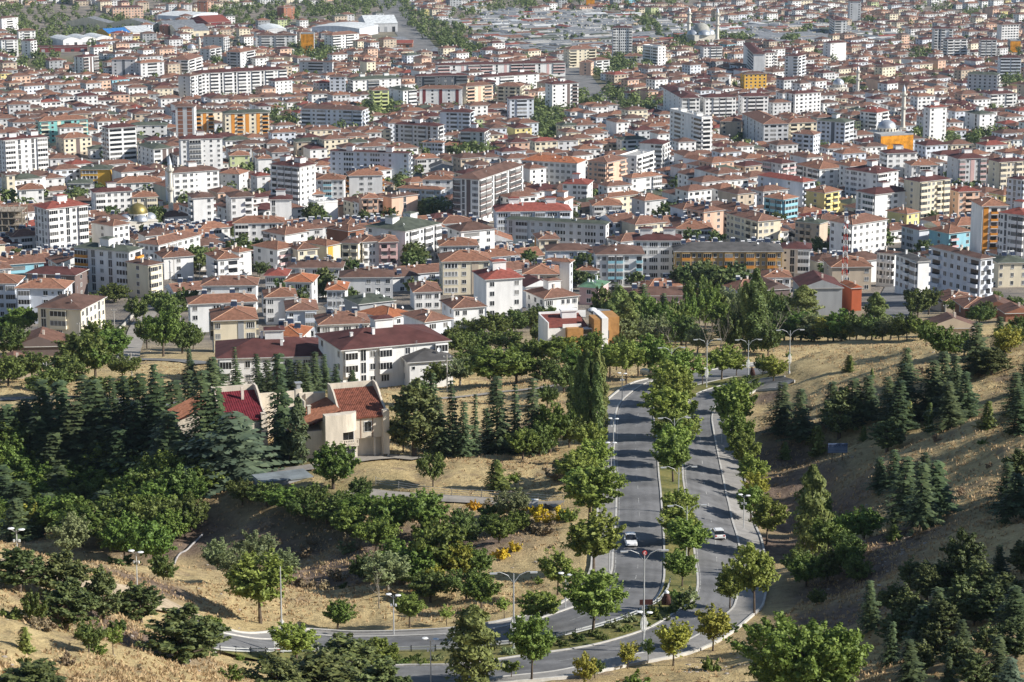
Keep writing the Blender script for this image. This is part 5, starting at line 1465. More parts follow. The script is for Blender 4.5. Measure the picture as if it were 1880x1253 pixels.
    later(root, 'villa with a crimson roof half hidden by tall cedars', 'villa', None, (p[0], p[1] + 6, g + 5))
villa()
def modern_house():
    p = hit(1083, 648); g = ground(p[0], p[1])
    root = empty('modern_house', (p[0], p[1], g), .2)
    wh, orn = wallm('W'), mat('ochre_cladding', (.40, .21, .075), .85, .15, .8)
    b = MB(); b.box(-11, 0, 2, 14, -4, 6.6, 0); b.box(-11, -10.7, 2, 14, 6.6, 8.2, 0); b.box(-11, 2, 13.7, 14, 6.6, 8.6, 0); b.box(-7, -2, 1.7, 2, 6.6, 7.6, 0); b.build('wall', wh, root)
    r = MB(); r.poly([(-10.7, 2, 6.7), (0, 2, 6.7), (0, 13.7, 8.0), (-10.7, 13.7, 8.0)], 0); r.build('roof', roofm('r'), root)
    o1 = MB(); o1.box(-6.2, -1.9, -.3, 2, -4, 6.8, 0); o1.build('panel', orn, root)
    o2 = MB(); o2.box(.8, 2.9, -1.2, 5, -4, 9.2, 0); o2.build('panel', orn, root)
    o3 = MB(); o3.box(4.6, 8.2, 1.0, 9, -4, 9.2, 0); o3.build('panel', orn, root)
    w2 = MB(); w2.box(2.9, 4.6, -1.4, 9, -4, 9.5, 0); w2.box(-1.9, .8, .8, 2.2, -4, 6.3, 0); w2.build('pier', wh, root)
    gl = MB()
    for z in (0.6, 3.4, 5.0):
        gl.box(-1.6, .6, .7, .82, z, z + (2.5 if z == .6 else 1.2), 0)
    gl.build('window', M_GLASS, root)
    g2 = MB(); g2.box(4.62, 5.4, .9, 1.02, 3.5, 5.6, 0); g2.build('window', M_GLASS, root)
    rr = MB(); rr.poly([(2.9, 3, 9.3), (8.2, 3, 8.6), (8.2, 12, 8.9), (2.9, 12, 9.5)], 0); rr.build('roof', roofm('M'), root)
    v = MB(); v.lathe([(1.3, 0), (1.2, .3), (.8, .6), (.05, .8)], 0, 12, (3, 10, 9.3)); v.build('skylight', roofm('V'), root, True)
    c = MB(); c.box(-5.5, -1.5, 9.5, 11.5, 6.8, 9.4, 0); c.box(-5.8, -1.2, 9.2, 11.8, 9.4, 9.8, 0); c.build('chimney', wh, root)
    FOOT.append((p[0] - 1, p[1] + 6, 13, 10, .2))
    later(root, 'modern white house with ochre front panels and red roof terrace', 'house', None, (p[0], p[1], g + 5))
modern_house()
# block with a blank grey gable, and the brick red house behind it
def gable_block(px, by, w, D, H, wallc, roofc, desc, yaw, fr=None, nm='gabled_house', sl=.36, z=None):
    p = hit(px, by); g = ground(p[0], p[1])
    root = empty(nm, (p[0], p[1], g), yaw)
    mb = MB()
    hr = sl * (w / 2)
    mb.box(0, w, 0, D, -4, H, 0)
    mb.poly([(0, -.01, H), (w, -.01, H), (w / 2, -.01, H + hr)], 0); mb.poly([(w, D + .01, H), (0, D + .01, H), (w / 2, D + .01, H + hr)], 0)
    mb.build('wall', wallm(wallc), root)
    r = MB(); hip_roof(r, w, D, H, .5, sl, 0, 'y'); ro = r.build('roof', [roofm(roofc), M_SOFF, M_RIDGE, wallm(wallc)], root)
    c = MB(); c.box(w * .55, w * .55 + .6, D * .3, D * .3 + .6, H, H + hr + 1.2, 0); c.build('chimney', M_CHIM, ro)
    if fr:
        for M, ln in ((Matrix.Translation((w, 0, 0)) @ Matrix.Rotation(math.pi / 2, 4, 'Z'), D),):
            for k in range(3):
                for f in range(max(1, int(H / 2.9))):
                    o = bpy.data.objects.new('window', unit_mesh('w', wallc, wallc)); o.matrix_local = M @ Matrix.Translation((D * (k + .5) / 3, 0, f * 2.9)) @ Matrix.Diagonal((1.4, 1, 1, 1)); link(o, root)
    FOOT.append((p[0] + w / 2, p[1] + D / 2, w / 2 + 1, D / 2 + 1, yaw))
    later(root, desc, 'house', 'buildings of the town', (p[0] + w / 2, p[1], g + H * .6), 'house')
gable_block(1470, 583, 13.2, 16, 9.5, 'G', 'R', 'block with a blank unpainted grey gable wall under maroon roof', .05, True)
gable_block(1563, 572, 3.4, 9, 7.6, 'E', 'o', 'narrow orange red house behind the grey gable', .25, True)
gable_block(24, 655, 14, 12, 2.6, 'n', 'A', 'low brown gabled cottage behind garden trees', .1)
gable_block(-20, 697, 12, 9, 2.2, 'T', 'A', 'low house roof peeping from garden trees at the frame edge', .2)
gable_block(790, 334, 13, 14, 8.0, 'G', 'k', 'unpainted grey gabled block with dark roof', .02)
gable_block(1728, 572, 12, 9, 2.8, 'T', 'A', 'low cottage with sagging tiled roof below the five storey block', .2)
gable_block(1790, 586, 13, 10, 3.0, 'b', 'N', 'low brick cottage with brown roof on the slope edge', -.1)
gable_block(1846, 592, 8, 8, 2.6, 'b', 'A', 'small brick shed with tiled roof at the slope edge', .1)
gable_block(1700, 620, 14, 7, 2.4, 'T', 'N', 'long low brown roofed shed behind the hill crest', .05)
gable_block(879, 470, 14, 12, 6.2, 'W', 'O', 'white house turning its blank gable to the street', .05)
gable_block(966, 566, 10, 11, 7.2, 'W', 'R', 'white house with a plain pale gable behind the trees', .35, True)
gable_block(1405, 560, 9, 13, 5.0, 'n', 'N', 'dark brown walled house behind the poplars', .3)
# blocks wrapped in orange mesh, and a bare concrete frame
def wrapped(xC, yC, xR, yR, n, xL, desc):
    x, y, z, yaw, R, L, s = place(xL, xC, yC, xR, yR, n)
    pb = proj((x, y, z)); HAND.append((xC, xR, yC, pb[1] + 6, pb[2]))
    r = building(x, y, z, yaw, R, L, n, 'G', 'F', 'ww', '', chim=0, name='wrapped_building', desc=desc, noun='building')
    b = MB(); b.box(.1, R - .1, -.25, -.08, -.5, n * 2.95, 0); b.build('debris_netting', mat('orange_netting', (.72, .30, .02), .8, .35, .25, .2), r)
wrapped(1617, 250.5, 1677, 247.5, 4, 1604, 'unfinished block wrapped in orange netting')
wrapped(552, 63, 576, 63, 7, 544, 'tall block side wrapped in orange netting between white blocks')
wrapped(1855, 76, 1874, 76, 4, 1850, 'small building wrapped in orange netting at the far edge')
wrapped(1076, -6, 1092, -6, 6, 1064, 'far tower wrapped in orange netting at the top edge')
def frame_building():
    x, y, z, yaw, R, L, s = place(-14, -12, 388, 40, 388, 6)
    root = empty('concrete_frame', (x, y, z), yaw)
    m = mat('raw_concrete', (.33, .28, .22), .95, .25, .5)
    for f in range(7):
        b = MB(); b.box(0, R, 0, 12, f * 2.95 - .3, f * 2.95, 0); b.build('floor_slab', m, root)
    for i in range(5):
        for j in range(3):
            b = MB(); u, v = .2 + i * (R - .6) / 4, .2 + j * 5.7; b.box(u, u + .4, v, v + .4, -3, 18.5, 0); b.build('column', m, root)
    for k in range(30):
        b = MB(); u, v = rnd.uniform(1, R - 1), rnd.uniform(1, 11); f = rnd.randrange(6); b.box(u - 1, u + 1, v, v + .15, f * 2.95, f * 2.95 + 2.6, 0); b.build('infill_wall', m, root)
    FOOT.append((x + R / 2, y + 6, R / 2 + 2, 8, yaw))
    later(root, 'unfinished bare concrete frame of slabs and columns', 'building', None, (x + R / 2, y, z + 8))
frame_building()
# sheds and warehouses of the far side
def warehouse(xL, xC, yC, xR, yR, H, wallc, roofc, desc, kind='gable', dep=None, bays=1):
    x, y, z, yaw, R, L, s = place(xL, xC, yC, xR, yR, 1, H, dep)
    root = empty('warehouse', (x, y, z), yaw)
    b = MB(); b.box(0, R, 0, L, -3, H, 0); b.build('wall', wallm(wallc), root)
    if kind == 'vault':
        for k in range(bays):
            u0, u1 = R * k / bays, R * (k + 1) / bays
            r = MB(); pts = [(u0 - .3 + (u1 - u0 + .6) * t, H + .1 + 2.4 * math.sin(math.pi * t)) for t in np.linspace(0, 1, 9)]
            for (ua, za), (ub, zb_) in zip(pts[:-1], pts[1:]):
                r.poly([(ua, -.5, za), (ub, -.5, zb_), (ub, L + .5, zb_), (ua, L + .5, za)], 0)
            r.poly([(u, -.3, zz_) for u, zz_ in pts], 1); r.poly([(u, L + .3, zz_) for u, zz_ in pts][::-1], 1)
            r.build('roof', [roofm(roofc), wallm(wallc)], root)
    else:
        for k in range(bays):
            l0 = L / bays
            r = MB(); hip_roof(r, R, l0, H, .5, .2, 0, 'x')
            for i, q in enumerate(r.v): r.v[i] = (q[0], q[1] + k * l0, q[2])
            r.build('roof', [roofm(roofc), M_SOFF, M_SOFF, wallm(wallc)], root)
    nd = max(2, int(R / 9))
    for k in range(nd):
        d = MB(); u = R * (k + .5) / nd; d.box(u - 1.8, u + 1.8, -.08, .02, 0, H * .62, 0); d.build('door', M_SHOP if k % 2 else M_STEEL, root)
    FOOT.append((x + math.cos(yaw) * R / 2 - math.sin(yaw) * L / 2, y + math.sin(yaw) * R / 2 + math.cos(yaw) * L / 2, R / 2 + 1, L / 2 + 1, yaw))
    later(root, desc, 'warehouse', 'warehouses and workshops', (x + R / 2, y + L / 2, z + H * .7))
warehouse(96, 116, 74, 207, 69, 8, 'W', 'V', 'long white warehouse with rippled pale roof', 'vault', 40, 3)
warehouse(180, 200, 62, 240, 60, 8, 'Y', 'U', 'yellow warehouse with a blue roof edge', 'gable', 40)
warehouse(240, 244, 60, 282, 58, 8, 'W', 'V', 'white shed beside the yellow warehouse', 'gable', 50)
warehouse(250, 280, 46, 292, 44, 9, 'C', 'M', 'big grey roofed factory hall with cream end', 'gable', 120, 2)
warehouse(292, 325, 58, 384, 56, 8, 'C', 'M', 'long factory hall with pinkish grey roof and cream front', 'gable', 110, 2)
warehouse(338, 350, 31, 400, 24, 9, 'B', 'V', 'white roofed hall with curved roof', 'vault', 50)
warehouse(376, 382, 42, 424, 40, 8, 'm', 'r', 'maroon walled shed with red and grey roof', 'gable', 60)
warehouse(478, 488, 56, 529, 55, 9, 'W', 'V', 'white shed end between apartment blocks', 'vault', 60)
warehouse(563, 572, 50, 660, 54, 10, 'B', 'V', 'large hall with sweeping white curved roof', 'vault', 55)
warehouse(639, 672, 44, 730, 43, 10, 'w', 'V', 'pale boxy white roofed warehouse by the boulevard', 'gable', 70)
warehouse(706, 712, 75, 750, 73, 6, 'Y', 'M', 'low yellow fronted shed by the boulevard', 'gable', 25)
warehouse(705, 722, 80, 757, 80, 4.5, 'b', 'r', 'red roofed open shed by the boulevard', 'gable', 25)
warehouse(704, 705, 92, 738, 92, 4, 'P', 'F', 'low peach walled depot', 'gable', 14)
warehouse(785, 790, 94, 845, 96, 5, 'm', 'M', 'dark red shed with pale roof at the tree belt', 'gable', 25)
warehouse(68, 70, 88, 160, 86, 5, 'm', 'R', 'long low maroon school building', 'gable', 14)
# lattice mast
def lattice_mast(px, by, ty):
    p = hit(px, by); s = F / proj(p)[2]; H = (by - ty) / s
    root = empty('lattice_mast', (p[0], p[1], ground(p[0], p[1])))
    w = lambda z: 1.0 - .55 * z / H
    n = 14
    cols = [mat('mast_red', (.45, .05, .03), .6), mat('mast_white', (.7, .7, .68), .6)]
    for i in range(n):
        z0, z1 = H * i / n, H * (i + 1) / n
        mb = MB()
        for k in range(4):
            a0, a1 = math.pi / 4 + k * math.pi / 2, math.pi / 4 + (k + 1) * math.pi / 2
            P = lambda a, z: (math.cos(a) * w(z) * 1.4, math.sin(a) * w(z) * 1.4, z)
            mb.tube([P(a0, z0), P(a0, z1)], .09, 0, 4); mb.tube([P(a0, z0), P(a1, z1)], .05, 0, 4, False); mb.tube([P(a1, z0), P(a0, z1)], .05, 0, 4, False); mb.tube([P(a0, z1), P(a1, z1)], .05, 0, 4, False)
        mb.build('mast_section', cols[i % 2], root)
    for k in range(4):
        a = k * 1.57 + .4; z = H * (.82 + .04 * k)
        d = MB(); d.tube([(math.cos(a) * .8, math.sin(a) * .8, z), (math.cos(a) * 1.2, math.sin(a) * 1.2, z)], [.7, .65], 0, 10); d.build('dish', M_TANK, root)
    later(root, 'tall red and white lattice radio mast', 'mast', None, (p[0], p[1], p[2] + H / 2))
lattice_mast(1549, 548, 396)
# ---------------------------------------------------------------- dense fabric of the town: houses between the landmarks
FT = np.array(FOOT)
OCC = list(FOOT)
def blocked(x, y, r, arr):
    d = np.hypot(arr[:, 0] - x, arr[:, 1] - y)
    for i in np.nonzero(d < np.hypot(arr[:, 2], arr[:, 3]) + r)[0]:
        c, s = math.cos(arr[i, 4]), math.sin(arr[i, 4])
        dx, dy = x - arr[i, 0], y - arr[i, 1]
        u, v = abs(dx * c + dy * s), abs(-dx * s + dy * c)
        if u < arr[i, 2] + r * .8 and v < arr[i, 3] + r * .8:
            return True
    return False
TREEZONES = [(100, 45, 130, 40, 110), (520, 30, 110, 24, 60), (640, 22, 80, 22, 50), (280, 4, 120, 8, 20), (1030, 6, 90, 7, 24), (1240, 8, 70, 8, 16), (1160, 200, 60, 16, 24), (1000, 205, 60, 20, 30), (50, 100, 60, 24, 55), (130, 60, 130, 26, 120), (40, 30, 60, 20, 40), (250, 48, 50, 10, 20), (480, 30, 70, 22, 70), (330, 8, 60, 8, 16), (575, 104, 50, 20, 70), (392, 108, 16, 12, 16), (745, 22, 14, 20, 14), (770, 42, 22, 16, 30), (800, 62, 26, 16, 36), (832, 82, 30, 14, 40),
             (868, 97, 30, 10, 34), (835, 55, 22, 10, 16), (700, 8, 60, 9, 26), (620, 28, 50, 12, 30), (640, 12, 60, 10, 30), (1120, 128, 46, 18, 60), (1155, 118, 50, 14, 50), (1185, 40, 26, 14, 26), (1200, 58, 18, 12, 16), (1255, 84, 22, 14, 24), (1135, 20, 30, 6, 12), (935, 12, 40, 8, 18), (970, 14, 20, 10, 12),
             (1360, 76, 24, 5, 14), (1450, 76, 22, 5, 14), (1325, 70, 14, 6, 10), (705, 205, 34, 22, 44), (680, 208, 14, 20, 14), (516, 224, 16, 20, 16), (545, 222, 10, 14, 8), (640, 232, 36, 12, 30), (1000, 222, 34, 30, 60), (1010, 258, 36, 18, 34), (1080, 190, 40, 12, 26), (1130, 178, 26, 10, 16), (1190, 208, 24, 10, 16),
             (1262, 246, 28, 22, 34), (1310, 206, 30, 5, 12), (880, 286, 32, 10, 26), (842, 284, 20, 8, 12), (735, 338, 10, 22, 14), (790, 394, 26, 16, 22), (1150, 318, 22, 14, 16), (280, 360, 20, 10, 12), (142, 372, 10, 8, 6), (14, 378, 10, 8, 5), (205, 418, 8, 14, 5), (285, 412, 10, 12, 7), (345, 388, 8, 16, 6),
             (580, 420, 14, 12, 7), (494, 484, 22, 9, 12), (440, 490, 16, 10, 8), (345, 494, 34, 12, 20), (722, 470, 18, 10, 10), (762, 486, 16, 10, 8), (1216, 396, 20, 10, 10), (1320, 410, 14, 10, 7), (1580, 458, 46, 10, 22), (1060, 522, 20, 10, 8), (1300, 534, 60, 7, 22), (1830, 262, 50, 12, 34), (1730, 268, 26, 10, 14),
             (1690, 258, 16, 10, 8), (1860, 158, 26, 14, 20), (1690, 104, 24, 10, 16), (1560, 158, 24, 8, 14), (1775, 350, 20, 12, 12), (1600, 42, 20, 6, 8), (1720, 20, 40, 8, 16), (1780, 28, 30, 8, 12), (60, 128, 60, 8, 16), (210, 128, 40, 6, 12), (1530, 125, 5, 8, 2), (1398, 620, 6, 5, 1), (1470, 60, 20, 6, 8), (1850, 40, 20, 8, 8),
             (850, 30, 30, 10, 12), (900, 20, 20, 6, 8), (560, 20, 40, 10, 20), (410, 25, 30, 10, 16), (760, 505, 16, 8, 6), (590, 545, 8, 8, 3), (540, 575, 8, 6, 3), (1500, 452, 20, 8, 6)]
OPENS = [(300, 530, 70, 22), (880, 425, 95, 20), (1640, 520, 40, 30), (1780, 285, 100, 12), (270, 8, 70, 12), (230, 33, 50, 6), (1090, 175, 40, 20), (960, 2, 60, 4), (120, 100, 70, 14), (160, 118, 60, 12), (700, 62, 60, 20), (1145, 350, 40, 8), (200, 303, 70, 8), (760, 495, 50, 12), (1660, 460, 30, 18), (800, 520, 26, 8)]
INDUS = [(1060, 58, 190, 36), (1400, 62, 180, 20), (900, 40, 80, 30), (1620, 72, 60, 10), (1010, 90, 110, 14)]
def inside(px, py, Z, k=1.0):
    return any(((px - a[0]) / (a[2] * k)) ** 2 + ((py - a[1]) / (a[3] * k)) ** 2 < 1 for a in Z)
BX = [0, 60, 200, 340, 480, 640, 830, 960, 1060, 1230, 1400, 1560, 1640, 1880]
BY = [575, 580, 545, 590, 600, 600, 560, 560, 548, 545, 545, 530, 500, 530]
r5 = random.Random(11)
HOUSES, SHOPS_ = [], []
laneP = np.vstack([np.column_stack([c, np.full(len(c), w / 2)]) for nm, c, w, k in LANE_GEO])
def fabric():
    th0 = .5
    # district grids: rotated lattices with narrow streets between pairs of rows
    for (ya, yb, th, sx, sy) in ((690, 1020, .42, 15.5, 14.0), (1020, 1400, .55, 16.0, 14.5), (1400, 2000, .38, 16.5, 15.0), (2000, 2700, .62, 18, 16), (2700, 4300, .45, 21, 19)):
        c, s = math.cos(th), math.sin(th)
        ext = yb * 1.2
        iu = np.arange(-ext, ext, sx); iv = np.arange(0, ext * 1.4, sy)
        for a, u in enumerate(iu):
            for b, v in enumerate(iv):
                uu = u + (5.0 if a % 4 == 0 else 0) ; vv = v + (5.0 * (b // 3))
                x, y = uu * c - vv * s, uu * s + vv * c
                if not (ya <= y < yb) or abs(x) > .235 * y + 12:
                    continue
                yield x + r5.uniform(-1.6, 1.6), y + r5.uniform(-1.6, 1.6), th + (r5.choice((0, math.pi / 2)) if r5.random() < .35 else 0) + r5.uniform(-.07, .07), sx, sy
def town():
    trees = []
    for x, y, th, sx, sy in fabric():
        z = float(np.interp(y, PY_, PZ_)) if y > 1150 else ground(x, y)
        px, py, d = proj((x, y, z))
        if py > np.interp(px, BX, BY) or py < -26 or px < -40 or px > 1920:
            continue
        if inside(px, py, TREEZONES, .95) or inside(px, py, OPENS):
            continue
        if (np.hypot(laneP[:, 0] - x, laneP[:, 1] - y) - laneP[:, 2]).min() < 8:
            continue
        ind = inside(px, py, INDUS)
        R, L = (r5.uniform(11, 18), r5.uniform(9.5, 13)) if not ind else (r5.uniform(16, 34), r5.uniform(10, 14))
        if blocked(x, y, 6.0, FT):
            if r5.random() < .25: trees.append((x, y, z))
            continue
        if r5.random() < (.17 if py > 170 else .2):
            trees.append((x, y, z)); continue
        if ind:
            SHOPS_.append((d, x, y, z, th, R, L)); continue
        topright = px > 1180 and py < 200
        n = r5.choices((1, 2, 3, 4, 5), (1, 3, 5, 4, 2) if not topright else (4, 5, 3, 1, .6))[0] if py > 190 else r5.choices((1, 2, 3, 4, 5), (2, 4, 5, 3, 2))[0]
        if py < 170: n = r5.choices((1, 2, 3, 4), (6, 6, 2, .6))[0]
        elif py < 260: n = r5.choices((1, 2, 3, 4, 5), (2, 5, 4, 1.5, .7))[0]
        if py < 140 and px < 700: n = r5.choice((1, 2, 2, 4))
        wall = r5.choices('WwCTPByGug', (13, 5, 2.6, 1.2, 1.2, 3, .35, 1, .25, .2))[0]
        if py < 190 and r5.random() < .55: wall = r5.choice('wTCPGw')
        roof = r5.choices('AONRKr', (10, 4, 5, 2.8, 1, .5))[0] if px < 1180 or py > 230 else r5.choices('ANRO', (6, 5, 3, 1.5))[0]
        if py > 30:
            wpx = F / d * 8
            while n > 0:
                tp = proj((x, y, z + n * 2.9 + 2.2))[1]
                if any(h[0] - wpx < px < h[1] + wpx and d < h[4] - 4 and tp < h[2] + .74 * (h[3] - h[2]) and py > h[2] for h in HAND): n -= 1
                else: break
            if n == 0:
                if r5.random() < .45: trees.append((x, y, z))
                continue
        HOUSES.append((d, x, y, z, th, min(R, sx - .6), min(L, sy - .6), n, wall, roof))
    return trees
EXTRA_TREES = town()
HOUSES.sort(key=lambda h: h[0]); SHOPS_.sort(key=lambda h: h[0])
N_IND = 215
PATS = ('w-w', 'www', 'wBw', 'bw', 'wd', 'Bww', 'dwd', 'wbw')
for k, (d, x, y, z, th, R, L, n, wall, roof) in enumerate(HOUSES[:N_IND]):
    c, s = math.cos(th), math.sin(th)
    gb = roof in 'AO' and r5.random() < .18
    building(x - c * R / 2 + s * L / 2, y - s * R / 2 - c * L / 2, z, th, R, L, n, wall, roof, r5.choice(('w', 'ww', '-', 'wb')), r5.choice(PATS), 2.9, acc=wall, chim=r5.choice((1, 2, 3)) if k < 150 else 1,
             heaters=r5.choice((1, 2, 3, 4)) if k < 215 else 0, near=d < 1250, gable='x' if gb else None, name='town_house' if n <= 3 else 'apartment_building', sl=.36, group='houses of the town')
# the rest of the houses, too many to part from each other, and the roofs of the workshop district beyond the first ones
def far_fabric():
    wcol = {k: wallm(k) for k in 'WwCTPByGug'}
    keys = list(wcol); rk = list('AONRKrMVF')
    mats = [wcol[k] for k in keys] + [roofm(k) for k in rk] + [M_SHOP, M_SOFF, M_TANK, M_CURT]
    G0, S0 = len(keys) + len(rk), len(keys) + len(rk) + 1
    def far_house(mb, x, y, z, th, R, L, n, wall, roof, sl=.34, win=True, gable=None):
        M = Matrix.Translation((x, y, z)) @ Matrix.Rotation(th, 4, 'Z') @ Matrix.Translation((-R / 2, -L / 2, 0))
        H = n * 2.9 + .3
        mb.box(0, R, 0, L, -2, H, keys.index(wall), M, False)
        rb = MB(); a, b, E = hip_roof(rb, R, L, H, .6, sl, 0, gable)
        o = len(mb.v)
        mb.v.extend(tuple(M @ Vector(q)) for q in rb.v)
        for f, m in zip(rb.f[:-1], rb.m[:-1]):
            mb.f.append(tuple(o + i for i in f)); mb.m.append(len(keys) + rk.index(roof) if m == 0 else (S0 if m == 1 else keys.index(wall)))
        if win:
            for f in range(n):
                z0 = f * 2.9 + .9
                k = max(2, int(R / 3.6))
                for i in range(k):
                    u = R * (i + .5) / k; w = r5.choice((.7, .7, .75, 1.3))
                    mb.poly([M @ Vector(q) for q in ((u - w, -.05, z0), (u + w, -.05, z0), (u + w, -.05, z0 + 1.4), (u - w, -.05, z0 + 1.4))], G0 if r5.random() < .75 else G0 + 3)
                k = max(1, int(L / 4))
                for i in range(k):
                    u = L * (i + .5) / k
                    mb.poly([M @ Vector(q) for q in ((-.05, u + .7, z0), (-.05, u - .7, z0), (-.05, u - .7, z0 + 1.4), (-.05, u + .7, z0 + 1.4))], G0)
        for k in range(r5.choice((0, 1, 1, 2, 2))):
            u, v = r5.uniform(.2, .8) * R, r5.uniform(.3, .7) * L
            mb.box(u - .4, u + .4, v - .4, v + .4, H, H + sl * min(u, v, R - u, L - v) + 1.6, r5.choice((S0, keys.index('C'), S0 + 1)), M, False)
    mb = MB()
    for (d, x, y, z, th, R, L, n, wall, roof) in HOUSES[N_IND:]:
        far_house(mb, x, y, z, th, R, L, n, wall, roof)
    o = mb.build('distant_houses', mats, None, kind='stuff'); o['label'] = 'mass of small red roofed houses filling the far town'
    mb = MB()
    for (d, x, y, z, th, R, L) in SHOPS_[110:]:
        far_house(mb, x, y, z, th, R, L, 1, r5.choice('wGTw'), r5.choices('MFVKrA', (10, 2, .8, 2, 1.2, 1.5))[0], .16, False, 'x')
    if mb.v:
        o = mb.build('distant_workshops', mats, None, kind='stuff'); o['label'] = 'mass of low grey metal roofs of the workshop district'
    for (d, x, y, z, th, R, L) in SHOPS_[:110]:
        mb = MB(); rf = r5.choices('MFVKrA', (10, 2, .8, 2, 1.2, 1.5))[0]
        wl_ = r5.choice('wGTw')
        root = empty('workshop', (x, y, z), th)
        b = MB(); b.box(-R / 2, R / 2, -L / 2, L / 2, -2, 3.6, 0); b.build('wall', wallm(wl_), root)
        r = MB(); hip_roof(r, R, L, 3.6, .5, .17, 0, 'x')
        for i, q in enumerate(r.v): r.v[i] = (q[0] - R / 2, q[1] - L / 2, q[2])
        r.build('roof', [roofm(rf), M_SOFF, M_SOFF, wallm(wl_)], root)
        for k in range(3):
            b = MB(); u = -R / 2 + R * (k + .5) / 3; b.box(u - 1.5, u + 1.5, -L / 2 - .06, -L / 2 + .02, 0, 2.8, 0); b.build('door', M_SHOP, root)
        later(root, f'low workshop with {ROOFC[rf][1]} {"" if "metal" in ROOFC[rf][1] else "pitched "}roof', 'workshop', 'workshops of the craft district', (x, y, z + 3), 'workshop')
far_fabric()

# ---------------------------------------------------------------- trees of the town
def town_trees():
    pts = []
    r = random.Random(5)
    for cx, cy, rx, ry, n in TREEZONES:
        for k in range(n):
            a, q = r.uniform(0, 6.28), r.uniform(0, 1) ** .5
            p = hit(cx + rx * q * math.cos(a), cy + ry * q * math.sin(a))
            pts.append((proj(p)[2], p[0], p[1], r.uniform(5.5, 10.5) * (1.0 if p[1] < 1500 else 1.1)))
    for x, y, z in EXTRA_TREES:
        if not blocked(x, y, 2.0, FT): pts.append((y, x, y, r.uniform(4.5, 8)))
    pts.sort()
    for d, x, y, h in pts[:290]:
        plant('town', x, y, h, h * r.uniform(.8, 1.15))
    C, Nn, S = [], [], []
    for d, x, y, h in pts[290:]:
        k = 46
        w = h * r.uniform(.42, .55)
        q = rdir(k); z = gz(x, y)
        C.append(np.array([x, y, z + h * .55]) + q * np.array([w, w, h * .45]) * nrg.uniform(.55, 1.05, k)[:, None])
        Nn.append(q + rdir(k) * .5 + np.array([0, 0, .4])); S.append(nrg.uniform(.8, 1.5, k))
    if C:
        S = np.concatenate(S)
        me = quad_mesh('distant_trees', np.vstack(C), np.vstack(Nn), S, S * .75, L_TOWN)
        o = bpy.data.objects.new('distant_trees', me); o['kind'] = 'stuff'; o['label'] = 'far off trees between the houses'
        link(o)
town_trees()
# ---------------------------------------------------------------- street furniture and vehicles
M_POLE = mat('pole_paint', (.52, .53, .53), .45, .1, 1, 0, .4, .2)
M_CONC = mat('pole_concrete', (.42, .40, .36), .9, .15, 1)
M_BLACK = mat('black_rubber', (.02, .02, .022), .8, .2, 1)
M_RED = mat('sign_red', (.52, .04, .035), .6, .1, 1)
M_WHITE = mat('sign_white', (.78, .78, .76), .6, .05, 1)
M_LENS = mat('lamp_lens', (.72, .72, .68), .3, .05, 1)
def at_px(px, py):
    p = hit(px, py); return p, F / proj(p)[2]
def street_lamp(px, by, ty, desc, ring=True, emblem=False, banner=False):
    p, s = at_px(px, by); H = min(13, max(8, (by - ty) / s / .97))
    root = empty('street_lamp', (p[0], p[1], gz(p[0], p[1])), .1)
    b = MB(); b.tube([(0, 0, -.5), (0, 0, H * .5), (0, 0, H)], [.12, .1, .06], 0, 8); b.build('pole', M_POLE, root)
    f = MB(); f.lathe([(.22, -.3), (.22, .35), (.13, .6)], 0, 10); f.build('base', M_POLE, root)
    for sg in (-1, 1):
        if emblem is None: break
        a = MB(); a.tube([(0, 0, H - 1.2), (sg * .7, 0, H - .2), (sg * 1.7, 0, H + .25), (sg * 2.5, 0, H + .15)], [.05, .05, .045, .04], 0, 6); a.build('arm', M_POLE, root)
        h = MB(); h.box(sg * 2.45 - .45, sg * 2.45 + .45, -.16, .16, H + .02, H + .17, 0); h.box(sg * 2.45 - .3, sg * 2.45 + .3, -.1, .1, H - .03, H + .02, 1); h.build('lamp_head', [M_POLE, M_LENS], root)
    if ring:
        for k in range(3):
            an = k * math.pi / 3
            r = MB()
            pts = [(math.cos(an) * .36 * math.sin(t), math.sin(an) * .36 * math.sin(t), H * .22 + 1.1 - 1.1 * math.cos(t)) for t in np.linspace(0, 2 * math.pi, 17)]
            r.tube(pts, .035, 0, 4, False); r.build('ring_ornament', M_WHITE, root)
    if emblem:
        e = MB(); e.tube([(0, -.1, H - .1), (0, -.16, H - .1)], [.3, .3], 0, 16)
        eo = e.build('emblem', M_RED, root)
        m = MB(); pts = [(.03 + .15 * math.cos(t), -.18, H - .1 + .15 * math.sin(t)) for t in np.linspace(.7, 5.6, 12)]; m.tube(pts, [.02, .03, .04, .05, .055, .06, .06, .055, .05, .04, .03, .02], 0, 4); m.build('crescent', M_WHITE, eo)
    if banner:
        r = MB(); r.box(-.95, -.15, -.03, .03, .5, 3.2, 0); bo = r.build('banner', M_WHITE, root)
        t = MB(); t.box(-.95, -.15, -.045, -.03, 2.75, 3.2, 0); t.box(-.95, -.15, -.045, -.03, .5, .95, 0); t.build('stripe', M_RED, bo)
    later(root, desc, 'street lamp', 'street lamps on the boulevard', (p[0], p[1], p[2] + H * .7), 'lamp')
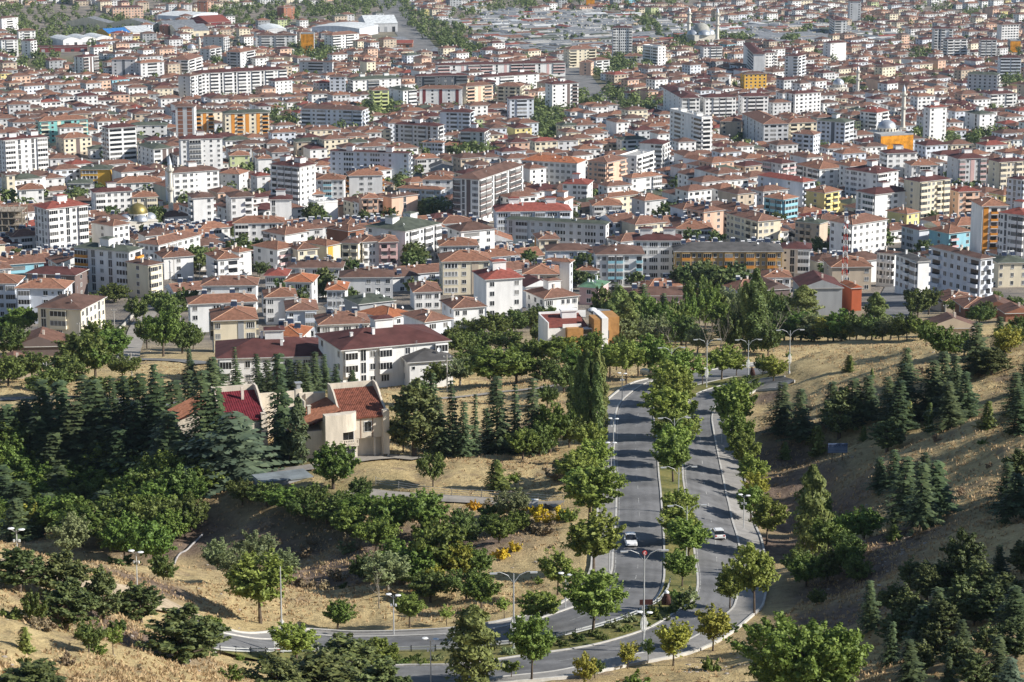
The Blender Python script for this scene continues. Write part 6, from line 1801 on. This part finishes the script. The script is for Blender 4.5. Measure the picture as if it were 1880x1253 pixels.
def path_lamp(px, by, ty, desc='grey lamp post with twin disc heads'):
    p, s = at_px(px, by); H = min(6.5, max(4.5, (by - ty) / s / .97))
    root = empty('path_lamp', (p[0], p[1], gz(p[0], p[1]) + .15), rnd.uniform(-.3, .3))
    b = MB(); b.tube([(0, 0, -.5), (0, 0, H)], [.09, .06], 0, 8); b.build('pole', M_POLE, root)
    for sg in (-1, 1):
        d = MB(); d.lathe([(.05, .1), (.36, .04), (.4, 0), (.36, -.04), (.04, -.05)], 0, 14, (sg * .6, 0, H + (.08 if sg > 0 else .2))); d.build('lamp_disc', M_WHITE, root)
        a = MB(); a.tube([(0, 0, H - .25), (sg * .6, 0, H + .05)], .03, 0, 5); a.build('arm', M_POLE, root)
        k = MB(); k.box(sg * .3 - .1, sg * .3 + .1, -.1, .1, H - 1.4, H - 1.1, 0); k.tube([(0, 0, H - 1.25), (sg * .3, 0, H - 1.25)], .025, 0, 4); k.build('side_lamp', M_WHITE, root)
    later(root, desc, 'lamp post', 'pavement lamps', (p[0], p[1], p[2] + H * .7), 'lamp')
street_lamp(1181, 1198, 998, 'tall double armed street lamp carrying a round red crescent emblem', True, True)
street_lamp(943, 1192, 1048, 'tall double armed street lamp at the lower bend with white rings')
street_lamp(518, 1200, 1033, 'straight slim pole with white rings and a red and white banner', True, None, True)
street_lamp(1260, 1022, 938, 'double armed street lamp among median trees level with the white cars')
street_lamp(1245, 945, 865, 'double armed street lamp by the open lawn of the median')
street_lamp(1237, 850, 765, 'double armed street lamp in the thick of the median trees')
street_lamp(1232, 705, 650, 'double armed street lamp at the top of the median')
street_lamp(1297, 712, 622, 'double armed street lamp beside the round grassy bend')
street_lamp(1373, 690, 632, 'slim street lamp on the upper bend')
street_lamp(1449, 684, 605, 'double armed street lamp at the foot of the golden hill')
for px, by, ty in ((723, 1167, 1090), (791, 1258, 1170), (1038, 1118, 1052), (1122, 862, 812), (1126, 815, 768), (1142, 738, 685), (1325, 815, 772), (1365, 972, 908), (1118, 1052, 985), (1183, 1190, 1122), (252, 1078, 1053), (33, 1040, 983)):
    path_lamp(px, by, ty)
def utility_pole(px, by, ty):
    p, s = at_px(px, by); H = min(11, max(6, (by - ty) / s / .97))
    root = empty('utility_pole', (p[0], p[1], ground(p[0], p[1])))
    b = MB(); b.tube([(0, 0, -.5), (0, 0, H)], [.17, .1], 0, 7); b.build('pole', M_CONC, root)
    c = MB(); c.box(-.8, .8, -.06, .06, H - .6, H - .48, 0); c.build('crossarm', M_STEEL, root)
    for x in (-.7, 0, .7):
        i = MB(); i.lathe([(.05, H - .48), (.08, H - .35), (.04, H - .22)], 0, 6, (x, 0, 0)); i.build('insulator', M_WHITE, root)
    later(root, 'pale concrete utility pole', 'utility pole', 'utility poles', (p[0], p[1], p[2] + H / 2), 'pole')
for v in ((314, 531, 499), (367, 518, 484), (320, 514, 475), (331, 593, 563), (87, 716, 665), (242, 692, 654), (147, 628, 600), (1341, 629, 582), (821, 720, 652), (1129, 636, 600), (1571, 568, 530), (1660, 507, 470), (719, 590, 568), (1735, 595, 560), (174, 870, 820), (210, 600, 575)):
    utility_pole(*v)
def car(x, y, z, yaw, col, name='car', L=4.2, pickup=False, van=False):
    """body with wheels, windows, lights; x forward"""
    root = empty(name, (x, y, z), yaw)
    w = .87
    def loft(secs, m, nm, mats):
        b = MB()
        n = len(secs[0])
        for s in secs: b.v.extend(s)
        for i in range(len(secs) - 1):
            for k in range(n - 1):
                b.f.append((i * n + k, i * n + k + 1, (i + 1) * n + k + 1, (i + 1) * n + k)); b.m.append(m)
        b.f.append(tuple(range(n))); b.m.append(m); b.f.append(tuple((len(secs) - 1) * n + k for k in reversed(range(n)))); b.m.append(m)
        me = b.mesh(nm, mats); bm = bmesh.new(); bm.from_mesh(me); bmesh.ops.recalc_face_normals(bm, faces=bm.faces); bm.to_mesh(me); bm.free()
        return link(bpy.data.objects.new(nm, me), root)
    h = L / 2
    sec = lambda xx, hw, z0, z1, r=.12: [(xx, -hw, z0), (xx, -hw - .03, (z0 + z1) / 2), (xx, -hw + r * .4, z1 - .05), (xx, -hw + r, z1), (xx, hw - r, z1), (xx, hw - r * .4, z1 - .05), (xx, hw + .03, (z0 + z1) / 2), (xx, hw, z0)]
    paint = mat('paint_' + col[1], col[0], .3, .06, .5, 0, .5)
    loft([sec(-h, w * .86, .42, .78), sec(-h + .12, w * .96, .3, .95), sec(-h * .6, w, .26, 1.0), sec(h * .3, w, .26, .96), sec(h * .75, w * .97, .28, .84), sec(h * .97, w * .88, .36, .68), sec(h, w * .8, .42, .6)], 0, 'body', [paint])
    top = 1.48 if not van else 1.85
    r0, r1 = (-h + .25, h * .42) if not pickup else (-h * .1, h * .5)
    loft([sec(r0, w * .88, .92, 1.0), sec(r0 + .42, w * .8, .92, top - .03), sec(r1 - .9, w * .8, .92, top), sec(r1, w * .88, .9, .98)], 0, 'cabin', [M_GLASS])
    loft([sec(r0 + .4, w * .78, top - .1, top + .01, .2), sec(r1 - .88, w * .78, top - .08, top + .03, .2)], 0, 'roof', [paint])
    for sx in (-h * .62, h * .62):
        for sy in (-1, 1):
            t = MB(); t.tube([(sx, sy * (w - .16), .31), (sx, sy * (w + .02), .31)], .31, 0, 14); wo = t.build('wheel', M_BLACK, root)
            r = MB(); r.tube([(sx, sy * (w + .015), .31), (sx, sy * (w + .03), .31)], .19, 0, 10); r.build('rim', M_STEEL, wo)
    for sy in (-1, 1):
        l = MB(); l.box(h - .16, h - .02, sy * .58 - .16, sy * .58 + .16, .6, .72, 0); l.build('headlight', M_LENS, root)
        l = MB(); l.box(-h - .01, -h + .12, sy * .62 - .13, sy * .62 + .13, .72, .92, 0); l.build('tail_light', M_RED, root)
        m = MB(); m.box(r1 - .55, r1 - .35, sy * (w + .06) - .1, sy * (w + .06) + .1, .95, 1.08, 0); m.build('mirror', paint, root)
    pl = MB(); pl.box(-h - .015, -h + .02, -.26, .26, .5, .62, 0); pl.build('number_plate', M_WHITE, root)
    bp = MB(); bp.box(-h - .03, -h + .1, -w * .8, w * .8, .3, .48, 0); bp.build('bumper', M_BLACK, root)
    if pickup:
        c = MB(); c.box(-h + .1, -h * .15, -w, w, .95, 1.35, 0); c.build('cargo_bed', M_WHITE, root)
    return root
WHT, BLU, GRY, CRM = ((.75, .75, .74), 'white'), ((.06, .13, .30), 'blue'), ((.30, .31, .32), 'silver'), ((.62, .56, .46), 'cream')
def car_on(px, py, heading, col, desc, **kw):
    p = hit(px, py)
    r = car(p[0], p[1], ground(p[0], p[1]) + .04, heading, col, **kw)
    later(r, desc, 'van' if kw.get('van') else 'car', 'cars', (p[0], p[1], p[2] + .7))
car_on(1317, 987, math.pi / 2 + .12, WHT, 'white hatchback driving away up the tree shaded carriageway')
car_on(1158, 1000, -math.pi / 2 + .03, WHT, 'white car coming down the carriageway past the left hand tree')
car_on(1196, 691, -.5, CRM, 'cream pickup crossing at the top of the boulevard', name='pickup_truck', pickup=True, L=5.0)
for px, py, hd, cl, ds in ((279, 552, .3, WHT, 'white car parked beside the green roofed block'), (1662, 534, .1, BLU, 'blue car parked on the wide back street'), (1634, 522, .6, BLU, 'dark blue car in the shade of the side street'), (1830, 527, .15, WHT, 'white van on the dry plot behind the five storey block'),
                       (905, 432, .4, GRY, 'silver car on the wide shaded street'), (838, 436, .2, WHT, 'white car parked at the shaded street corner'), (790, 441, .2, WHT, 'white car parked beside the dark roofed white block'), (860, 430, .3, GRY, 'silver car parked in the street below the seven storey block'), (190, 312, .2, WHT, 'white car on the street before the dark banded tower'), (106, 308, .2, WHT, 'white car by the pale tower on the street'), (1120, 345, .3, WHT, 'white car on the pale street near the school'), (1185, 322, .4, GRY, 'silver car on the pale street near the flat roofed block')):
    car_on(px, py, hd, cl, ds, van='van' in ds.split())

# barrier along the lower bend: low rail on posts
def guard_rail(path, name, desc, hgt=.75, gap=3.0, rails=(.62, .3), m=M_POLE, post=M_BLACK, wd=.07):
    c = path
    d = np.concatenate([[0], np.cumsum(np.linalg.norm(np.diff(c, axis=0), axis=1))])
    n = int(d[-1] / gap)
    s = np.linspace(0, d[-1], n + 1)
    x, y = np.interp(s, d, c[:, 0]), np.interp(s, d, c[:, 1]); z = zz(x, y) + .1
    mid = n // 2
    root = empty(name, (x[mid], y[mid], z[mid]))
    o = Vector((x[mid], y[mid], z[mid]))
    P = [Vector((a, b, q)) - o for a, b, q in zip(x, y, z)]
    for h in rails:
        r = MB()
        for a, b in zip(P[:-1], P[1:]):
            t = (b - a).normalized(); nn = Vector((-t.y, t.x, 0)) * .04
            lo, hi = Vector((0, 0, h - wd)), Vector((0, 0, h + wd))
            r.poly([a + nn + lo, b + nn + lo, b + nn + hi, a + nn + hi]); r.poly([b - nn + lo, a - nn + lo, a - nn + hi, b - nn + hi]); r.poly([a + nn + hi, b + nn + hi, b - nn + hi, a - nn + hi])
        r.build('rail', m, root)
    pm = MB(); pm.box(-.05, .05, -.05, .05, -.4, hgt + .1, 0); me = pm.mesh('post', [post])
    for p in P:
        q = bpy.data.objects.new('post', me); q.location = p; link(q, root)
    later(root, desc, 'guard rail' if 'rail' in name else 'fence', None, o)
gi = [i for i, p in enumerate(R_UP.b) if p[1] < hit(1216, 1070)[1]]
guard_rail(offset(R_UP.b[gi[0]:gi[-1] + 1], -1.1), 'guard_rail', 'low pale guard rail along the planted bed of the lower bend')
guard_rail(smooth_path(path_px('690 890;740 900;800 908;850 912;900 914;960 918;1035 924')), 'wire_fence', 'wire fence on thin posts along the dry field', 1.2, 5.0, (1.1, .7, .3), M_STEEL, M_CONC, .012)
guard_rail(smooth_path(path_px('1270 690;1275 682;1282 676;1290 672')), 'field_fence', 'short brown fence at the corner of the dry plot', 1.2, 3.0, (1.1, .5), mat('rust', (.2, .09, .05), .8), mat('rust', (.2, .09, .05), .8), .05)
def lowwall():
    c = smooth_path(path_px('612 1163;700 1159;819 1152;893 1146;960 1134;1034 1112'))
# signs
def text_obj(s, size, m, parent, loc, nm='lettering'):
    cu = bpy.data.curves.new(nm, 'FONT'); cu.body = s; cu.size = size; cu.align_x = 'CENTER'; cu.extrude = .01
    cu.materials.append(m)
    t = link(bpy.data.objects.new('text_source', cu))
    bpy.context.view_layer.update()
    me = bpy.data.meshes.new_from_object(t.evaluated_get(bpy.context.evaluated_depsgraph_get()))
    bpy.data.objects.remove(t)
    if not me.materials: me.materials.append(m)
    o = bpy.data.objects.new(nm, me); o.location = loc; o.rotation_euler = (math.pi / 2, 0, 0)
    return link(o, parent)
def hill_sign():
    p, s = at_px(1537, 856); z = gz(p[0], p[1])
    root = empty('signboard', (p[0], p[1], z), .05)
    w = 36 / s / 2
    b = MB(); b.box(-w, w, -.05, .05, 1.5, 1.5 + 18 / s, 0); b.build('board', mat('sign_blue', (.13, .18, .29), .5, .15, .8), root)
    for x in (-w * .55, w * .5):
        l = MB(); l.tube([(x, .08, -1), (x, .08, 1.6)], .07, 0, 6); l.build('post', mat('post_dark', (.08, .06, .05), .8), root)
    dk = mat('sign_ink', (.03, .04, .08), .6)
    text_obj('MEMDUR  KEN', .52, dk, root, (0, -.06, 1.5 + 12.4 / s))
    for k in range(3):
        t = MB(); t.box(-w * .92, w * .92, -.062, -.05, 1.5 + (8.5 - 3 * k) / s, 1.5 + (8.5 - 3 * k) / s + .05, 0); t.build('text_line', mat('sign_pale', (.30, .36, .44), .6), root)
    later(root, 'blue signboard on two posts standing on the dry slope', 'signboard', None, (p[0], p[1], z + 2))
hill_sign()
def road_board():
    p, s = at_px(1186, 1132); z = gz(p[0], p[1])
    root = empty('road_sign', (p[0], p[1], z), .1)
    b = MB(); b.box(-.85, .85, -.04, .04, 1.9, 2.6, 0); b.build('board', mat('board_maroon', (.07, .026, .023), .6), root)
    for x in (-.5, .5):
        l = MB(); l.tube([(x, .06, -1), (x, .06, 2.5)], .05, 0, 6); l.build('post', M_POLE, root)
    later(root, 'small dark maroon board on two posts by the guard rail', 'road sign', None, (p[0], p[1], z + 2))
road_board()
def boulder(px, by, w, h, lean, desc):
    p, s = at_px(px, by); z = gz(p[0], p[1])
    bm = bmesh.new(); bmesh.ops.create_icosphere(bm, subdivisions=3, radius=1)
    for v in bm.verts:
        n = math.sin(v.co.x * 4 + v.co.z * 3) * .06 + math.sin(v.co.y * 7 + v.co.z * 5) * .05 + math.sin(v.co.x * 11 - v.co.y * 9) * .03
        v.co *= 1 + n
        t = (v.co.z + 1) / 2
        v.co.x = v.co.x * w / s / 2 * (1.15 - .45 * t) + lean * t; v.co.y *= w / s / 2 * (1 - .4 * t); v.co.z = t * h / s - .15
    me = bpy.data.meshes.new('monument_stone'); bm.to_mesh(me); bm.free()
    me.materials.append(mat('red_rock', (.085, .042, .034), .9, .4, 1.6, .5, .2))
    root = empty('stone_monument', (p[0], p[1], z))
    link(bpy.data.objects.new('stone', me), root)
    c = MB(); c.box(-w / s * .7, w / s * .7, -w / s * .5, w / s * .5, -.5, .1, 0); c.build('plinth', M_KERB, root)
    if h > 22:
        q = MB(); q.lathe([(.34, 0), (.3, .16), (.2, .27), (.03, .33)], 0, 12, (lean, 0, h / s - .35)); q.build('white_cap', M_WHITE, root)
    later(root, desc, 'monument', None, (p[0], p[1], z + 1))
boulder(1223, 1112, 18, 34, .05, 'upright reddish brown rock with a white cap at the tip of the median')
boulder(1383, 691, 10, 22, -.3, 'leaning dark red rock pillar at the upper bend')
def water_tank():
    p, s = at_px(492, 905); z = gz(p[0], p[1])
    root = empty('water_tank', (p[0], p[1], z), .42)
    b = MB(); b.box(-1, 8, 0, 5, -3, 1.9, 0); b.build('wall', mat('tank_concrete', (.30, .30, .31), .9, .2, .5), root)
    r = MB(); r.box(-1.2, 8.2, -.2, 5.2, 1.9, 2.1, 0); r.build('roof_slab', mat('tank_slab', (.20, .225, .235), .8, .2, .4), root)
    later(root, 'flat roofed grey concrete tank set into the bank', 'tank', None, (p[0], p[1], z + 1))
water_tank()
def utility_box(px, by, w, h, desc):
    p, s = at_px(px, by); z = gz(p[0], p[1])
    root = empty('utility_box', (p[0], p[1], z))
    b = MB(); b.box(-w / s / 2, w / s / 2, -.3, .3, -.3, h / s, 0); b.box(-w / s / 2 - .05, w / s / 2 + .05, -.35, .35, h / s, h / s + .08, 0); b.build('cabinet', M_WHITE, root)
    d = MB(); d.box(-w / s / 2 + .08, -.02, -.32, -.3, .1, h / s - .1, 0); d.box(.02, w / s / 2 - .08, -.32, -.3, .1, h / s - .1, 0); d.build('door', M_TANK, root)
    later(root, desc, 'cabinet', None, (p[0], p[1], z + .7))
utility_box(982, 928, 12, 14, 'white utility cabinet beside the garden lane')
def slope_pipe():
    c = smooth_path(path_px('300 1060;320 1040;345 1012;372 985'))
    P = [(a, b, float(zz(np.array([a]), np.array([b]))[0]) + .35) for a, b in c]
    o = Vector(P[0])
    root = empty('water_pipe', P[0])
    m = MB(); m.tube([Vector(q) - o for q in P], .16, 0, 8); m.build('pipe', mat('old_pipe', (.36, .34, .33), .8, .2, 1), root)
    later(root, 'straight pale pipe running up the shaded gully slope', 'pipe', None, P[len(P) // 2])
slope_pipe()
# stones lying on the slopes
def stones():
    r = random.Random(21)
    bm = bmesh.new(); bmesh.ops.create_icosphere(bm, subdivisions=1, radius=1)
    for v in bm.verts: v.co *= r.uniform(.75, 1.15); v.co.z *= .6
    me = bpy.data.meshes.new('stone'); bm.to_mesh(me); bm.free(); me.materials.append(mat('pale_stone', (.38, .33, .28), .95, .2, 2))
    V, Fc = [], []
    base = [tuple(v.co) for v in me.vertices]; fc = [tuple(p.vertices) for p in me.polygons]
    for k in range(420):
        px, py = r.choice(((r.uniform(1400, 1880), r.uniform(640, 1000)), (r.uniform(1230, 1400), r.uniform(1170, 1250)), (r.uniform(0, 460), r.uniform(1010, 1250)), (r.uniform(550, 1000), r.uniform(930, 1060)), (r.uniform(1500, 1700), r.uniform(960, 1100))))
        p = hit(px, py)
        if near_road(np.array([p[0]]), np.array([p[1]]))[0] < 6: continue
        s = r.uniform(.08, .32); a = r.uniform(0, 6.28); z = gz(p[0], p[1]); o = len(V)
        for x, y, q in base: V.append((p[0] + s * (x * math.cos(a) - y * math.sin(a)) * 1.3, p[1] + s * (x * math.sin(a) + y * math.cos(a)), z + q * s))
        Fc += [tuple(o + i for i in f) for f in fc]
    m2 = bpy.data.meshes.new('loose_stones'); m2.from_pydata(V, [], Fc); m2.materials.append(MATS['pale_stone'])
    o = bpy.data.objects.new('loose_stones', m2); o['kind'] = 'stuff'; o['label'] = 'scattered pale stones on the dry slopes'; link(o)
stones()
# dry grass tufts on the open slopes
def grass():
    n = 75000
    y = 190 + (620 - 190) * nrg.random(n) ** 1.25
    x = nrg.uniform(-.235, .235, n) * y
    dr = near_road(x, y)
    lane = np.full(n, 1e9)
    for nm, c, w, k in LANE_GEO:
        if c[:, 1].min() < 640:
            for i in range(0, n, 8000):
                q = np.stack([x[i:i + 8000], y[i:i + 8000]], 1)
                lane[i:i + 8000] = np.minimum(lane[i:i + 8000], np.sqrt(((q[:, None] - c[None, ::2]) ** 2).sum(-1).min(1)) - w / 2)
    pat = np.sin(x * .13 + 1.3 * np.sin(y * .05)) + np.sin(y * .11 + 1.7 * np.sin(x * .07)) + nrg.normal(size=n) * .8
    keep = (dr > 8.5) & (lane > .6) & (pat > -.3)
    x, y = x[keep], y[keep]
    z = np.array([gz(a, b) for a, b in zip(x, y)])
    V = []
    m = len(x)
    for k in range(4):
        h = nrg.uniform(.14, .4, m) ; a = nrg.uniform(0, 6.28, m); w = nrg.uniform(.05, .14, m); l = nrg.uniform(.1, .35, m)
        dx, dy = np.cos(a), np.sin(a); ox, oy = nrg.normal(size=m) * .16, nrg.normal(size=m) * .16
        V.append(np.stack([np.stack([x + ox - dy * w, y + oy + dx * w, z - .05], 1), np.stack([x + ox + dy * w, y + oy - dx * w, z - .05], 1),
                           np.stack([x + ox + dx * l + dy * w * .3, y + oy + dy * l, z + h], 1), np.stack([x + ox + dx * l * .5 - dy * w * .7, y + oy + dy * l * .5 + dx * w * .7, z + h * .6], 1)], 1).reshape(-1, 3))
    me = raw_mesh('dry_grass', np.vstack(V), leafmat('straw', (.38, .28, .14), (.72, .56, .30), .25, .8))
    o = bpy.data.objects.new('dry_grass', me); o['kind'] = 'stuff'; o['label'] = 'golden dry grass tufts over the slopes'; link(o)
grass()
# ---------------------------------------------------------------- air
def haze():
    b = MB(); b.box(-2600, 2600, -60, 9500, -480, 175, 0)
    m = bpy.data.materials.new('haze_air'); m.use_nodes = True
    N, Lk = m.node_tree.nodes, m.node_tree.links
    N.remove(N['Principled BSDF'])
    v = N.new('ShaderNodeVolumePrincipled')
    v.inputs['Color'].default_value = (.62, .80, 1.0, 1)
    v.inputs['Density'].default_value = 0.000026
    v.inputs['Anisotropy'].default_value = .2
    Lk.new(v.outputs[0], N['Material Output'].inputs['Volume'])
    o = b.build('haze', m, None, kind='stuff')
haze()

# ---------------------------------------------------------------- labels: what each thing looks like and what it stands by
MARKS = [((635, 775), 'the cream villa'), ((440, 735), 'the crimson roofed villa'), ((1078, 610), 'the modern ochre house'), ((1335, 485), 'the long ochre block'), ((254, 395), 'the gilded dome'), ((1627, 235), 'the big silver dome'),
         ((1290, 45), 'the grand grey mosque'), ((1640, 265), 'the netted block'), ((1268, 250), 'the flat roofed tower'), ((1549, 450), 'the lattice mast'), ((440, 152), 'the long white slab block'), ((1015, 315), 'the long windowed school'),
         ((1507, 550), 'the grey gable'), ((1537, 835), 'the blue signboard'), ((1223, 1095), 'the white capped rock'), ((1317, 978), 'the white hatchback'), ((340, 220), 'the brick striped tower'), ((110, 240), 'the teal block'), ((1385, 155), 'the yellow block'),
         ((150, 70), 'the rippled white warehouse'), ((1720, 75), 'the ten storey tower'), ((1135, 75), 'the eleven storey tower'), ((895, 350), 'the seven storey block'), ((600, 690), 'the maroon roofed pair'), ((1765, 510), 'the bluish block'),
         ((130, 590), 'the brown roofed block'), ((200, 495), 'the green roofed block'), ((905, 545), 'the blank sided block'), ((742, 440), 'the dark roofed block'), ((100, 415), 'the red roofed tower'), ((518, 1110), 'the banner pole'), ((943, 1110), 'the lower bend lamp'),
         ((1181, 1090), 'the emblem lamp'), ((982, 920), 'the utility cabinet'), ((500, 890), 'the concrete tank'), ((250, 1065), 'the gravel track lamp'), ((1449, 645), 'the hill foot lamp'), ((1383, 680), 'the dark rock pillar'), ((1478, 1200), 'the big walnut'), ((866, 1180), 'the upright poplar'),
         ((1490, 940), 'the gully poplar'), ((1720, 230), 'the nine storey tower'), ((650, 150), 'the far boulevard sheds'), ((30, 45), 'the far north houses'), ((830, 130), 'the row with pink panels'), ((1080, 700), 'the tall poplars'), ((340, 1060), 'the slope pipe'), ((1850, 1150), 'the bluish corner cedar'), ((1660, 960), 'the gully spur'), ((60, 1080), 'the lower slope pines'), ((0, 270), 'the pale edge tower')]
ORD = 'first second third fourth fifth sixth seventh eighth ninth tenth eleventh twelfth thirteenth fourteenth fifteenth sixteenth seventeenth eighteenth nineteenth twentieth'.split()
def ordinal(i):
    if i < 20: return ORD[i]
    t = ('twenty', 'thirty', 'forty', 'fifty', 'sixty')[min(4, (i + 1) // 10 - 2)]
    r = (i + 1) % 10
    return (t[:-1] + 'ieth') if r == 0 else f'{t}-{ORD[r - 1]}'
def label_all():
    groups = {}
    count = {}
    for it in THINGS: count[it[1]] = count.get(it[1], 0) + 1
    for o, desc, cat, grp, pos, noun in THINGS:
        if count[desc] == 1:
            tag(o, desc, cat, grp); continue
        px, py, d = proj(pos)
        best = min(MARKS, key=lambda m: (m[0][0] - px) ** 2 + ((m[0][1] - py) * 1.4) ** 2)
        dx, dy = px - best[0][0], (py - best[0][1]) * 1.6
        rel_ = ('right of' if dx > 0 else 'left of') if abs(dx) > abs(dy) else ('behind' if dy < 0 else 'in front of')
        groups.setdefault((desc, rel_, best[1]), []).append((math.hypot(dx, dy), o, cat, grp))
    for (desc, rel_, mk), lst in groups.items():
        lst.sort(key=lambda q: q[0])
        for i, (q, o, cat, grp) in enumerate(lst):
            if len(lst) == 1:
                tag(o, f'{desc} {rel_} {mk}', cat, grp)
            else:
                tag(o, f'{desc}, {ordinal(i)} {rel_} {mk}', cat, grp)
label_all()
